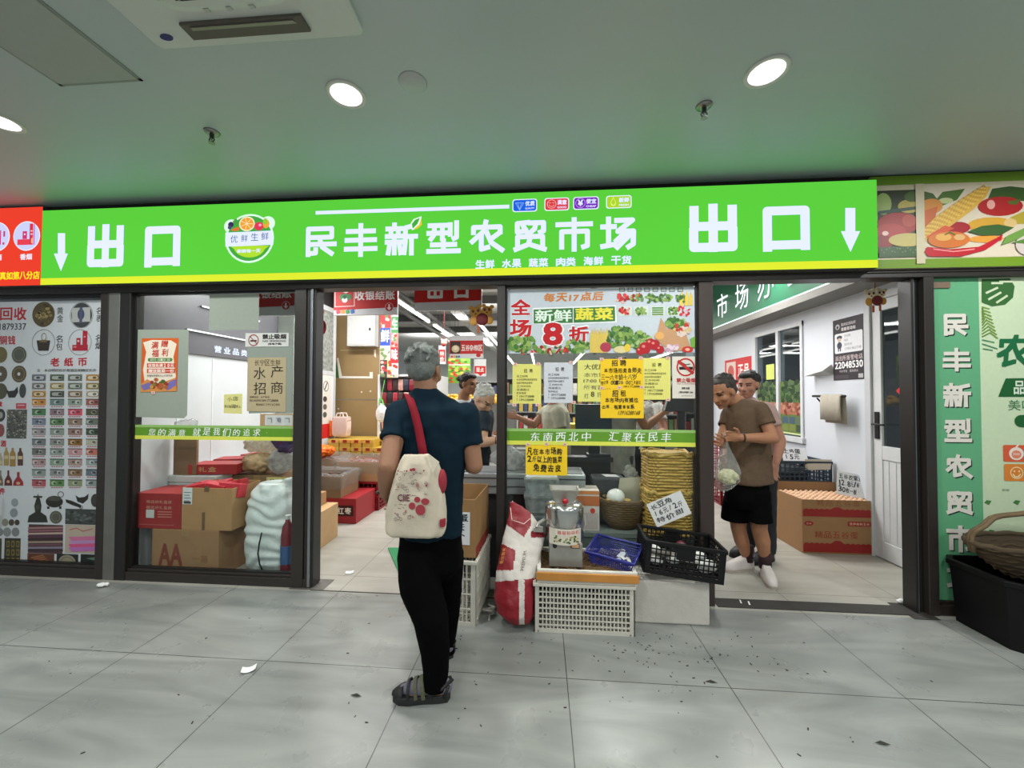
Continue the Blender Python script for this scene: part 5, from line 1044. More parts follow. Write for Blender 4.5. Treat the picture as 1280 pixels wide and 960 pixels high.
# big white woven sack
b = MB(); sx, sy_ = -2.20, 3.06
sec = [(.02,.17,.14),(.10,.20,.17),(.30,.205,.17),(.48,.20,.16),(.58,.19,.15),(.66,.16,.12),(.71,.13,.09)]
rings_ = []
for z, rx, ry in sec: rings_.append([Vector((sx+rx*math.copysign(abs(math.cos(2*math.pi*k/28))**.7, math.cos(2*math.pi*k/28)), sy_+ry*math.copysign(abs(math.sin(2*math.pi*k/28))**.7, math.sin(2*math.pi*k/28)), z)) for k in range(28)])
b.loft(rings_); b.ell((sx+.12,sy_,.70),(.07,.05,.05)); b.ell((sx-.07,sy_,.66),(.09,.08,.06)); b.ell((sx+.0,sy_-.07,.64),(.10,.07,.06)); b.ell((sx+.17,sy_-.02,.73),(.03,.03,.04))
SACKW = mat('sack_white', (206,212,210), .5, var=.05, bump=.35, bscale=40)
sk = thing('white_sack', 'tall full white woven sack standing behind the left glass', 'sack', (sx, sy_, 0))
o = voxel(b, 'sack_body', .011, SACKW, sk, 2, 0)
for v in o.data.vertices:                                                                     # sideways creases of a packed sack
    q = v.co; a = math.atan2(q.y, q.x); d = .007*math.sin(q.z*62+2.2*math.sin(a*2+q.z*7)+3*noise.noise(q*6)) + .006*noise.noise(q*14)
    n_ = Vector((q.x, q.y, 0)); n_.normalize(); v.co += n_*d
b = MB(); b.tube([(sx+.03,sy_-.20,.36),(sx+.015,sy_-.205,.28),(sx+.005,sy_-.205,.20),(sx+.02,sy_-.205,.12),(sx+.04,sy_-.19,.05)],.006,6); b.build('black_cord', mat('cord_black',(26,24,24),.6), sk)
t = thing('red_bottle', 'red and blue plastic bottle squeezed between sack and doorway post', 'bottle', (-1.985, 2.90, 0))
b = MB(); b.lathe([(.001,0),(.045,.0),(.048,.02),(.048,.33),(.038,.40),(.018,.44),(.018,.46)], (-1.985,2.90,0), 20); b.build('body', mat('bottle_red',(110,32,44),.3), t, smooth=True)
b = MB(); b.lathe([(.0495,.12),(.0495,.26)], (-1.985,2.90,0), 20); b.build('label_band', mat('bottle_blue',(50,84,130),.4), t); b = MB(); b.cyl((-1.985,2.90,.46),(-1.985,2.90,.49),.02,n=14); b.build('cap', mat('bottle_cap',(200,200,200),.4), t)
# ---- doorway goods
carton('cardboard_box', 'plain tan carton on the floor just past the steel door edge', (-2.19, 3.62, 0), (.26,.36,.34), .05, CARD_L, None)
carton('cardboard_box', 'flat tan carton lying on top beside the white sack', (-2.28, 3.64, .34), (.2,.28,.12), 0, CARD, None)
def f_(p, w, d, h):
    p.poly([(-w/2+.02,h*.55),(-.02,h*.3),(-.02,h*.95),(-w/2+.02,h*.95)], (226,222,216), 1); p.poly([(-w/2+.1,h*.2),(-w/2+.2,h*.2),(-w/2+.24,h*.6),(-w/2+.12,h*.7)], (206,160,70), 2); p.chars('农', -.17,h*.25,-.06,h*.7,(30,24,24),3,.04); p.rect(-.05,h*.3,w/2-.03,h*.72,(60,20,22),2); p.chars('新疆红枣', -.03,h*.38,w/2-.05,h*.64,(236,226,216),3,.02)
carton('red_produce_box', 'red printed produce box on the floor inside the doorway', (-2.42, 4.42, 0), (.72,.5,.28), 0, mat('produce_red',(150,28,36),.5,var=.05), f_, tape=False)
def wrapped(lab, loc, dims, rz=0, m=CARD_D, seed=1):
    t = carton('wrapped_carton', lab, loc, dims, rz, m, None, open_=True, flaps=False); w, d, h = dims
    random.seed(seed); b = MB(); n_ = 40; rr_ = []
    for z, g in ((h*.42,.012),(h*.7,.016),(h+.02,.02),(h+.035,.0),(h-.0,-.03),(h-.06,-.05)):
        ring_ = []
        for k in range(n_):
            a = 2*math.pi*k/n_; cx, cy = math.cos(a), math.sin(a); f = 1/max(abs(cx), abs(cy)); ring_.append(Vector(((w/2+g)*cx*f+random.uniform(-.006,.006), (d/2+g)*cy*f+random.uniform(-.006,.006), z+random.uniform(-.012,.012))))
        rr_.append(ring_)
    b.loft(rr_, caps=False); b.build('film_wrap', FILMC, t, world=False, smooth=True)
    b = MB()
    for k in range(60): b.ell((random.uniform(-w/2+.03,w/2-.03), random.uniform(-d/2+.03,d/2-.03), h-.05+random.uniform(-.02,.02)), (.022,.018,.015), nu=8, nv=5)
    b.box(-w/2+.01,w/2-.01,-d/2+.01,d/2-.01,.01,h-.06); o = b.build('dried_goods', mat('dates_%d' % seed, [(120,50,40),(90,60,44),(150,70,50)][seed % 3], .6, var=.2), t, world=False, smooth=False); o['kind'] = 'stuff'
    return t
wrapped('film-wrapped carton of dried goods on the red produce box', (-2.55,4.38,.28), (.62,.42,.24), 0, CARD_D, 1)
wrapped('film-wrapped carton on the red crate, nearer the shopper', (-2.30,4.92,.36), (.54,.5,.24), 0, CARD, 2)
wrapped('film-wrapped carton at the back between orange bag and crate', (-2.79,4.9,.40), (.38,.4,.22), 0, CARD, 3)
bag_blob('orange_bag', 'crumpled orange plastic bag behind the wrapped cartons', 'bag', (-2.82,4.72,.72), (.2,.14,.08), mat('orange_plastic',(236,110,24),.35,var=.15), 6)
def crate(name, lab, cat, loc, dims, rz=0, m=None, nx=10, nz=3, bar=.012, rim=.03, solid_low=0.0, posts=.03, group=None, ny=None, rx=0.0, ry=0.0, rimpart=True, floor_=True, gap_front=None):
    """plastic crate: rim, corner posts, base, and lattice sides of crossing bars"""
    w, d, h = dims; t = thing(name, lab, cat, loc, rz, group); t.rotation_euler = (rx, ry, rz); ny = ny or max(3, int(nx*d/w)); th = .006
    b = MB()
    for (x0, x1, y0, y1) in ((-w/2-.006,w/2+.006,-d/2-.008,-d/2+.012),(-w/2-.006,w/2+.006,d/2-.012,d/2+.008),(-w/2-.008,-w/2+.012,-d/2,d/2),(w/2-.012,w/2+.008,-d/2,d/2)): b.box(x0,x1,y0,y1,h-rim,h)
    b.build('rim', m, t, world=False, bevel=.003)
    for sx in (-1,1):
        for sy in (-1,1):
            b = MB(); b.box(sx*w/2-(posts if sx > 0 else 0), sx*w/2+(posts if sx < 0 else 0), sy*d/2-(th if sy > 0 else 0), sy*d/2+(th if sy < 0 else 0), 0, h-rim*.5)
            b.box(sx*w/2-(th if sx > 0 else 0), sx*w/2+(th if sx < 0 else 0), sy*d/2-(posts if sy > 0 else 0), sy*d/2+(posts if sy < 0 else 0), 0, h-rim*.5); b.build('corner_post', m, t, world=False)
    for nm, axis in (('long_side',0),('short_side',1)):
        for s in (-1, 1):
            b = MB(); L = w if axis == 0 else d; n = nx if axis == 0 else ny; zz0 = solid_low+.012; zz1 = h-rim
            g = [0.0]
            def bx(u0, u1, z0, z1):
                e = g[0]
                if axis == 0: b.box(u0,u1, (d/2-th-e if s > 0 else -d/2-e), (d/2+e if s > 0 else -d/2+th+e), z0, z1)
                else: b.box((w/2-th-e if s > 0 else -w/2-e), (w/2+e if s > 0 else -w/2+th+e), u0, u1, z0, z1)
            for k in range(1, n): u = -L/2+posts+(L-2*posts)*k/n; bx(u-bar/2, u+bar/2, zz0+.012, zz1)
            g[0] = .0012
            for k in range(1, nz): z = zz0+(zz1-zz0)*k/nz; bx(-L/2+posts, L/2-posts, z-bar*.45, z+bar*.45)
            bx(-L/2+posts, L/2-posts, 0, zz0+.012)
            b.build(nm, m, t, world=False)
    b = MB()
    for k in range(1, nx): u = -w/2+w*k/nx; b.box(u-bar/2,u+bar/2,-d/2,d/2,.002,.009)
    for k in range(1, ny): v = -d/2+d*k/ny; b.box(-w/2,w/2,v-bar/2,v+bar/2,.001,.010)
    b.build('base_grid', m, t, world=False)
    return t
REDP = mat('red_crate_plastic', (128,22,30), .4, var=.05)
crate('plastic_crate', 'red plastic crate on the floor under the far wrapped carton', 'crate', (-2.27,4.92,0), (.5,.5,.18), 0, REDP, 8, 3)
crate('plastic_crate', 'red plastic crate stacked on top of another red crate', 'crate', (-2.27,4.92,.18), (.5,.5,.18), 0, REDP, 8, 3)
crate('plastic_crate', 'red plastic crate hidden behind the red produce box', 'crate', (-2.77,4.92,0), (.42,.5,.40), 0, REDP, 8, 4)
# gold gift boxes on a low stand
GOLD = mat('gold_foil', (206,172,72), .32, .35, var=.12); 
b = MB(); b.box(-3.0,-2.17,5.2,5.61,0,.6); o = b.build('display_stand', mat('stand_white',(190,190,186),.5)); tag(o, 'low white display stand under the gold boxes', 'stand')
GL = ['in the front row','in the middle row','in the back row']; n_ = 0
for r_ in range(2):
    for c__ in range(5):
        nz_ = 2 if c__ < 4 or r_ else 1
        for l_ in range(nz_):
            x = -2.9+c__*.165; y = 5.30+r_*.24; z = .6+l_*.11
            t = thing('gold_gift_box', ['shiny gold gift box on the lower layer behind the doorway goods','shiny gold gift box on the upper layer behind the doorway goods'][l_], 'gift box', (x,y,z), 0, ['gold gift boxes, lower layer','gold gift boxes, upper layer'][l_])
            b = MB(); b.box(x-.075,x+.075,y-.11,y+.11,z,z+.075); b.build('base', GOLD, t); b = MB(); b.box(x-.079,x+.079,y-.114,y+.114,z+.055,z+.108); b.build('lid', mat('gold_foil_lid',(222,188,90),.28,.4,var=.15), t, bevel=.003)
            if r_ == 0 or l_ == nz_-1:
                p = Print((x,y-.1145,z)); p.rect(-.03,.062,.03,.1,(150,40,30),1); p.build('seal', t)
# tote bag and red tub by the poster
t = thing('woven_bag', 'white and pink woven shopping bag on the gold boxes', 'bag', tuple(onY(425,548,5.2)))
q = onY(427,533,5.34); b = MB(); b.loft([[Vector((q.x+sx*.11*f, q.y+sy*.07*f, q.z+z)) for sx, sy in ((-1,-1),(1,-1),(1,1),(-1,1))] for z, f in ((-.14,.9),(-.1,1.0),(.05,1.02),(.14,.96))]); o = b.build('body', weave('woven_pink',(226,206,196),(196,150,140),90,90), t, bevel=.012)
b = MB()
for s in (-1,1): b.tube([(q.x-.06,q.y+s*.06,q.z+.13),(q.x-.04,q.y+s*.05,q.z+.19),(q.x+.04,q.y+s*.05,q.z+.19),(q.x+.06,q.y+s*.06,q.z+.13)],.009,6)
b.build('handles', mat('bag_handle',(220,200,190),.7), t)
b = MB(); b.box(q.x-.22,q.x-.13,q.y-.03,q.y+.08,q.z-.14,q.z+.08); o = b.build('orange_carton', mat('carton_orange',(226,120,50),.5)); tag(o, 'small orange carton beside the woven pink bag', 'carton')
# shelf and posters right of the column
sh = thing('snack_shelf', 'white shelf rack hung with dark snack packs beside the brown column', 'shelf', (-2.03, 6.06, 0))
b = MB(); b.box(-2.46,-2.43,5.62,6.5,0,1.75); b.build('upright', mat('shelf_white',(214,214,212),.4), sh); b = MB(); b.box(-1.63,-1.6,5.62,6.5,0,1.75); b.build('upright', mat('shelf_white',(214,214,212),.4), sh)
for z in (.1,.45,.85,1.72): b = MB(); b.box(-2.43,-1.63,5.62,6.5,z,z+.03); b.build('shelf_board', mat('shelf_white',(214,214,212),.4), sh)
b = MB(); b.box(-2.43,-1.63,6.46,6.5,.13,1.72); b.build('back_panel', mat('shelf_back',(110,108,108),.6), sh)
random.seed(9); snk = [mat('snack_%d' % i, c_, .35, var=.15) for i, c_ in enumerate(((36,30,34),(150,40,54),(60,40,40),(196,150,140),(40,44,60),(120,30,40)))]
for r_ in range(4):
    for k in range(9):
        x = -2.37+k*.084; z = 1.68-r_*.2; b = MB(); b.loft([[Vector((x+sx*.036*f, 5.66+sy*g, z-zz)) for sx, sy in ((-1,-1),(1,-1),(1,1),(-1,1))] for zz, f, g in ((0,1,.002),(.02,1,.008),(.09,1,.016),(.15,1,.008),(.17,1,.002))])
        m_ = snk[(r_*5+k*7) % 6]; o = b.build('snack_pack', m_); lab = {0:'black',1:'crimson',2:'dark brown',3:'pale pink',4:'navy',5:'dark red'}[(r_*5+k*7) % 6]
        tag(o, '%s snack pack hanging on the white shelf rack' % lab, 'snack pack', '%s snack packs on the rack' % lab)
p = Print(Y=5.58); random.seed(14)
p.rect(474.5,393,498,472,(206,206,206),0)
for (x0,y0,x1,y1,c_,tx) in ((475,393,489,410,(186,60,66),None),(489,396,498,416,(70,140,80),'生'),(475,410,488,432,(50,80,180),'鲜'),(488,416,498,434,(206,130,120),None),(475,432,488,450,(200,190,180),None),(488,434,498,454,(200,50,54),'味'),(475,450,484,472,(60,60,60),None),(484,450,490,472,(226,206,110),None),(490,454,498,472,(220,200,196),None)):
    p.rect(x0,y0,x1,y1,c_,1)
    if tx: p.chars(tx, x0+1,y0+2,x1-1,y1-4,(240,240,240),3,.03,gap=0)
    else:
        for k in range(12): p.ell(random.uniform(x0+2,x1-2), random.uniform(y0+2,y1-2), 2.2, 2, random.choice([(180,60,60),(220,180,170),(110,140,90),(240,226,216)]), 2, 8)
o = p.build('food_poster'); tag(o, 'tall colourful collage of food posters above the snack rack', 'poster')
# white bag with green handle on the shelf edge
q = onY(477,517,5.5); t = thing('carrier_bag', 'white carrier bag with green top hanging at the snack rack', 'bag', (q.x,q.y,q.z-.16)); b = MB(); b.ell((q.x,q.y,q.z),(.09,.05,.13)); b.ell((q.x,q.y,q.z+.1),(.05,.03,.06)); voxel(b,'body',.012,mat('carrier_white',(220,222,222),.4),t,2,.012,14)
b = MB(); b.tube([(q.x-.03,q.y-.03,q.z+.13),(q.x-.02,q.y-.03,q.z+.22),(q.x+.02,q.y-.03,q.z+.2),(q.x+.04,q.y-.03,q.z+.13)],.012,6); b.cyl((q.x,q.y-.03,q.z+.2),(q.x,5.63,1.74),.004,n=6); b.build('green_tie', mat('tie_green',(110,190,90),.5), t)
# far produce display: banner, fruit stand, yellow citrus
q0 = onY(560,478,9.0); q1 = onY(588,447,9.0)
p = Print(Y=9.0); random.seed(16); p.rect(560,447,588,479,(110,160,60),0)
for k in range(90): p.ell(random.uniform(561,587), random.uniform(449,478), 2.4, 1.5, random.choice([(70,120,50),(200,80,60),(226,190,80),(150,190,80),(190,60,50)]), 1+k % 3, 8)
p.rect(561,455,587,457,(220,180,170),5)
for px_ in (562,586): q_ = onY(px_,447,9.0); p.mb.cyl((q_.x,9.0,q_.z),(q_.x,9.0,3.56),.004,n=6,m=ink((90,90,90)))
o = p.build('fruit_banner'); tag(o, 'green banner with fruit pictures far behind the black-haired man', 'banner')
b = MB(); z0 = onY(570,505,8.4).z; b.box(-3.1,-.6,8.3,9.3,0,z0); o = b.build('fruit_stand', mat('stand_grey',(120,120,116),.6)); tag(o, 'long low stand piled with yellow citrus far inside', 'stand')
CIT = mat('citrus', (226,178,60), .5, var=.12); random.seed(17); src = None
for k in range(130):
    x = random.uniform(-2.4,-.8); y = random.uniform(8.35,9.0); z = z0+.045+random.choice([0,.07,.07,.13])*(1 if y > 8.45 else .3)
    if src is None:
        b = MB(); b.ell((0,0,0),(.05,.05,.048),nu=10,nv=6); src = b.build('citrus_fruit', CIT, world=False, smooth=True); o = src
    else: o = src.copy(); COL.objects.link(o)
    o.location = (x,y,z); tag(o, 'yellow citrus fruit heaped on the far stand', 'fruit', 'citrus on the far stand')
# farther shelving silhouettes and coloured goods at the back
random.seed(18); gcol = [mat('goods_%d' % i, c_, .5, var=.2) for i, c_ in enumerate(((176,60,50),(206,170,80),(90,120,80),(200,196,188),(70,80,110),(150,110,80)))]
for k, (x, y) in enumerate(((-3.6,10.5),(-2.0,12.5),(-.4,10),(1.2,9.5),(2.6,9),(4.2,10),(-5.0,8))):
    lab = ['at the far left','behind the citrus','behind the checkout','behind the cashier','beyond the grey-shirted man','beyond the office corner','deep on the left'][k]
    t = thing('goods_shelf', 'grey market shelf of mixed packets '+lab, 'shelf', (x,y,0)); b = MB(); b.box(x-.6,x-.57,y,y+.45,0,1.9); b.box(x+.57,x+.6,y,y+.45,0,1.9)
    for z in (.1,.55,1.0,1.45,1.87): b.box(x-.57,x+.57,y,y+.45,z,z+.03)
    b.box(x-.57,x+.57,y+.42,y+.45,.1,1.9); b.build('frame', mat('shelf_grey',(140,140,138),.5), t)
    for j, z in enumerate((.13,.58,1.03,1.48)):
        b = MB()
        for i in range(9): h = random.uniform(.2,.34); b.box(x-.55+i*.122,x-.45+i*.122,y+.05,y+.35,z,z+h, gcol[(i*3+j+k) % 6])
        o = b.build('packets', None, t); o['kind'] = 'stuff'
# ================================================================== RIGHT DOORWAY GOODS
EGGC = mat('egg_carton_board', (150,112,74), .75, var=.05, scale=6)
def f_(p, w, d, h):
    R1 = (146,36,34)
    p.rect(-w/2+.005,.015,w/2-.005,.075,R1,1)
    for k in range(13): r = .035 if k != 6 else .07; p.ell(-w/2+.035+k*(w-.07)/12,.075,.03 if k != 6 else .055,r*.7,R1,1)
    p.chars('精品五谷蛋', -w*.33,h*.44,w*.3,h*.63,(150,60,40),1,.012,gap=.1)
    p.ell(-w*.41,h*.84,.04,.022,R1,1); p.chars('五谷', -w*.45,h*.82,-w*.37,h*.86,(220,190,160),2,.0); p.rect(w*.15,h*.79,w*.48,h*.92,R1,1); p.chars('营养新鲜五谷', w*.17,h*.82,w*.46,h*.89,(226,190,160),2,.01)
carton('egg_carton', 'big brown egg carton with red lettering, lower one by the door', (2.69, 3.96, 0), (.60,.42,.325), 0, EGGC, f_, tape=False)
def f_(p, w, d, h):
    R1 = (146,36,34); p.rect(-w/2+.005,.012,w/2-.005,.062,R1,1)
    for k in range(13): p.ell(-w/2+.035+k*(w-.07)/12,.062,.03 if k != 6 else .055,.022 if k != 6 else .04,R1,1)
    p.chars('精品五谷蛋', -w*.3,h*.66,w*.34,h*.98,(140,84,56),1,.0,gap=.2)
carton('egg_carton', 'open brown carton full of eggs on top of the lower carton', (2.69, 3.96, .325), (.60,.42,.165), 0, EGGC, f_, open_=True, flaps=False)
b = MB(); b.add([(2.39,4.17,.47),(2.99,4.17,.47),(2.99,4.20,.56),(2.39,4.20,.56)], [(0,1,2,3)]); o = b.build('carton_flap', EGGC); md = o.modifiers.new('s','SOLIDIFY'); md.thickness = .005; tag(o, 'raised back flap behind the open eggs', 'cardboard')
b = MB(); b.box(2.40,2.98,3.76,4.16,.334,.44); o = b.build('egg_tray', mat('egg_tray_grey',(150,140,126),.85)); tag(o, 'grey pulp egg tray under the eggs in the open carton', 'tray')
EGG = mat('egg_shell', (222,182,148), .5, var=.05); src = None; random.seed(41)
for r_ in range(8):
    for k in range(12):
        if src is None: b = MB(); b.lathe([(.001,-.027),(.014,-.023),(.021,-.008),(.0215,.002),(.018,.016),(.010,.026),(.001,.029)], (0,0,0), 12); src = b.build('egg', EGG, world=False, smooth=True); o = src
        else: o = src.copy(); COL.objects.link(o)
        o.location = (2.425+k*.0485, 3.785+r_*.0485, .462+random.uniform(-.004,.004)); tag(o, 'brown egg in the rows of the open carton', 'egg', 'eggs in the open carton')
def hand_card(name, lab, loc, w, h, rot, lines, col=(222,222,224), ink_=(40,40,50)):
    p = Print((0,0,0), U=(1,0,0), V=(0,0,1), N=(0,-1,0), step=.0005); p.mb.box(-w/2,w/2,0,.003,0,h,ink(col))
    n = len(lines)
    for k, (t, f) in enumerate(lines): z1 = h*(.92-k*.86/n); p.chars(t, -w*.45, z1-h*.66/n, -w*.45+w*.9*f, z1, ink_, 1, .02, jit=.5, gap=.1)
    o = p.mb.build(name, None, world=False, fix=False); o.location = loc; o.rotation_euler = rot; return tag(o, lab, 'sign')
hand_card('price_card', 'white handwritten egg price card leaning on the egg carton', (2.89,3.86,.50), .22, .22, (math.radians(-18),math.radians(10),math.radians(-12)), [('五谷农家蛋',1),('12.8元/板',.85),('30枚一板!',.9)])
BUR = mat('burgundy_crate', (84,24,36), .45, var=.06); BLU = mat('blue_crate', (30,50,66), .45, var=.06)
for y, tx in ((4.42,'behind the egg cartons'),(4.95,'farther back along the office wall')):
    for k in range(2): crate('plastic_crate', 'burgundy plastic crate %s, %s of its stack' % (tx, ['bottom','middle'][k]), 'crate', (2.68,y,.245*k), (.58,.44,.24), 0, BUR, 9, 4)
    t = crate('plastic_crate', 'dark blue plastic crate on top of burgundy crates %s' % tx, 'crate', (2.68 if y < 4.5 else 2.66,y,.49), (.58,.44,.28), 0, BLU, 11, 5, solid_low=.02)
crate('plastic_crate', 'dull red plastic crate, farthest along the office wall', 'crate', (2.64,5.5,.0), (.58,.44,.24), 0, REDP, 9, 4); crate('plastic_crate', 'red plastic crate stacked topmost, farthest along the office wall', 'crate', (2.64,5.5,.24), (.58,.44,.56), 0, REDP, 9, 7)
hand_card('price_card', 'white curled price card standing in the near blue crate', (2.72,4.36,.74), .24, .15, (math.radians(-24),0,math.radians(-6)), [('土鸡蛋',.8),('15元',.7)])
hand_card('price_card', 'white price card on the farther blue crate', (2.62,4.9,.75), .18, .14, (math.radians(-10),0,0), [('鸭蛋',.9),('1.5元',.9)])
b = MB(); b.loft([[Vector((2.84+x*.13,4.205+y,.70+z)) for x, y, z in ((-1,0,.09),(1,0,.09),(1,.01,0),(-1,.01,0))],[Vector((2.84+x*.13,4.196+y,.70+z)) for x, y, z in ((-1,0,.09),(1,0,.09),(.8,-.01,-.01),(-.8,-.01,-.02))]]); o = b.build('paper_bag', mat('paper_pale',(196,186,170),.8)); tag(o, 'pale paper folded over the rim of the near blue crate', 'paper')
b = MB(); b.loft([[Vector((2.69+.16*math.cos(a)*r, 4.42+.12*math.sin(a)*r, .62+z)) for a in [k*math.pi/8 for k in range(16)]] for r, z in ((1,-.1),(1.05,0),(.8,.06),(.3,.09))]); o = b.build('produce_sack', mat('net_dark',(40,44,48),.8,bump=.5)); tag(o, 'dark netting bundle inside the near blue crate', 'bundle')
# ================================================================== BEHIND THE MIDDLE WINDOW
t = thing('display_table', 'low covered table behind the middle window glass', 'table', (.43,3.08,0)); b = MB(); b.box(.35,1.05,2.88,3.28,.40,.43); b.box(-.2,.35,2.88,3.01,.40,.43); b.build('table_top', mat('table_grey',(110,116,112),.6), t); b = MB(); b.box(.36,1.04,2.885,3.27,0,.40); b.box(-.19,.36,2.885,3.0,0,.40); b.build('cloth', mat('table_cloth',(84,92,88),.8,bump=.3,bscale=12), t)
CTM = mat('counter_metal',(176,180,184),.35,.55,var=.05)
t = thing('checkout_counter', 'metal edged checkout counter with dark body behind the doorway post', 'counter', (-.3,3.3,0))
b = MB(); b.box(-.72,.34,3.02,3.36,.66,.82); b.build('counter_top', CTM, t, bevel=.005); b = MB(); b.box(-.70,.33,3.05,3.34,0,.66); b.build('counter_body', mat('counter_dark',(34,34,36),.6), t); b = MB(); b.box(-.68,.32,3.06,3.33,.82,.826); b.build('belt', mat('belt_grey',(120,122,124),.6), t)
b = MB(); b.box(-.72,.34,3.016,3.022,.715,.725); b.box(-.72,.34,3.016,3.022,.78,.79); b.build('edge_strip', mat('edge_dark',(90,92,94),.4,.5), t)
b = MB(); b.box(.04,.60,3.42,3.5,0,.86); b.box(.02,.62,3.40,3.52,.86,.90); o = b.build('till_desk', mat('till_desk_dark',(40,42,46),.5)); tag(o, 'dark till desk under the monitor behind the metal counter', 'desk')
b = MB(); b.box(1.02,1.36,3.42,3.5,0,.86); b.box(1.0,1.38,3.40,3.52,.86,.90); o = b.build('till_desk', mat('till_desk_dark',(40,42,46),.5)); tag(o, 'dark narrow desk under the label scale behind the yellow baskets', 'desk')
bag_blob('grey_bag', 'crumpled grey plastic bag of shopping on the checkout counter', 'bag', (-.27,3.15,.92), (.14,.085,.09), clear('bag_grey',(216,218,218),.9,haze=.55,hazecol=(206,208,208),rough=.15), 8)
bag_blob('grey_bag', 'flat grey plastic bag behind the yellow sheet on the counter', 'bag', (-.10,3.22,.89), (.14,.10,.065), clear('bag_grey2',(216,218,218),.9,haze=.55,hazecol=(190,194,196),rough=.15), 9)
TUBC = clear('tub_plastic', (236,240,240), 1.4, haze=.42, hazecol=(216,220,220), rough=.08)
for k, (z, lab) in enumerate(((.43,'lowest'),(.575,'middle'),(.70,'topmost'))):
    b = MB(); b.loft([rr(-.13+.0,.13,2.92,3.14,.03,z+.14*f) if False else [Vector((q.x*s_, 2.918+(q.y-2.918)*s_, z+dz)) for q in rr(-.125,.125,2.83,3.005,.03,0)] for s_, dz in ((.88,0),(1,.10),(1.03,.105),(1.03,.12))], caps=True); o = b.build('clear_tub', TUBC, bevel=0); tag(o, 'clear plastic food tub, %s of the stack behind the red sack' % lab, 'tub')
    if k == 2:
        b2 = MB(); b2.box(-.115,.115,2.84,2.995,z+.121,z+.135); b2.build('lid_ribs', mat('tub_lid',(196,202,204),.25), o)
t = carton('orange_carton', 'white carton with orange top beside the grinder behind the glass', (.33,3.0,.43), (.2,.17,.3), 0, mat('carton_cream',(206,196,186),.6), lambda p, w, d, h: (p.rect(-w/2,h*.62,w/2,h*.86,(186,104,56),1), p.rect(-w/2,h*.9,w/2,h*.99,(206,130,80),1), p.ell(-.05,h*.55,.02,.025,(190,30,30),2), p.ell(.05,h*.5,.018,.02,(206,60,50),2), p.rect(-w/2+.01,h*.05,w/2-.01,h*.45,(186,170,164),1)), tape=False)
t = thing('wicker_bowl', 'round brown wicker basket with a white ball behind the glass', 'basket', (.62,3.03,.43)); WK = weave('wicker_brown',(132,104,66),(74,56,34),150,130)
b = MB(); b.lathe([(.001,0),(.10,0),(.13,.05),(.165,.14),(.175,.21),(.168,.215),(.155,.14),(.12,.06),(.09,.015),(.001,.015)], (.62,3.03,.43), 36, sy=.75); b.build('body', WK, t, smooth=True)
b = MB(); pts = [(.62+.172*math.cos(a*math.pi/24), 3.03+.13*math.sin(a*math.pi/24), .645+.004*(a % 2)) for a in range(48)]; b.tube(pts,.011,8,closed=True); b.build('rim', WK, t, smooth=True)
b = MB()
for j in range(10):
    f = j/9; R_ = .125+.05*f**.7; b.tube([(.62+(R_+.003*math.cos(math.pi*k/2+math.pi*j))*math.cos(k*math.pi/30), 3.03+.75*(R_+.003*math.cos(math.pi*k/2+math.pi*j))*math.sin(k*math.pi/30), .475+.16*f) for k in range(60)],.0085,6,closed=True)
b.build('woven_strands', WK, t, smooth=True)
b = MB(); b.ell((.565,3.0,.665),(.068,.066,.062)); o = b.build('white_ball', mat('ball_white',(222,222,216),.4), smooth=True); tag(o, 'smooth white ball in the round wicker basket', 'ball')
b = MB(); b.loft([[Vector((x,y,z)) for x, y, z in ((.58,3.06,.60),(.765,3.05,.62),(.77,3.08,.80),(.615,3.09,.79))],[Vector((x,y+.005,z)) for x, y, z in ((.58,3.06,.60),(.765,3.05,.62),(.77,3.08,.80),(.615,3.09,.79))]]); o = b.build('cardboard_sheet', mat('card_grey',(176,170,152),.8)); tag(o, 'pale cardboard piece standing in the round wicker basket', 'cardboard')
random.seed(44)
for k in range(9):
    b = MB(); b.ell((.50+random.uniform(-.02,.25),3.03+random.uniform(-.06,.06),.645+random.uniform(0,.02)),(.03,.025,.012)); o = b.build('dried_slice', mat('dried_slice',(196,160,90),.7,var=.2), smooth=True); tag(o, 'dried yellow slice around the white ball', 'dried food', 'dried slices in the wicker basket')
YW = mat('wicker_yellow',(186,150,72),.6,var=.25,scale=60)
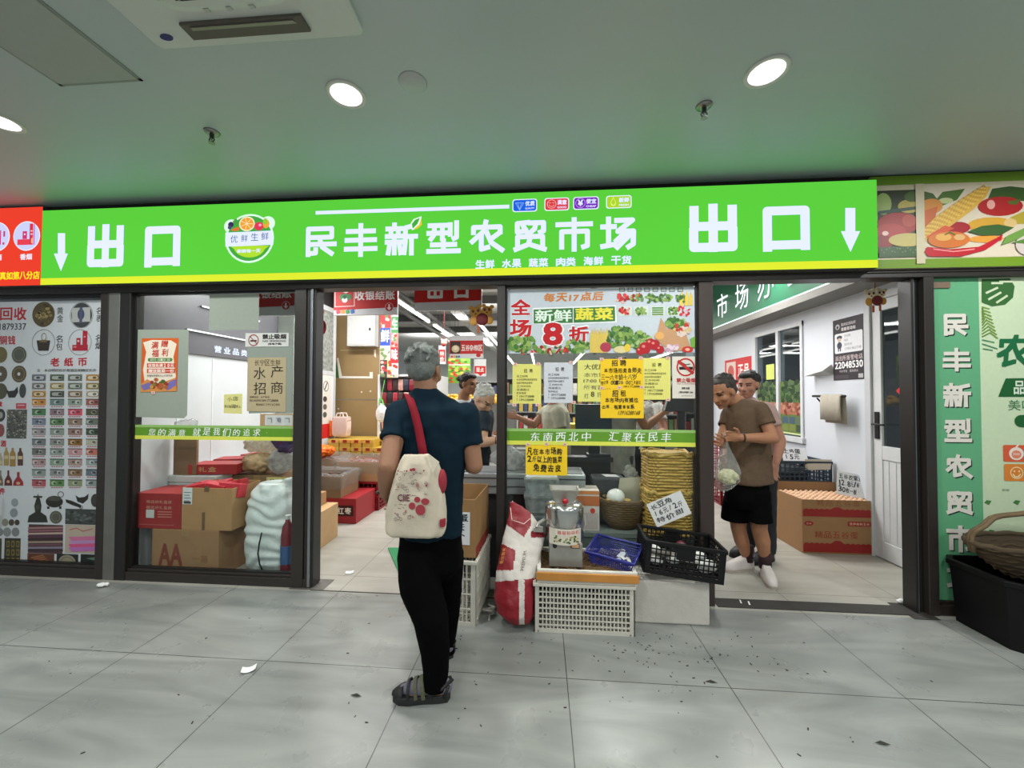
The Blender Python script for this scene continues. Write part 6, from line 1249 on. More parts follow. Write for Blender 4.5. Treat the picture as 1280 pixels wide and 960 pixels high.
def ybask(z, h, lab, x0=.775, x1=1.075):
    t = thing('woven_basket', lab, 'basket', ((x0+x1)/2,2.95,z)); b = MB(); n = 48; rg = []
    for f, g in ((0,.96),(.25,1.0),(.5,.985),(.75,1.0),(1,.98)):
        ring_ = []
        for k in range(n):
            a = 2*math.pi*k/n; ca, sa = math.cos(a), math.sin(a); e = .25; ring_.append(Vector(((x0+x1)/2+(x1-x0)/2*g*math.copysign(abs(ca)**e,ca), 2.955+.115*g*math.copysign(abs(sa)**e,sa), z+h*f)))
        rg.append(ring_)
    b.loft(rg); b.build('body', YW, t, smooth=True); b = MB(); rows = int(h/.021)
    def sup(k, N_, g): a = 2*math.pi*k/N_; ca, sa = math.cos(a), math.sin(a); return ((x0+x1)/2+(x1-x0)/2*g*math.copysign(abs(ca)**.25,ca), 2.955+.115*g*math.copysign(abs(sa)**.25,sa))
    for j in range(rows):
        pts = []
        for k in range(88):
            a = 2*math.pi*k/88; ca, sa = math.cos(a), math.sin(a); n_x, n_y = abs(ca)**3*math.copysign(1,ca), abs(sa)**3*math.copysign(1,sa); q = .006*math.cos(math.pi*k/2+math.pi*(j % 2)); p_ = sup(k+.01, 88, 1.0)
            pts.append((p_[0]+q*n_x, p_[1]+q*n_y, z+.012+j*.021))
        b.tube(pts,.0095,6,closed=True)
    b.build('woven_strands', YW, t, smooth=True); b = MB()
    for zz in (z+h-.008,):
        pts = []
        for k in range(96): p_ = sup(k, 96, 1.03); pts.append((p_[0], p_[1], zz+.014*math.sin(k*1.05)))
        b.tube(pts,.013,8,closed=True)
    b.build('braided_rim', YW, t, smooth=True)
ybask(.755,.265,'yellow woven basket, upper one of the stack right in middle window'); ybask(.43,.32,'yellow woven basket, lower one of the stack behind the black crate',.765,1.07)
b = MB(); b.box(.40,.66,3.10,3.26,.64,.79); o = b.build('label_scale', mat('scale_grey',(52,54,58),.5), bevel=.02); tag(o, 'dark grey scale top with white paper behind the wicker basket', 'scale')
b = MB(); b.add([(.51,3.12,.7925),(.62,3.12,.7925),(.60,3.22,.7925),(.49,3.22,.7925)],[(0,1,2,3)]); bb = b.build('white_slip', mat('slip_white',(220,220,222),.7)); tag(bb, 'white paper slip lying on the dark grey scale', 'paper')
b = MB(); b.box(.42,.64,3.12,3.24,.43,.64); o = b.build('scale_stand', mat('scale_body',(120,116,110),.6)); tag(o, 'grey-brown stand under the dark scale', 'stand')
bag_blob('hanging_bag', 'small clear knotted bag hanging beside the yellow woven basket', 'bag', (.70,3.16,.80), (.05,.04,.08), clear('bag_small',(230,232,230),.9,haze=.5,hazecol=(196,198,192),rough=.15), 12, vox=.009)
# till monitor, printers
t = thing('till_monitor', 'dark till monitor behind the yellow discount notice', 'monitor', (.50,3.46,.9)); b = MB(); b.box(.30,.62,3.46,3.49,1.10,1.36); b.build('screen', mat('monitor_blue',(40,52,76),.3), t, bevel=.006); b = MB(); b.box(.42,.52,3.49,3.51,.92,1.3); b.box(.40,.60,3.41,3.51,.9,.925); b.build('stand', mat('monitor_dark',(28,30,36),.4), t)
t = thing('label_printer', 'dark grey label scale at the right end of middle window', 'machine', (1.22,3.4,.9)); b = MB(); b.box(1.02,1.36,3.41,3.51,.9,1.05); b.add([(1.06,3.42,1.30),(1.36,3.42,1.30),(1.27,3.45,1.56),(1.14,3.45,1.56),(1.06,3.48,1.30),(1.36,3.48,1.30),(1.27,3.50,1.56),(1.14,3.50,1.56)],[(0,1,2,3),(4,7,6,5),(0,4,5,1),(1,5,6,2),(2,6,7,3),(3,7,4,0)]); b.box(1.18,1.24,3.44,3.48,1.0,1.34); b.build('body', mat('printer_dark',(46,46,50),.4), t, bevel=.006); b = MB(); b.box(1.06,1.16,3.395,3.41,.95,1.03); b.build('key_panel', mat('printer_keys',(120,116,112),.5), t)
b = MB(); b.cyl((.70,3.20,.80),(.92,3.34,.62),.012,n=8); b.cyl((.73,3.20,.82),(.95,3.34,.64),.012,n=8); b.cyl((.92,3.34,.62),(.92,3.34,0),.012,n=8); b.cyl((.95,3.34,.64),(.95,3.34,0),.012,n=8); o = b.build('trolley_handle', CTM); tag(o, 'slanting metal trolley handle bars beside the yellow basket', 'trolley')
b = MB(); b.box(.22,.42,4.6,4.85,.9,1.02); o = b.build('snack_box', mat('snack_box_red',(170,40,44),.5)); tag(o, 'red snack box on the far till desk', 'box'); b = MB(); b.box(.22,.42,4.6,4.85,1.02,1.10); o = b.build('snack_box', mat('snack_box_yellow',(226,206,70),.5)); tag(o, 'yellow snack box on the far till desk', 'box')
b = MB(); b.box(.0,.72,4.5,4.95,.86,.90); b.box(.05,.67,4.55,4.9,0,.86); o = b.build('till_desk', mat('till_desk_grey',(120,122,122),.5)); tag(o, 'grey till desk under the snack boxes', 'desk')
# ================================================================== OUTSIDE, UNDER THE MIDDLE WINDOW
WC = mat('crate_white', (196,192,180), .5, var=.06, scale=12)
crate('plastic_crate', 'white plastic crate under the foam tray and metal grinder', 'crate', (.257, 2.545, 0), (.60,.35,.295), 0, WC, 24, 8, bar=.008, rim=.02)
t = thing('foam_tray', 'white foam tray with wooden front strip full of brown husks', 'tray', (.28,2.55,.295))
b = MB(); open_box(b,-.025,.575,2.375,2.74,.296,.372,.022); b.build('tray_body', mat('foam_white',(214,212,204),.7,bump=.3,bscale=120), t)
b = MB(); b.box(-.03,.58,2.358,2.374,.315,.362); b.build('wood_strip', mat('wood_strip',(190,128,56),.5,var=.12,scale=10), t, bevel=.003)
b = MB(); n_ = 30; vs = []
for j in range(n_):
    for i in range(n_): x = -.003+.556*i/(n_-1); y = 2.397+.321*j/(n_-1); vs.append((x,y,.345+.022*noise.noise(Vector((x*9,y*9,1)))+.008*noise.noise(Vector((x*40,y*40,3)))))
b.add(vs,[(j*n_+i,j*n_+i+1,(j+1)*n_+i+1,(j+1)*n_+i) for j in range(n_-1) for i in range(n_-1)])
random.seed(51)
for k in range(420):
    x = random.uniform(0,.55); y = random.uniform(2.40,2.715); z = .352+.022*noise.noise(Vector((x*9,y*9,1))); a = random.uniform(0,3.14); L_ = random.uniform(.006,.013); b.box(-L_,L_,-.0018,.0018,0,.003, M=Matrix.Translation((x,y,z)) @ Matrix.Rotation(a,4,'Z') @ Matrix.Rotation(random.uniform(-.5,.5),4,'Y'))
o = b.build('husks', mat('husk_brown',(104,78,48),.85,var=.35,scale=120), t); o['kind'] = 'stuff'
# grinder
g = thing('grinder', 'shiny stainless grinding machine with hopper on the foam tray', 'machine', (.15,2.545,.355)); SS = mat('stainless', (196,196,192), .2, .9, var=.06, scale=6); SS2 = mat('stainless_brushed', (170,168,160), .42, .65, var=.1, scale=20)
b = MB(); b.box(.05,.26,2.47,2.64,.35,.50); b.build('base_box', SS2, g, bevel=.006)
b = MB(); b.lathe([(.001,.50),(.125,.50),(.125,.705),(.12,.725),(.10,.74),(.001,.742)], (.15,2.56,0), 36); b.build('drum', SS, g, smooth=True)
b = MB(); b.loft([[Vector((.15+sx*a, 2.555+sy*a*.8, z)) for sx, sy in ((-1,-1),(1,-1),(1,1),(-1,1))] for z, a in ((.735,.055),(.825,.088),(.827,.095),(.832,.095))], caps=False); o = b.build('hopper', SS2, g); md = o.modifiers.new('s','SOLIDIFY'); md.thickness = .004
b = MB(); b.ell((.150,2.468,.765),(.019,.016,.019)); b.build('red_knob', mat('knob_red',(176,22,40),.3), g, smooth=True, label='red round knob on the hopper')
b = MB(); b.cyl((.150,2.48,.765),(.150,2.52,.765),.006,n=8); b.build('knob_stem', SS2, g); b = MB(); b.tube([(.275,2.56,.66),(.285,2.54,.60),(.272,2.53,.56)],.008,8); b.build('handle', SS2, g); b = MB(); b.tube([(.02,2.55,.62),(-.02,2.53,.60),(-.03,2.51,.58)],.012,8); b.box(-.05,.01,2.50,2.54,.555,.58); b.build('spout', SS2, g)
p = Print((0,2.433,0)); R3 = (206,44,44)
vs_ = []
for k in range(13):
    pass
b = MB(); ring0 = []; ring1 = []
for k in range(17): a = math.radians(-90-52+104*k/16); ring0.append(Vector((.15+.1265*math.cos(a),2.56+.1265*math.sin(a),.50))); ring1.append(Vector((.15+.1265*math.cos(a),2.56+.1265*math.sin(a),.60)))
b.add(ring0+ring1,[(k,k+1,18+k,17+k) for k in range(16)]); b.build('label', mat('label_cream',(214,206,190),.5), g, smooth=True, label='printed label wrapped round the drum foot')
def cyl_print(mb, x0, x1, z0, z1, col_, dr=.0008, rad=.1265):
    r0, r1 = [], []
    for k in range(9):
        x = x0+(x1-x0)*k/8; a = -math.pi/2+(x-.15)/rad; r0.append(Vector((.15+(rad+dr)*math.cos(a),2.56+(rad+dr)*math.sin(a),z0))); r1.append(Vector((.15+(rad+dr)*math.cos(a),2.56+(rad+dr)*math.sin(a),z1)))
    mb.add(r0+r1,[(k,k+1,10+k,9+k) for k in range(8)], ink(col_))
b = MB(); cyl_print(b,.085,.245,.558,.598,(222,214,200)); 
for k, ch in enumerate('辣椒粉碎机'):
    vs, fs, _ = text_mesh(ch); pv = []
    for u, v in vs: x = .10+k*.029+u*.025; a = -math.pi/2+(x-.15)/.1265; pv.append(Vector((.15+.1284*math.cos(a),2.56+.1284*math.sin(a),.565+v*.026)))
    b.add(pv, fs, ink(R3))
random.seed(52)
for k in range(26): x = random.uniform(.06,.235); z = random.uniform(.508,.55); cyl_print(b,x,x+.012,z,z+.009,random.choice([(150,150,60),(90,120,50),(190,160,70),(70,90,40)]),.0012)
b.build('label_print', None, g, fix=False)
b = MB(); b.box(.185,.24,2.458,2.47,.475,.505); b.build('switch_box', mat('switch_box',(70,50,36),.5), g); b = MB(); b.box(.19,.235,2.4555,2.458,.48,.5); b.build('switch_plate', mat('switch_plate',(206,160,120),.5), g); b = MB(); b.cyl((.085,2.46,.485),(.085,2.47,.485),.014,n=14); b.build('socket', mat('socket_dark',(30,30,30),.5), g)
# blue basket, tilted on the tray edge
BB = mat('blue_basket', (26,34,128), .4, var=.05)
t = thing('plastic_basket', 'small bright blue plastic basket tilted on the foam tray', 'basket', (.475,2.575,.365), 0); t.rotation_euler = (math.radians(9), math.radians(3), math.radians(-26))
def tray_basket(t, w, d, h, m, k=.82):
    def pt(u, v, f): s = k+(1-k)*f; return Vector((u*w/2*s, v*d/2*s, h*f))
    b = MB(); ring_ = [pt(u,v,1) for u, v in ((-1,-1),(1,-1),(1,1),(-1,1))]; out = [Vector((p.x*1.05,p.y*1.06,p.z)) for p in ring_]
    b.loft([ring_, out, [p-Vector((0,0,.014)) for p in out], [p-Vector((0,0,.014)) for p in ring_]], caps=False, closed=True); b.build('rim', m, t, world=False)
    for nm, c1, c2, n in (('long_side',(-1,-1),(1,-1),22),('long_side',(1,1),(-1,1),22),('short_side',(1,-1),(1,1),15),('short_side',(-1,1),(-1,-1),15)):
        b = MB()
        for q in range(n+1):
            s = q/n; u = c1[0]+(c2[0]-c1[0])*s; v = c1[1]+(c2[1]-c1[1])*s; b.tube([pt(u,v,0),pt(u,v,1)],.0022,4)
        for f in (.04,.2,.36,.52,.7,.97): b.tube([pt(c1[0],c1[1],f),pt(c2[0],c2[1],f)],.0028 if f not in (.04,.97) else .006,4)
        b.build(nm, m, t, world=False)
    b = MB()
    for q in range(15): u = -1+2*q/14; b.tube([pt(u,-1,0),pt(u,1,0)],.0022,4)
    for q in range(11): v = -1+2*q/10; b.tube([pt(-1,v,0),pt(1,v,0)],.0022,4)
    b.build('base_grid', m, t, world=False)
tray_basket(t, .30, .235, .085, BB)
random.seed(53)
for k in range(5):
    b = MB(); b.add([(-.03,-.012,.012),(.03,-.014,.013),(.032,.012,.016),(-.028,.013,.012)],[(0,1,2,3)]); b.xf(t.matrix_basis @ Matrix.Translation((random.uniform(-.06,.08),random.uniform(-.05,.06),.002)) @ Matrix.Rotation(random.uniform(0,3),4,'Z')); o = b.build('plastic_scrap', mat('scrap_white',(200,206,214),.4)); md = o.modifiers.new('s','SOLIDIFY'); md.thickness = .0015; tag(o, 'white plastic scrap in the small blue basket', 'scrap', 'scraps in the blue basket')
# foam box
t = thing('foam_box', 'white foam box on the floor under the black crate', 'box', (.82,2.625,0)); b = MB(); open_box(b,.588,1.05,2.515,2.745,0,.265,.025); b.build('box_body', mat('foam_box',(206,200,192),.7,var=.05,bump=.25,bscale=90), t, bevel=.01)
b = MB(); b.box(.60,1.04,2.525,2.735,.245,.262); b.build('lid', mat('foam_lid',(210,206,198),.7), t, bevel=.006)
# black crate
BK_ = mat('black_crate', (13,13,14), .5, var=.06, spec=.3)
t = crate('plastic_crate', 'black plastic crate tilted on the white foam box', 'crate', (.868,2.575,.325), (.465,.29,.205), 0, BK_, 14, 6, bar=.0065, rim=.022, posts=.036)
t.rotation_euler = (0, math.radians(5.5), math.radians(-4))
for s, x in ((-1,0),(1,0)):
    b = MB(); b.box(-.05,.05,s*.145-.004,s*.145+.004,.11,.19); b.build('hand_grip', BK_, t, world=False)
random.seed(54); MT = t.matrix_basis.copy()
for k in range(16):
    b = MB(); b.ell((random.uniform(-.15,.17), random.uniform(-.105,.05), random.uniform(.04,.11)),(.045,.025,.026)); b.xf(MT); m_ = [mat('clip_white',(226,226,222),.4),mat('clip_grey',(120,112,104),.5)][k % 3 == 2]; o = b.build('plastic_packet', m_, smooth=True); tag(o, ['crumpled white packet in the tilted black crate','crumpled grey packet in the tilted black crate'][k % 3 == 2], 'packet', ['white packets in the black crate','grey packets in the black crate'][k % 3 == 2])
b = MB(); b.ell((.03,.05,.13),(.035,.03,.035)); b.xf(MT); o = b.build('red_onion', mat('onion_red',(80,20,34),.35), smooth=True); tag(o, 'dark red onion at the back of the black crate', 'onion')
b = MB(); b.box(-.02,.10,.085,.115,.02,.12); b.xf(MT); o = b.build('onion_support', mat('net_dark',(40,44,48),.8)); tag(o, 'dark netting bundle under the onion in the black crate', 'bundle')
o = hand_card('price_card', 'white handwritten price card stuck in the black crate', (.905,2.72,.585), .25, .165, (math.radians(-6),math.radians(-24),0), [('长豆角',.7),('16元/2斤',.95),('特价甜',.9)], (206,206,204), (50,50,56))
# red and white sack leaning at the post
SKW, SKR = mat('sack_cream',(206,198,190),.5,bump=.4,bscale=30), mat('sack_red',(138,22,34),.45,bump=.4,bscale=30)
sk = thing('rice_sack', 'slumped red and white woven sack leaning beside the doorway post', 'sack', (-.17,2.5,0))
b = MB(); rows_ = [(776,636,664,2.40,.05),(764,622,668,2.41,.085),(745,617.5,670,2.43,.10),(715,620,672,2.47,.10),(690,625,677,2.52,.085),(670,629,681,2.56,.06),(655,633,674,2.59,.04),(642,636.5,666,2.62,.022),(632,637,653,2.635,.012),(627,637,643,2.64,.01)]; rg = []
for (y, xl, xr, Y, ry) in rows_:
    a = onY(xl,y,Y); c_ = onY(xr,y,Y); cx = (a.x+c_.x)/2; rx = (c_.x-a.x)/2; z = max((a.z+c_.z)/2, .012)
    rg.append([Vector((cx+rx*math.copysign(abs(math.cos(2*math.pi*k/24))**.8,math.cos(2*math.pi*k/24)), Y+ry*math.copysign(abs(math.sin(2*math.pi*k/24))**.9,math.sin(2*math.pi*k/24)), z)) for k in range(24)])
zb = rg[0][0].z
b.loft(rg)
def inpoly(x, y, P):
    r = False
    for i in range(len(P)):
        (x1,y1),(x2,y2) = P[i],P[i-1]
        if (y1 > y) != (y2 > y) and x < (x2-x1)*(y-y1)/(y2-y1)+x1: r = not r
    return r
def XZ(P, Y): return [((lambda q: (q.x,q.z))(onY(x,y,Y))) for x, y in P]
redp = [XZ(P, 2.5) for P in ([(610,728),(690,721),(690,800),(610,800)], [(616,705),(623,678),(645,688),(641,713),(616,713)], [(628,640),(634,610),(664,640),(664,656),(655,671),(628,652)], [(664,664),(685,660),(685,672),(664,672)])]
stripe = [XZ([(648,700),(655,700),(656,800),(649,800)], 2.5)]
def paint(c_, n_):
    f = 2.5/c_.y; X_ = c_.x*f; Z_ = EYE+(c_.z-EYE)*f
    if any(inpoly(X_,Z_,P) for P in stripe): return 0
    return 1 if any(inpoly(X_,Z_,P) for P in redp) else 0
voxel(b,'sack_body',.008,[SKW,SKR],sk,2,.007,11,paint)
p = Print(Y=2.385); 
p = Print((0,0,0), U=(1,0,0), V=(0,0,1), N=(0,-1,0))
b = MB()
for t_, (x, y0, y1), c_ in (('香丝苗米',(627,704,684),(200,140,50)),('PREMIUM',(653,712,688),(70,60,56))):
    vs, fs, _ = text_mesh(t_); A = onY(x-2.5,y0,2.405); B = onY(x+1.5,y1,2.455); U_ = (B-A); W_ = Vector((.022,0,.004)); b.add([A+U_*u+W_*(1-v)+Vector((0,-.015,0)) for u, v in vs], fs, ink(c_))
b.build('lettering', None, sk, fix=False)
b = MB(); q = [onY(641,626,2.64), onY(638,634,2.63), onY(640,650,2.55), onY(655,655,2.54), onY(663,648,2.57)]; b.tube(q,.003,6); b.build('stitching', mat('stitch_pale',(226,190,180),.7), sk)
b = MB(); pts = [(-.33,2.45,.006)]
for k in range(26): pts.append((-.335+.035*math.sin(k*.9)+.01*math.sin(k*2.3), 2.48+.03*math.cos(k*.7)+.002*k, .008+.06*abs(math.sin(k*.33))))
b.tube(pts,.006,6); o = b.build('cable', mat('cable_white',(176,172,164),.5), smooth=True); tag(o, 'tangled pale cable on the floor left of the red sack', 'cable')
# white crate with open carton in the doorway
crate('plastic_crate', 'tall white plastic crate under the open carton behind the standing shopper', 'crate', (-.60,2.64,0), (.42,.48,.40), math.radians(-3), WC, 14, 4, bar=.008, rim=.022, posts=.035)
t = carton('cardboard_box', 'open cardboard carton on the white crate beside the shopper', (-.595,2.66,.402), (.38,.44,.37), math.radians(-3), mat('carton_open',(150,114,72),.75,var=.06), lambda p, w, d, h: p.rect(-w/2,0,w/2,.0,(150,40,40),1), open_=True, flaps=False)
b = MB(); b.box(.1905,.1915,-.2,.2,.0,.06); b.build('red_print', mat('print_red',(150,44,40),.6), t, world=False); b = MB(); b.box(.05,.12,-.1,.02,.25,.30); b.build('dark_goods', mat('dark_goods',(24,22,22),.5), t, world=False)
hand_card('price_card', 'white handwritten card hung on the open carton front', (-.497,2.432,.485), .09, .205, (0,0,math.radians(-3)), [('蛋',.95),('天',.7),('个',.7)], (220,220,222), (36,36,40))
# green mat in the doorway, paper slips on floors
b = MB(); q = [onZ(485,686), onZ(500,686), onZ(520,722), onZ(498,716)]; b.add([v+Vector((0,0,.012)) for v in q]+[v+Vector((0,0,.001)) for v in q],[(0,1,2,3),(7,6,5,4),(0,4,5,1),(1,5,6,2),(2,6,7,3),(3,7,4,0)]); o = b.build('green_board', mat('green_board',(16,126,74),.5)); tag(o, 'green board edge on the floor left of the shopper legs', 'board')
def slip(lab, px, py, w, d, rz, curl=.01):
    c_ = onZ(px,py); b = MB(); R_ = Matrix.Translation((c_.x,c_.y,.002)) @ Matrix.Rotation(rz,4,'Z'); n = 5
    b.add([R_ @ Vector((-w/2+w*i/n, s*d/2, .001+curl*(2*i/n-1)**2)) for s in (-1,1) for i in range(n+1)],[(i,i+1,n+2+i,n+1+i) for i in range(n)]); o = b.build('paper_slip', mat('slip_white2',(232,232,232),.7)); md = o.modifiers.new('s','SOLIDIFY'); md.thickness = .001; tag(o, lab, 'paper')
slip('small white paper slip lying on the grey tiles left of the shopper', 311,838,.065,.045,.5); slip('white paper slip on the pale tiles inside the doorway', 437,716,.06,.045,.3,.004); slip('white card lying at the left end of the dark threshold strip', 931,754,.06,.05,-.3,.004)
def crumple(lab, px, py, r, seed):
    c_ = onZ(px,py); random.seed(seed); b = MB()
    for k in range(5): b.ell((c_.x+random.uniform(-r,r),c_.y+random.uniform(-r,r)*.6,.012+random.uniform(0,r*.4)),(r*.6,r*.45,.012))
    o = voxel(b,'crumpled_tissue',.005,mat('tissue_white',(236,236,234),.8),None,1,.004,60); tag(o, lab, 'tissue')
crumple('crumpled white tissue on the tiles before the grey pillar', 128,734,.03,61); crumple('crumpled white tissue at the right end of the threshold strip', 1130,755,.035,62)
b = MB(); random.seed(63)
for k in range(150):
    if k < 95: px, py = random.gauss(850,70), 790+abs(random.gauss(0,38))
    elif k < 115: px, py = random.uniform(540,700), random.uniform(770,860)
    else: px, py = random.uniform(60,1200), random.uniform(760,950)
    c_ = onZ(px,py); L_ = random.uniform(.002,.0075)
    if 0 < c_.x < .6 and c_.y > 2.33 or c_.y > 2.5: continue
    b.box(-L_,L_,-L_*.35,L_*.35,0,.002, M=Matrix.Translation((c_.x,c_.y,.0006)) @ Matrix.Rotation(random.uniform(0,3.1),4,'Z'))
o = b.build('floor_debris', mat('debris_dark',(52,44,34),.9)); tag(o, 'dark crumbs and leaf bits scattered on the grey tiles', 'debris', kind='stuff')
b = MB()
for px, py in ((889,853),(1103,930),(445,870)):
    c_ = onZ(px,py); b.add([(c_.x-.03,c_.y,.003),(c_.x,c_.y-.008,.006),(c_.x+.03,c_.y-.004,.003),(c_.x,c_.y+.01,.006)],[(0,1,2,3)]); 
    o = b.build('dry_leaf', mat('leaf_dark',(40,40,30),.8)); tag(o, {889:'dark dry leaf on the tiles before the white foam box',1103:'thin brown leaf bit on the tiles, lower right',445:'small dark leaf on the tiles left of the sandal'}[px], 'leaf'); b = MB()
# ================================================================== RIGHT: BLACK TUB AND WICKER BASKET
t = thing('black_tub', 'large angular black plastic tub below the wicker basket', 'tub', (3.05,2.62,0)); BT = mat('tub_black', (9,9,10), .5, var=.1, scale=5, spec=.25)
def octo(s, z, x0=2.63, x1=3.5, y0=2.36, y1=2.775, c_=.055):
    cx, cy = (x0+x1)/2, (y0+y1)/2; P = [(x0+c_,y0),(x1-c_,y0),(x1,y0+c_),(x1,y1-c_),(x1-c_,y1),(x0+c_,y1),(x0,y1-c_),(x0,y0+c_)]; return [Vector((cx+(x-cx)*s, cy+(y-cy)*s, z)) for x, y in P]
b = MB(); b.loft([octo(.94,0),octo(.97,.2),octo(1,.37),octo(.96,.37),octo(.93,.2),octo(.9,.02)], caps=True); b.build('body', BT, t)
b = MB(); b.loft([octo(1.035,.36),octo(1.035,.392),octo(.96,.392),octo(.96,.36)], caps=False, closed=True); b.build('rim', BT, t, bevel=.004)
WB = weave('wicker_dark',(124,102,74),(48,38,26),120,160,.7,1.0)
t = thing('wicker_basket', 'large brown wicker basket with arched handle on the black tub', 'basket', (3.02,2.55,.36)); CXB, CYB = 3.02, 2.55
b = MB(); b.lathe([(.001,.0),(.20,.0),(.30,.05),(.385,.13),(.42,.19),(.408,.195),(.37,.13),(.28,.06),(.18,.02),(.001,.02)], (CXB,CYB,.36), 64, sy=.46); b.build('bowl', WB, t, smooth=True)
b = MB()
for j in range(7):
    f = j/6; R_ = .235+.19*f**.8; z = .375+.165*f; pts = [(CXB+R_*math.cos(k*math.pi/40)*(1+.012*math.sin(k*2.1+j*2)), CYB+.46*R_*math.sin(k*math.pi/40)*(1+.012*math.sin(k*2.1+j*2)), z+.006*math.sin(k*1.57+j*1.57)) for k in range(80)]; b.tube(pts,.009,6,closed=True)
b.build('woven_strands', WB, t, smooth=True)
b = MB(); pts = [(CXB+.423*math.cos(k*math.pi/40), CYB+.195*math.sin(k*math.pi/40), .553+.004*math.sin(k*1.3)) for k in range(80)]; b.tube(pts,.015,8,closed=True); b.build('rim', WB, t, smooth=True)
b = MB()
for o_ in (-.008,.008):
    pts = []
    for k in range(25): a = math.pi*k/24; pts.append((CXB-.425*math.cos(a), CYB+o_+.012*math.sin(k*1.2), .545+.205*math.sin(a)**.8 if 0 < k < 24 else .50))
    b.tube(pts,.012,8)
b.build('handle', mat('wicker_handle',(104,84,58),.7,var=.2,bump=.5,bscale=60), t, smooth=True)
# ================================================================== PEOPLE
SK = lambda n, c: mat('skin_'+n, c, .55, var=.05, scale=30, spec=.35)
DK = mat('face_dark', (34,26,24), .5); 
def V3(p): return onY(*p)
def sect(c, R, F, rx, ry, n=28, e=.85):
    return [c + R*(rx*math.copysign(abs(math.cos(2*math.pi*k/n))**e, math.cos(2*math.pi*k/n))) + F*(ry*math.copysign(abs(math.sin(2*math.pi*k/n))**e, math.sin(2*math.pi*k/n))) for k in range(n)]
def basis(f):
    f = Vector(f).normalized(); r = f.cross(Vector((0,0,1))).normalized(); u = r.cross(f); return r, f, u
def chain(mb, pts, rad, m=None, n=14):
    for (a, b), (ra, rb) in zip(zip(pts, pts[1:]), zip(rad, rad[1:])): mb.capsule(a, ra, b, rb, m, n)
def head_parts(mb, c, f, s=1.0):
    r, f, u = basis(f); R = Matrix((r, f, u)).transposed()
    def at(x, y, z): return c + (r*x + f*y + u*z)*s
    def E(x, y, z, a, b_, c_): mb.ell(at(x,y,z), (a*s,b_*s,c_*s), None, R, 24, 16)
    E(0,-.012,.025,.075,.092,.085); E(0,.022,-.035,.060,.070,.078); E(0,.035,-.078,.044,.046,.034); E(0,.068,-.098,.020,.018,.016)
    mb.capsule(at(0,.086,.004), .009*s, at(0,.103,-.034), .0125*s); E(.012,.092,-.038,.009,.010,.008); E(-.012,.092,-.038,.009,.010,.008)
    mb.capsule(at(-.036,.074,.022), .012*s, at(.036,.074,.022), .012*s); mb.capsule(at(-.018,.082,-.064), .0075*s, at(.018,.082,-.064), .0075*s); mb.capsule(at(-.014,.081,-.074), .007*s, at(.014,.081,-.074), .007*s)
    for sx in (-1,1): E(sx*.077,-.012,-.012,.010,.021,.032); E(sx*.045,.055,-.03,.022,.028,.024)
def face_paint(c, f, s):
    r, f, u = basis(f)
    def fn(p, n):
        d = (p-c)/s; x, y, z = d.dot(r), d.dot(f), d.dot(u)
        if abs(z) > .13 or abs(x) > .09: return 0
        if y > .045:
            ax = abs(x)
            if .018 < ax < .046 and abs(z-.001) < .0055: return 1
            if .014 < ax < .052 and abs(z-.021-.05*(ax-.03)*(-1)) < .0048: return 1
            if ax < .024 and -.0735 < z < -.0645: return 2
        return 0
    return fn
def hair(parent, c, f, s, col, style='short', seed=1, name='hair'):
    r, f, u = basis(f); R = Matrix((r, f, u)).transposed(); random.seed(seed); mb = MB()
    def at(x, y, z): return c + (r*x + f*y + u*z)*s
    def E(x, y, z, a, b_, c_): mb.ell(at(x,y,z), (a*s,b_*s,c_*s), None, R, 24, 16)
    if style == 'short': E(0,-.026,.042,.081,.094,.082); E(0,-.052,-.004,.074,.062,.07); E(0,.03,.085,.058,.05,.03)
    elif style == 'receding': E(0,-.034,.036,.081,.088,.083); E(0,-.055,-.006,.074,.058,.066); E(0,-.005,.08,.06,.06,.03)
    elif style == 'long': E(0,-.026,.042,.083,.096,.083); E(0,-.055,-.03,.08,.062,.10)
    for k in range(70):
        a = random.uniform(0,6.28); q = random.uniform(-.2,1); d = Vector((math.cos(a)*math.sqrt(max(0,1-q*q)), math.sin(a)*math.sqrt(max(0,1-q*q))-.15, q))
        p = Vector((0,-.026,.042)) + Vector((d.x*.079, d.y*.092, d.z*.080))
        if p.y > .05 and p.z < .08: continue
        if abs(p.x) > .06 and p.z < .0 and p.y > -.03: continue
        mb.capsule(at(*p), .012*s, at(p.x*1.03, p.y*1.03-.006, p.z*1.02-.012), .005*s, None, 6)
    return voxel(mb, name, .0055, mat('hair_'+col[0], col[1], .6, var=.35, scale=160, bump=.6, bscale=240), parent, 1, .003, 55)
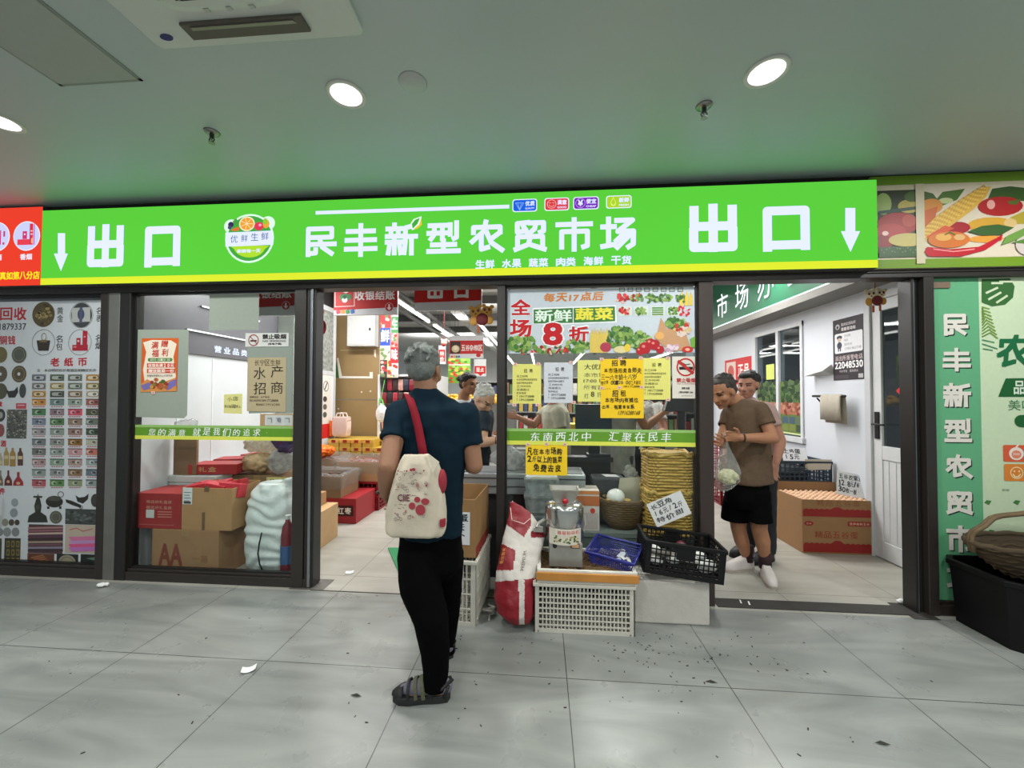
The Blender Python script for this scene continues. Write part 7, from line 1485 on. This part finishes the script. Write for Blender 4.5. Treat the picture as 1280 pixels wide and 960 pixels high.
def hand_parts(mb, w, d, side, up, L=True, curl=.5, s=1.0, spread=1.0, thumb=1):
    """palm with five separate fingers; d: towards the fingertips, side: towards the thumb, up: back of the hand"""
    w = Vector(w); d = Vector(d).normalized(); side = Vector(side); side = (side-d*side.dot(d)).normalized(); up = d.cross(side)*(1 if L else -1)
    R = Matrix((side, d, up)).transposed()
    mb.ell(w+d*.045*s, (.040*s,.054*s,.015*s), None, R, 16, 10); mb.capsule(w-d*.01, .024*s, w+d*.03*s, .026*s, None, 12, .75, up)
    for k, ln in enumerate((.068,.076,.071,.056)):
        o = (.030-.0195*k); p = w + d*(.088-.004*abs(k-1))*s + side*o*s; c_ = curl*(1+.12*k); q = d; pr = p-d*.02*s
        for j, fr in enumerate((.44,.32,.24)):
            a = c_*(.55+.45*j); q = (q*math.cos(a)-up*math.sin(a)).normalized(); t = p+q*ln*fr*s+side*(.0025*(1.5-k)*spread*(1 if j == 0 else .3)*s)
            mb.capsule(pr if j == 0 else p, (.0088-.0006*j)*s, t, (.0082-.0008*j)*s, None, 10); p = t
    p = w+d*.022*s+side*.028*s; q = (d*.62+side*.72-up*.25).normalized(); t = p+q*.04*s; mb.capsule(p,.0125*s,t,.0105*s,None,10); q = (d*.9+side*.25-up*.35).normalized(); mb.capsule(t,.0103*s,t+q*.032*s,.0082*s,None,10)
def foot_parts(mb, ankle, toe, s=1.0):
    a = Vector(ankle); d = Vector(toe).normalized(); d.z = 0; d.normalize(); z0 = .0; sd = Vector((-d.y,d.x,0))
    heel = Vector((a.x,a.y,.035))-d*.03*s; ball = heel+d*.16*s; tip = heel+d*.215*s
    mb.capsule(heel,.034*s,Vector((ball.x,ball.y,.032)),.038*s,None,12); mb.capsule(Vector((ball.x,ball.y,.028)),.036*s,Vector((tip.x,tip.y,.022)),.022*s,None,12); mb.capsule(a,.034*s,Vector((a.x,a.y,.05))+d*.03*s,.04*s,None,12); mb.capsule(a+Vector((0,0,-.01)),.036*s,heel,.034*s,None,12)
def shoe(parent, ankle, toe, m, msole, name='shoe', s=1.0, low=True):
    a = Vector(ankle); d = Vector(toe); d.z = 0; d.normalize(); sd = Vector((-d.y,d.x,0)); heel = Vector((a.x,a.y,0))-d*.06*s; mb = MB()
    def ring_(z, g, t0, t1):
        pts = []
        for k in range(28):
            an = 2*math.pi*k/28; ca, sa = math.cos(an), math.sin(an); x = (t0+t1)/2+(t1-t0)/2*math.copysign(abs(ca)**.62,ca); f = (x-t0)/(t1-t0); w = (.034+.012*f)*s*g; pts.append(heel+d*x*s+sd*(w*math.copysign(abs(sa)**.8,sa))+Vector((0,0,z)))
        return pts
    mb.loft([ring_(.016,1.0,0,.275), ring_(.03,1.02,0,.275), ring_(.055,.97,.0,.262), ring_(.075,.85,.005,.22), ring_(.095,.74,.01,.15), ring_(.108,.66,.012,.11)]); o = mb.build(name, m, parent, smooth=True)
    mb = MB(); mb.loft([ring_(.0,1.03,-.004,.28), ring_(.02,1.05,-.004,.282)]); mb.build('sole', msole, o)
    return o
def person(lab, base, head, f, s, skin, hairspec, neck, shirt, shirt_m, R, arms, pelvis=None, legs=None, legs_m=None, bare=False, vox=.007, sleeve=.55, smooth_shirt=3, collar=None, name='person', group=None, wr=.008):
    t = thing(name, lab, 'person', base); R = Vector(R).normalized(); F = Vector((0,0,1)).cross(R)
    H = V3(head); hr, hf, hu = basis(f); mb = MB(); head_parts(mb, H, f, s)
    N = V3(neck); mb.capsule(H-hu*.05*s-hf*.015*s, .052*s, N+Vector((0,0,.01)), .058*s, None, 18); mb.capsule(N+Vector((0,0,.01)), .058*s, N-Vector((0,0,.06)), .07*s, None, 18)
    secs = [(V3(q[:3]), q[3], q[4]) for q in shirt]
    mb.loft([sect(c, R, F, max(rx-.027,.03), max(ry-.027,.03)) for c, rx, ry in secs])
    sm = MB(); sm.loft([sect(c, R, F, rx, ry) for c, rx, ry in secs])
    for A in arms:
        S, E_, W_ = V3(A['s']), V3(A['e']), V3(A['w']); k = A.get('k', 1.0)
        chain(mb, [S, E_, E_+(W_-E_)*.3, W_], [.052*k,.040*k,.041*k,.027*k]); hd = A.get('d'); hd = Vector(hd) if hd else (W_-E_)
        hand_parts(mb, W_, hd, A.get('side', (0,0,1)), None, A.get('L', True), A.get('curl', .5), s*.98)
        f_ = A.get('sl', sleeve); Q = S+(E_-S)*f_; sr = A.get('sr', .066)
        ax = (E_-S).normalized(); sm.capsule(S-Vector((0,0,.012)), sr*1.06, S+(Q-S)*.5, sr*1.0, None, 18); sm.loft([sm.ring(S+(Q-S)*.2, ax, sr*1.04, 20), sm.ring(S+(Q-S)*.7, ax, sr*.98, 20), sm.ring(Q, ax, sr*1.02, 20)])
    lm = MB()
    if legs:
        PV = V3(pelvis[0][:3]); lm.loft([sect(V3(q[:3]), R, F, q[3], q[4]) for q in pelvis])
        if bare: mb.loft([sect(V3(q[:3]), R, F, q[3]-.035, q[4]-.035) for q in pelvis])
        for L_ in legs:
            pts = [V3(q[:3]) for q in L_['p']]; rad = [q[3] for q in L_['p']]
            if bare:
                br = L_['bare']; chain(mb, [V3(q[:3]) for q in br], [q[3] for q in br])
            else: chain(mb, pts, [max(.03, min(q-.02, .075)) for q in rad])
            rg = []
            for i, p in enumerate(pts):
                ax = (pts[min(i+1,len(pts)-1)]-pts[max(i-1,0)]).normalized()
                if i == len(pts)-1: ax = Vector((0,0,-1))
                rg.append(lm.ring(p, ax, rad[i], 22, up=R))
            lm.loft(rg)
            foot_parts(mb, L_['ankle'], L_['toe'], .84)
    body = voxel(mb, 'body', vox, [skin, DK, mat('lips', (150,84,74), .5)], t, 2, 0, paint=face_paint(H, f, s))
    voxel(sm, 'shirt', .0095, shirt_m, t, smooth_shirt, wr, 9)
    if legs: voxel(lm, 'trousers' if not bare else 'shorts', .0095, legs_m, t, 3, .007, 8)
    if hairspec: hair(t, H, f, s, hairspec[0], hairspec[1], hairspec[2])
    if collar:
        b = MB(); c0 = N+Vector((0,0,-.005)); pts = [c0+R*(.068*s*math.cos(a))+F*(.066*s*math.sin(a))+Vector((0,0,.014-.02*math.sin(a))) for a in [k*math.pi/14 for k in range(28)]]; b.tube(pts,.011,8,closed=True); b.build('collar', collar, t, smooth=True)
    return t
def std_legs(cx, cy, w=.095, R=(1,0,0), toe=(0,-1,0), top=.9):
    """upright trousers legs from hip height to the floor, as world points"""
    return cx, cy
def Pw(p): return p
# ---- the shopper with the tote bag: seen from behind, feet turned to the left
TEAL = mat('shirt_teal', (12,33,46), .8, spec=.12, var=.12, scale=10, bump=.15, bscale=40); BLKT = mat('trousers_black', (7,7,8), .9, spec=.05, var=.2, scale=10)
SK1 = SK('tan', (150,108,84)); GREYH = ('grey', (110,114,110)); BLACKH = ('black', (24,22,22)); WHITEH = ('white', (186,186,180)); MIXH = ('dark_grey', (58,52,48))
Y1 = 1.97
p1 = person('person seen from behind in teal shirt carrying a cream tote bag', (-.55,1.93,0), (531.5,462,2.0), (.12,.97,-.16), 1.03, SK1, (GREYH,'short',3), (532,487,1.985),
    [(540,668,Y1,.160,.122),(540,640,Y1,.155,.120),(541,600,Y1,.160,.122),(541,560,Y1,.178,.125),(541,530,Y1,.188,.118),(540,512,Y1,.178,.105),(537,499,1.975,.135,.085),(533,489,1.98,.075,.066),(532.5,485,1.985,.060,.058)], TEAL, (.985,.17,0),
    [dict(s=(499,515,1.93), e=(485,583,1.77), w=(481,616,1.86), d=(.1,.75,-.6), side=(0,.5,.8), L=True, curl=.6, sl=.54, sr=.068, k=1.12), dict(s=(582,517,2.0), e=(593,582,1.98), w=(584,580,2.2), d=(-.25,.95,.1), side=(-.2,0,.95), L=False, curl=.5, sl=.62, sr=.068, k=1.1)],
    pelvis=[(540,650,Y1,.150,.115),(539,668,Y1,.158,.122),(538,690,Y1,.166,.128),(538,706,Y1,.165,.12),(538,718,Y1,.12,.08)],
    legs=[dict(p=[(520,690,1.93,.094),(526,735,1.87,.099),(540,778,1.83,.083),(545,818,1.82,.067),(544.5,845,1.815,.056),(544.5,860,1.815,.054)], ankle=onY(546,862,1.815), toe=(-.99,-.10,0)),
          dict(p=[(559,690,2.0,.086),(561,735,2.04,.072),(561,775,2.08,.056),(559,800,2.11,.05),(559,815,2.12,.05)], ankle=onY(559,813,2.14), toe=(-.35,.93,0))], legs_m=BLKT, vox=.006)
b = MB(); q = onY(480.5,613.5,1.855); b.tube([q+Vector((.034*math.cos(a)*1.0, .022*math.sin(a), .006*math.cos(a))) for a in [k*math.pi/10 for k in range(20)]],.007,8,closed=True,flat=1.6); b.build('wristwatch', mat('watch_dark',(40,38,40),.35,.4), p1, smooth=True, label='dark wristwatch band')
# sandals with socks
def sandal(parent, ankle, toe, s=1.0):
    a = Vector(ankle); d = Vector(toe); d.z = 0; d.normalize(); sd = Vector((-d.y,d.x,0)); heel = Vector((a.x,a.y,0))-d*.062*s
    def P3(x, w, z): return heel+d*x*s+sd*w*s+Vector((0,0,z))
    def outline(z, g):
        return [P3(x*1.0, w*g, z) for x, w in ((-.005,0),(.005,.028),(.05,.036),(.12,.038),(.19,.048),(.24,.043),(.272,.018),(.276,0),(.272,-.02),(.24,-.042),(.19,-.046),(.12,-.036),(.05,-.036),(.005,-.028))]
    o = MB(); o.loft([outline(0,1.0), outline(.02,1.06), outline(.034,1.06), outline(.036,.9)]); sh = o.build('sandal', mat('sandal_sole',(34,35,36),.6), parent, smooth=False, bevel=.003)
    so = MB(); so.capsule(P3(.02,0,.06),.036*s,P3(.16,0,.055),.038*s); so.capsule(P3(.16,0,.052),.037*s,P3(.225,0,.047),.024*s); so.capsule(P3(.055,0,.08),.038*s,P3(.05,0,.125),.037*s); so.capsule(P3(.06,0,.09),.036*s,P3(.13,0,.065),.036*s)
    voxel(so, 'sock', .006, mat('sock_grey',(112,110,126),.85,var=.1), parent, 2)
    um = mat('sandal_strap',(26,27,26),.6); uk = mat('sandal_olive',(88,88,66),.7)
    def strap(x, lean, zt, w, m, nm='strap', ww=.042):
        k = MB(); n = 11; L0 = []; L1 = []
        for i in range(n):
            an = math.pi*i/(n-1); lat = ww*math.cos(an); z = .03+(zt-.03)*math.sin(an)**.6; xx = x+lean*math.sin(an); L0.append(P3(xx-w/2,lat,z)); L1.append(P3(xx+w/2,lat,z-.004))
        k.add(L0+L1,[(i,i+1,n+i+1,n+i) for i in range(n-1)]); ob = k.build(nm, m, sh); md = ob.modifiers.new('s','SOLIDIFY'); md.thickness = .006; md.offset = 1
    strap(.085,.03,.112,.016,um); strap(.118,.018,.104,.018,uk); strap(.155,.010,.094,.016,uk); strap(.192,.004,.084,.012,um,ww=.046)
    k = MB(); rg = []
    for x, w, h in ((.222,.047,.070),(.244,.042,.062),(.264,.029,.050),(.279,.012,.040)): rg.append([P3(x, w*math.cos(math.pi*i/10), .028+(h-.028)*math.sin(math.pi*i/10)) for i in range(11)])
    n = 11; k.add([v for r_ in rg for v in r_],[(j*n+i,j*n+i+1,(j+1)*n+i+1,(j+1)*n+i) for j in range(3) for i in range(n-1)]); ob = k.build('toe_cap', um, sh, smooth=True); md = ob.modifiers.new('s','SOLIDIFY'); md.thickness = .005
    k = MB(); k.tube([P3(.10,.04,.035),P3(.03,.04,.075),P3(-.012,0,.085),P3(.03,-.04,.075),P3(.10,-.04,.035)],.009,8); k.tube([P3(.02,.036,.03),P3(.0,.03,.08)],.008,8); k.tube([P3(.02,-.036,.03),P3(.0,-.03,.08)],.008,8); k.build('heel_strap', um, sh, smooth=True)
sandal(p1, onY(546,862,1.815), (-.99,-.10,0), .96); sandal(p1, onY(559,813,2.14), (-.35,.93,0), .96)
# tote bag
CAN = mat('canvas_cream', (204,192,172), .85, var=.05, bump=.3, bscale=30)
tb = thing('tote_bag', 'cream canvas tote bag with red print hanging on the shopper left shoulder', 'bag', tuple(onY(520,670,1.77)))
YB = 1.775; rg = []
for (y, xl, xr, ry) in ((671,487,549,.026),(667,483.5,555,.042),(660,483,557,.045),(640,484,557,.046),(620,488,555.5,.046),(602,493,552.5,.044),(588,497,551,.038),(578,500,547,.028),(571,503,539,.016),(567.5,505,535,.010)):
    A = onY(xl,y,YB); B = onY(xr,y,YB); c_ = (A+B)/2; rx = (B.x-A.x)/2; rg.append([Vector((c_.x+rx*math.copysign(abs(math.cos(2*math.pi*k/36))**.55,math.cos(2*math.pi*k/36)), YB+ry*math.copysign(abs(math.sin(2*math.pi*k/36))**.45,math.sin(2*math.pi*k/36))+.006*math.sin(k*1.1+y*.1), c_.z)) for k in range(36)])
b = MB(); b.loft(rg); voxel(b,'bag_body',.007,CAN,tb,2,.005,9)
b = MB(); A = onY(537,567.5,YB-.02); b.add([onY(536,567.5,YB-.035),onY(549,577.5,YB-.052),onY(541,592,YB-.058),onY(533,572,YB-.04)],[(0,1,2,3)]); o = b.build('folded_corner', CAN, tb); md = o.modifiers.new('s','SOLIDIFY'); md.thickness = .004
RB = mat('lining_red',(150,40,54),.8); b = MB(); c_ = onY(552.5,602,YB); b.ell(c_,(.022,.03,.058)); b.build('red_lining', RB, tb, smooth=True)
b = MB(); c_ = onY(554,652,YB-.02); b.box(c_.x-.008,c_.x+.012,c_.y-.03,c_.y-.0,c_.z-.016,c_.z+.016); b.build('red_tab', RB, tb)
RS = mat('strap_red',(122,16,32),.75,var=.12,spec=.2)
def ribbon(pts, w, nm, m, parent, ax=(1,0,0), th=.004):
    b = MB(); ax = Vector(ax).normalized(); P_ = [Vector(p) for p in pts]; n = len(P_); b.add([p-ax*w/2 for p in P_]+[p+ax*w/2 for p in P_],[(i,i+1,n+i+1,n+i) for i in range(n-1)]); o = b.build(nm, m, parent, smooth=True); md = o.modifiers.new('s','SOLIDIFY'); md.thickness = th; return o
ribbon([onY(530,572,1.765),onY(527,556,1.79),onY(523,535,1.815),onY(518,515,1.835),onY(513,500,1.865),onY(510,492.5,1.92),onY(508.5,492,1.98),onY(508,497,2.05),onY(509,520,2.085)], .044, 'strap', RS, tb, (.96,.0,-.2))
ribbon([onY(502,575,1.795),onY(508,571.5,1.80),onY(514,569,1.81)], .018, 'strap', RS, tb, (0,.3,.95))
p = Print(Y=YB-.0535, step=.0004); q_ = (166,60,70); g_ = (150,130,126)
for (x, y, rx, ry) in ((521.5,624.5,3.8,3.6),(531.5,627,5.2,4.0),(515,632.5,4.2,4.4),(525.5,637.5,6.2,6.6)): p.ell(x,y,rx,ry,q_,1)
p.ell(521.5,630,1.2,1.2,(204,192,172),2)
p.text('CIIE', 497,618,512,626.5,(110,60,66),1,.02)
random.seed(71)
for k in range(100):
    x = random.uniform(494,534); y = random.uniform(588,650)
    if 495 < x < 514 and 614 < y < 630 or (x-523)**2+(y-631)**2 < 150: continue
    w = random.uniform(.8,2.2)
    if k % 3 == 0: p.line([(x-w,y),(x+w,y+random.uniform(-1,1))], .003, g_, 1)
    elif k % 3 == 1: p.ringe(x,y,w,w*1.2,.3,g_,1,10)
    else: p.ell(x,y,w*.55,w*.6,random.choice([q_,g_,(180,110,110)]),1,8)
p.ell(517,587,2.5,2,q_,1); p.ell(514,587.5,2,1.8,q_,1); p.ell(533,607,1.3,1.5,q_,1); p.ell(522,607,2,2.8,(180,110,110),1)
p.build('printing', tb)
# ---- man in brown shirt and black shorts with the clear bag
BRS = mat('shirt_brown', (98,80,64), .85, spec=.12, var=.14, scale=26, bump=.15, bscale=50); SK2 = SK('warm', (168,118,88)); SKB = mat('shorts_black', (9,9,10), .9, spec=.05, var=.15)
y2 = 3.25; R2 = (-.42,.91,0)
p2 = person('person in brown shirt and black shorts looking down at a clear bag', (1.66,3.27,0), (903,489.5,3.2), (-.78,-.42,-.42), 1.06, SK2, (MIXH,'receding',5), (922,505,3.24),
    [(936,603,y2,.15,.19),(936,598,y2,.149,.188),(936,580,y2,.135,.176),(936,555,y2,.125,.168),(935,532,y2,.125,.175),(933,515,y2,.12,.172),(931,505,y2,.105,.135),(926,500,y2,.08,.085),(923,498,y2,.062,.062)], BRS, R2,
    [dict(s=(949,512,3.17), e=(966,548,3.08), w=(926,547,3.0), d=(-.95,-.1,.12), side=(0,-.2,1), L=True, curl=.55, sl=.55, sr=.07, k=1.05), dict(s=(915,512,3.36), e=(901,552,3.28), w=(905,557,3.05), d=(-.5,-.7,.35), side=(.3,0,1), L=False, curl=.7, sl=.55, sr=.068)],
    pelvis=[(936,594,y2,.118,.155),(935,605,y2,.125,.165),(934,622,y2,.13,.175),(934,633,y2,.11,.15)],
    legs=[dict(p=[(946,612,3.2,.092),(946,632,3.2,.10),(947,651,3.19,.105)], bare=[(945,622,3.22,.07),(948,640,3.2,.07),(949,661,3.2,.056),(953,676,3.21,.056),(956,697,3.23,.036)], ankle=onY(956.5,700,3.23), toe=(-.25,-.97,0)),
          dict(p=[(923,612,3.3,.092),(920,632,3.3,.102),(919,650,3.3,.106)], bare=[(925,622,3.28,.07),(922,640,3.3,.07),(923,661,3.31,.056),(927,676,3.33,.056),(933,695,3.36,.036)], ankle=onY(934,696,3.36), toe=(-.97,-.25,0))], legs_m=SKB, bare=True, vox=.0065)
SHW, SHS = mat('shoe_white', (206,198,194), .6, var=.05), mat('shoe_sole', (170,160,150), .6)
for an, to in ((onY(956.5,700,3.23), (-.25,-.97,0)), (onY(934,696,3.36), (-.97,-.25,0))):
    shoe(p2, an, to, SHW, SHS); so = MB(); a = Vector(an); so.cyl((a.x,a.y,.07),(a.x,a.y,.20),.044,.046,n=18); so.build('sock', mat('sock_maroon',(46,22,28),.9), p2, smooth=True)
b = MB(); q = onY(929,547,3.0); b.tube([q+Vector((.0,.031*math.cos(a),.031*math.sin(a))) for a in [k*math.pi/8 for k in range(16)]],.0055,6,closed=True); b.build('bracelet', mat('bracelet_dark',(60,40,32),.4), p2)
# clear bag with a cauliflower
bt = thing('plastic_bag', 'clear plastic bag held by the person in the brown shirt', 'bag', tuple(onY(909,612,3.0))); q = [(548,908,1.2),(556,907,3.5),(566,907.5,6.5),(578,909,11),(590,910,14),(600,909.5,13.5),(608,906,10),(613,904,4)]; rg = []; random.seed(81)
for (y, x, hw) in q:
    c_ = onY(x,y,2.99); r_ = hw*.0062; rg.append([c_+Vector((r_*math.cos(2*math.pi*k/28)*(1+.06*math.sin(k*2.7+y)), r_*.75*math.sin(2*math.pi*k/28)*(1+.06*math.cos(k*1.9+y)), .004*math.sin(k*1.7))) for k in range(28)])
b = MB(); b.loft(rg); b.build('film', clear('carry_film',(244,246,246),1.0,haze=.2,hazecol=(226,230,228),rough=.08), bt, smooth=True)
b = MB(); c0 = onY(908,548,2.99); b.tube([c0+Vector((-.02,0,.0)),c0+Vector((-.028,-.01,.035)),c0+Vector((.0,-.012,.05)),c0+Vector((.02,-.006,.03)),c0+Vector((.012,0,0))],.006,6); b.build('handles', clear('carry_film2',(244,246,246),1.0,haze=.5,hazecol=(226,230,228)), bt)
b = MB(); c_ = onY(910,596,2.99); random.seed(82)
for k in range(70):
    v = Vector((random.gauss(0,1),random.gauss(0,1),random.gauss(0,1))).normalized(); b.ell(c_+Vector((v.x*.058,v.y*.045,v.z*.045)),(.017,.017,.016),nu=10,nv=6)
b.ell(c_,(.05,.038,.04)); o = voxel(b,'cauliflower',.006,mat('cauliflower',(226,222,176),.8,var=.1,bump=.6,bscale=90),None,1,.003,60); tag(o,'pale cauliflower inside the clear bag','vegetable')
# ---- man in pink shirt behind
PNK = mat('shirt_pink', (176,146,140), .8, var=.1, bump=.1); SK3 = SK('rosy', (172,122,100)); NAVT = mat('trousers_dark', (28,30,36), .85, var=.15)
def std(cx, Y, xw, z_hip=.9, toe=(0,-1,0), R=(1,0,0), rt=.085, rk=.065, ra=.055, floor_y=None):
    """two straight trouser legs below a pelvis, given as world points (converted where they stand)"""
    out = []
    for s_ in (-1, 1):
        R_ = Vector(R).normalized(); base = Vector((cx,Y,0))+R_*s_*xw
        out.append(dict(w=[(base+Vector((0,0,z_hip-.06)),rt),(base+Vector((0,0,.48)),rk),(base+Vector((0,0,.25)),ra+.006),(base+Vector((0,0,.07)),ra)], ankle=base+Vector((0,0,.08)), toe=toe))
    return out
def person2(lab, cx, Y, head, f, s, skin, hs, neck, shirt, shirt_m, R, arms, trs, toe, vox=.0085, collar=None, shoes=True, top=.98, wr=.007):
    """a standing person whose legs go straight down to the floor"""
    global V3
    t0 = V3
    def V3b(p): return p if isinstance(p, Vector) else onY(*p)
    V3 = V3b; L_ = std(cx, Y, .085, .92, toe, R)
    legs = [dict(p=[(w, 0, 0, r) for w, r in q['w']], ankle=q['ankle'], toe=q['toe']) for q in L_]
    def V3c(p):
        if isinstance(p, Vector): return p
        if isinstance(p[0], Vector): return p[0]
        return onY(*p)
    V3 = V3c
    pel = [(Vector((cx,Y,z)),0,0,rx,ry) for z, rx, ry in ((1.0,.145,.115),(.95,.155,.12),(.88,.165,.125),(.82,.15,.11),(.78,.11,.08))]
    t = person(lab, (cx,Y,0), head, f, s, skin, hs, neck, shirt, shirt_m, R, arms, pelvis=pel, legs=legs, legs_m=trs, vox=vox, collar=collar, wr=wr)
    if shoes:
        for q in legs: shoe(t, q['ankle'], q['toe'], mat('shoe_dark',(30,30,32),.5), mat('shoe_dark_sole',(20,20,20),.6))
    V3 = t0; return t
def torso(cx, Y, zs, rx, ry, lean=(0,0)):
    """shirt sections for an upright trunk from hem to neck; lean shifts the top"""
    prof = [(0,.96,.98),(.2,.95,.97),(.45,1.0,1.0),(.68,1.1,1.03),(.82,1.08,.92),(.91,.78,.72),(.97,.44,.52),(1.0,.36,.46)]
    return [(Vector((cx+lean[0]*g,Y+lean[1]*g,zs[0]+(zs[1]-zs[0])*g)),0,0,rx*a,ry*b_) for g, a, b_ in prof]
X3 = 1.93
p3 = person2('person in pink shirt standing behind the brown-shirted shopper', X3, 3.62, (935,481,3.55), (-.72,-.66,-.14), 1.0, SK3, (BLACKH,'short',7), Vector((1.80,3.60,1.42)),
    torso(X3,3.62,(.84,1.43),.165,.125,(-.10,-.02)), PNK, (-.55,.83,0), [dict(s=Vector((1.93,3.47,1.33)), e=Vector((2.02,3.43,1.06)), w=Vector((1.95,3.38,.88)), d=(-.2,-.1,-1), side=(-.8,-.3,0), L=True, curl=.35), dict(s=Vector((1.79,3.76,1.33)), e=Vector((1.76,3.80,1.05)), w=Vector((1.68,3.66,.9)), d=(-.4,-.5,-.8), side=(-.8,-.3,0), L=False, curl=.4)], NAVT, (-.9,-.4,0), collar=PNK)
# ---- people inside, at the checkout
p4 = person2('person with short black hair in profile behind the checkout counter', -.78, 4.15, (586,480,4.1), (.86,-.42,-.12), 1.0, SK2, (BLACKH,'short',9), Vector((-.84,4.12,1.43)),
    torso(-.82,4.15,(.84,1.42),.17,.125,(-.02,0)), mat('shirt_pale',(176,178,180),.8), (-.45,-.89,0), [dict(s=Vector((-.84,3.98,1.33)), e=Vector((-.78,3.94,1.08)), w=Vector((-.6,3.98,1.0)), d=(1,-.1,0), side=(0,0,1), L=False, curl=.4), dict(s=Vector((-.76,4.30,1.33)), e=Vector((-.66,4.3,1.06)), w=Vector((-.54,4.15,1.0)), d=(1,-.3,0), side=(0,0,1), L=True, curl=.4)], NAVT, (.9,-.4,0))
NVY = mat('polo_navy', (16,32,46), .8, var=.1, bump=.12)
p5 = person2('person with white hair and glasses bending over the checkout counter', -.62, 3.6, (606,499,3.34), (.62,-.42,-.66), 1.0, SK('pale',(190,150,124)), (WHITEH,'receding',11), Vector((-.56,3.46,1.37)),
    torso(-.64,3.58,(.80,1.385),.17,.13,(.06,-.10)), NVY, (-.5,-.86,0), [dict(s=Vector((-.50,3.34,1.26)), e=Vector((-.50,3.26,1.03)), w=Vector((-.34,3.20,1.07)), d=(1,-.1,0), side=(0,0,1), L=False, curl=.5, sl=.6), dict(s=Vector((-.62,3.64,1.27)), e=Vector((-.5,3.7,1.02)), w=Vector((-.34,3.5,1.02)), d=(1,-.4,0), side=(0,0,1), L=True, curl=.4)], NAVT, (.9,-.4,0), collar=NVY)
H = onY(606,499,3.34); r_, f_2, u_ = basis((.62,-.42,-.66)); b = MB()
for sx in (-1,1): b.tube([H+r_*(sx*.034+.024*math.cos(a))+f_2*.094+u_*(.002+.018*math.sin(a)) for a in [k*math.pi/8 for k in range(16)]],.0013,6,closed=True); b.tube([H+r_*sx*.058+f_2*.09+u_*.006,H+r_*sx*.08+f_2*.03+u_*.006,H+r_*sx*.08-f_2*.02+u_*.0],.0014,6)
b.tube([H+r_*-.011+f_2*.096+u_*.006,H+r_*.011+f_2*.096+u_*.006],.002,6); b.build('glasses', mat('glasses_frame',(110,104,100),.3,.5), p5)
b = MB(); q = Vector((-.38,3.215,1.06)); b.tube([q+Vector((0,.03*math.cos(a),.03*math.sin(a))) for a in [k*math.pi/8 for k in range(16)]],.006,6,closed=True); b.build('wristband', mat('bracelet_dark',(60,40,32),.4), p5)
BEI = mat('blouse_beige', (170,164,146), .8, var=.08, bump=.1); GRS = mat('shirt_stone', (150,150,142), .8, var=.08, bump=.1); PAT = mat('shirt_pattern', (206,204,200), .8, var=.45, scale=34)
p6 = person2('person in beige blouse reaching left behind the pale grey notice', .14, 3.95, (690,476,3.9), (-.95,-.15,-.2), .97, SK3, (BLACKH,'long',13), Vector((.12,3.93,1.36)),
    torso(.16,3.95,(.84,1.37),.16,.14,(-.02,0)), BEI, (-.1,.99,0), [dict(s=Vector((.16,3.80,1.28)), e=Vector((.20,3.76,1.02)), w=Vector((.0,3.70,.98)), d=(-1,0,.1), side=(0,0,1), L=True, curl=.35, sl=.62), dict(s=Vector((.06,4.08,1.28)), e=Vector((-.08,4.0,1.13)), w=Vector((-.24,3.86,1.22)), d=(-.9,-.3,.2), side=(0,0,1), L=False, curl=.3, sl=.5)], NAVT, (-1,-.1,0))
p7 = person2('person in stone grey shirt with back turned behind the orange sheets', .74, 3.85, (778,462,3.85), (.75,.6,-.1), 1.0, SK2, (BLACKH,'short',15), Vector((.74,3.85,1.45)),
    torso(.74,3.85,(.70,1.46),.175,.135), GRS, (.7,-.7,0), [dict(s=Vector((.86,3.76,1.36)), e=Vector((.98,3.72,1.14)), w=Vector((1.16,3.8,1.27)), d=(.8,.2,.5), side=(0,0,1), L=False, curl=.45, sl=.6), dict(s=Vector((.62,3.98,1.36)), e=Vector((.64,4.14,1.12)), w=Vector((.84,4.22,1.14)), d=(.9,.2,.1), side=(0,0,1), L=True, curl=.4)], mat('trousers_slate',(52,58,66),.85,var=.12), (.7,.7,0))
b = MB(); A = onY(838,490,3.75); b.add([A+Vector((-.06,0,-.06)),A+Vector((.06,.02,-.10)),A+Vector((.12,.03,.10)),A+Vector((.0,0,.11))],[(0,1,2,3)]); o = b.build('paper_slip', mat('slip_white2',(232,232,232),.7)); md = o.modifiers.new('s','SOLIDIFY'); md.thickness = .001; tag(o,'white paper held up by the person in the stone grey shirt','paper')
p8 = person2('person in white patterned shirt facing the till behind the no smoking sign', 1.12, 4.35, (814,478,4.3), (-.7,-.65,-.2), 1.0, SK3, (BLACKH,'short',17), Vector((1.12,4.33,1.40)),
    torso(1.12,4.35,(.86,1.41),.165,.125), PAT, (-.68,.73,0), [dict(s=Vector((1.24,4.22,1.31)), e=Vector((1.26,4.08,1.07)), w=Vector((1.1,3.98,1.04)), d=(-.8,-.4,0), side=(0,0,1), L=True, curl=.4), dict(s=Vector((1.0,4.47,1.31)), e=Vector((.94,4.4,1.06)), w=Vector((.9,4.2,1.04)), d=(-.5,-.8,0), side=(0,0,1), L=False, curl=.4)], NAVT, (-.7,-.7,0))
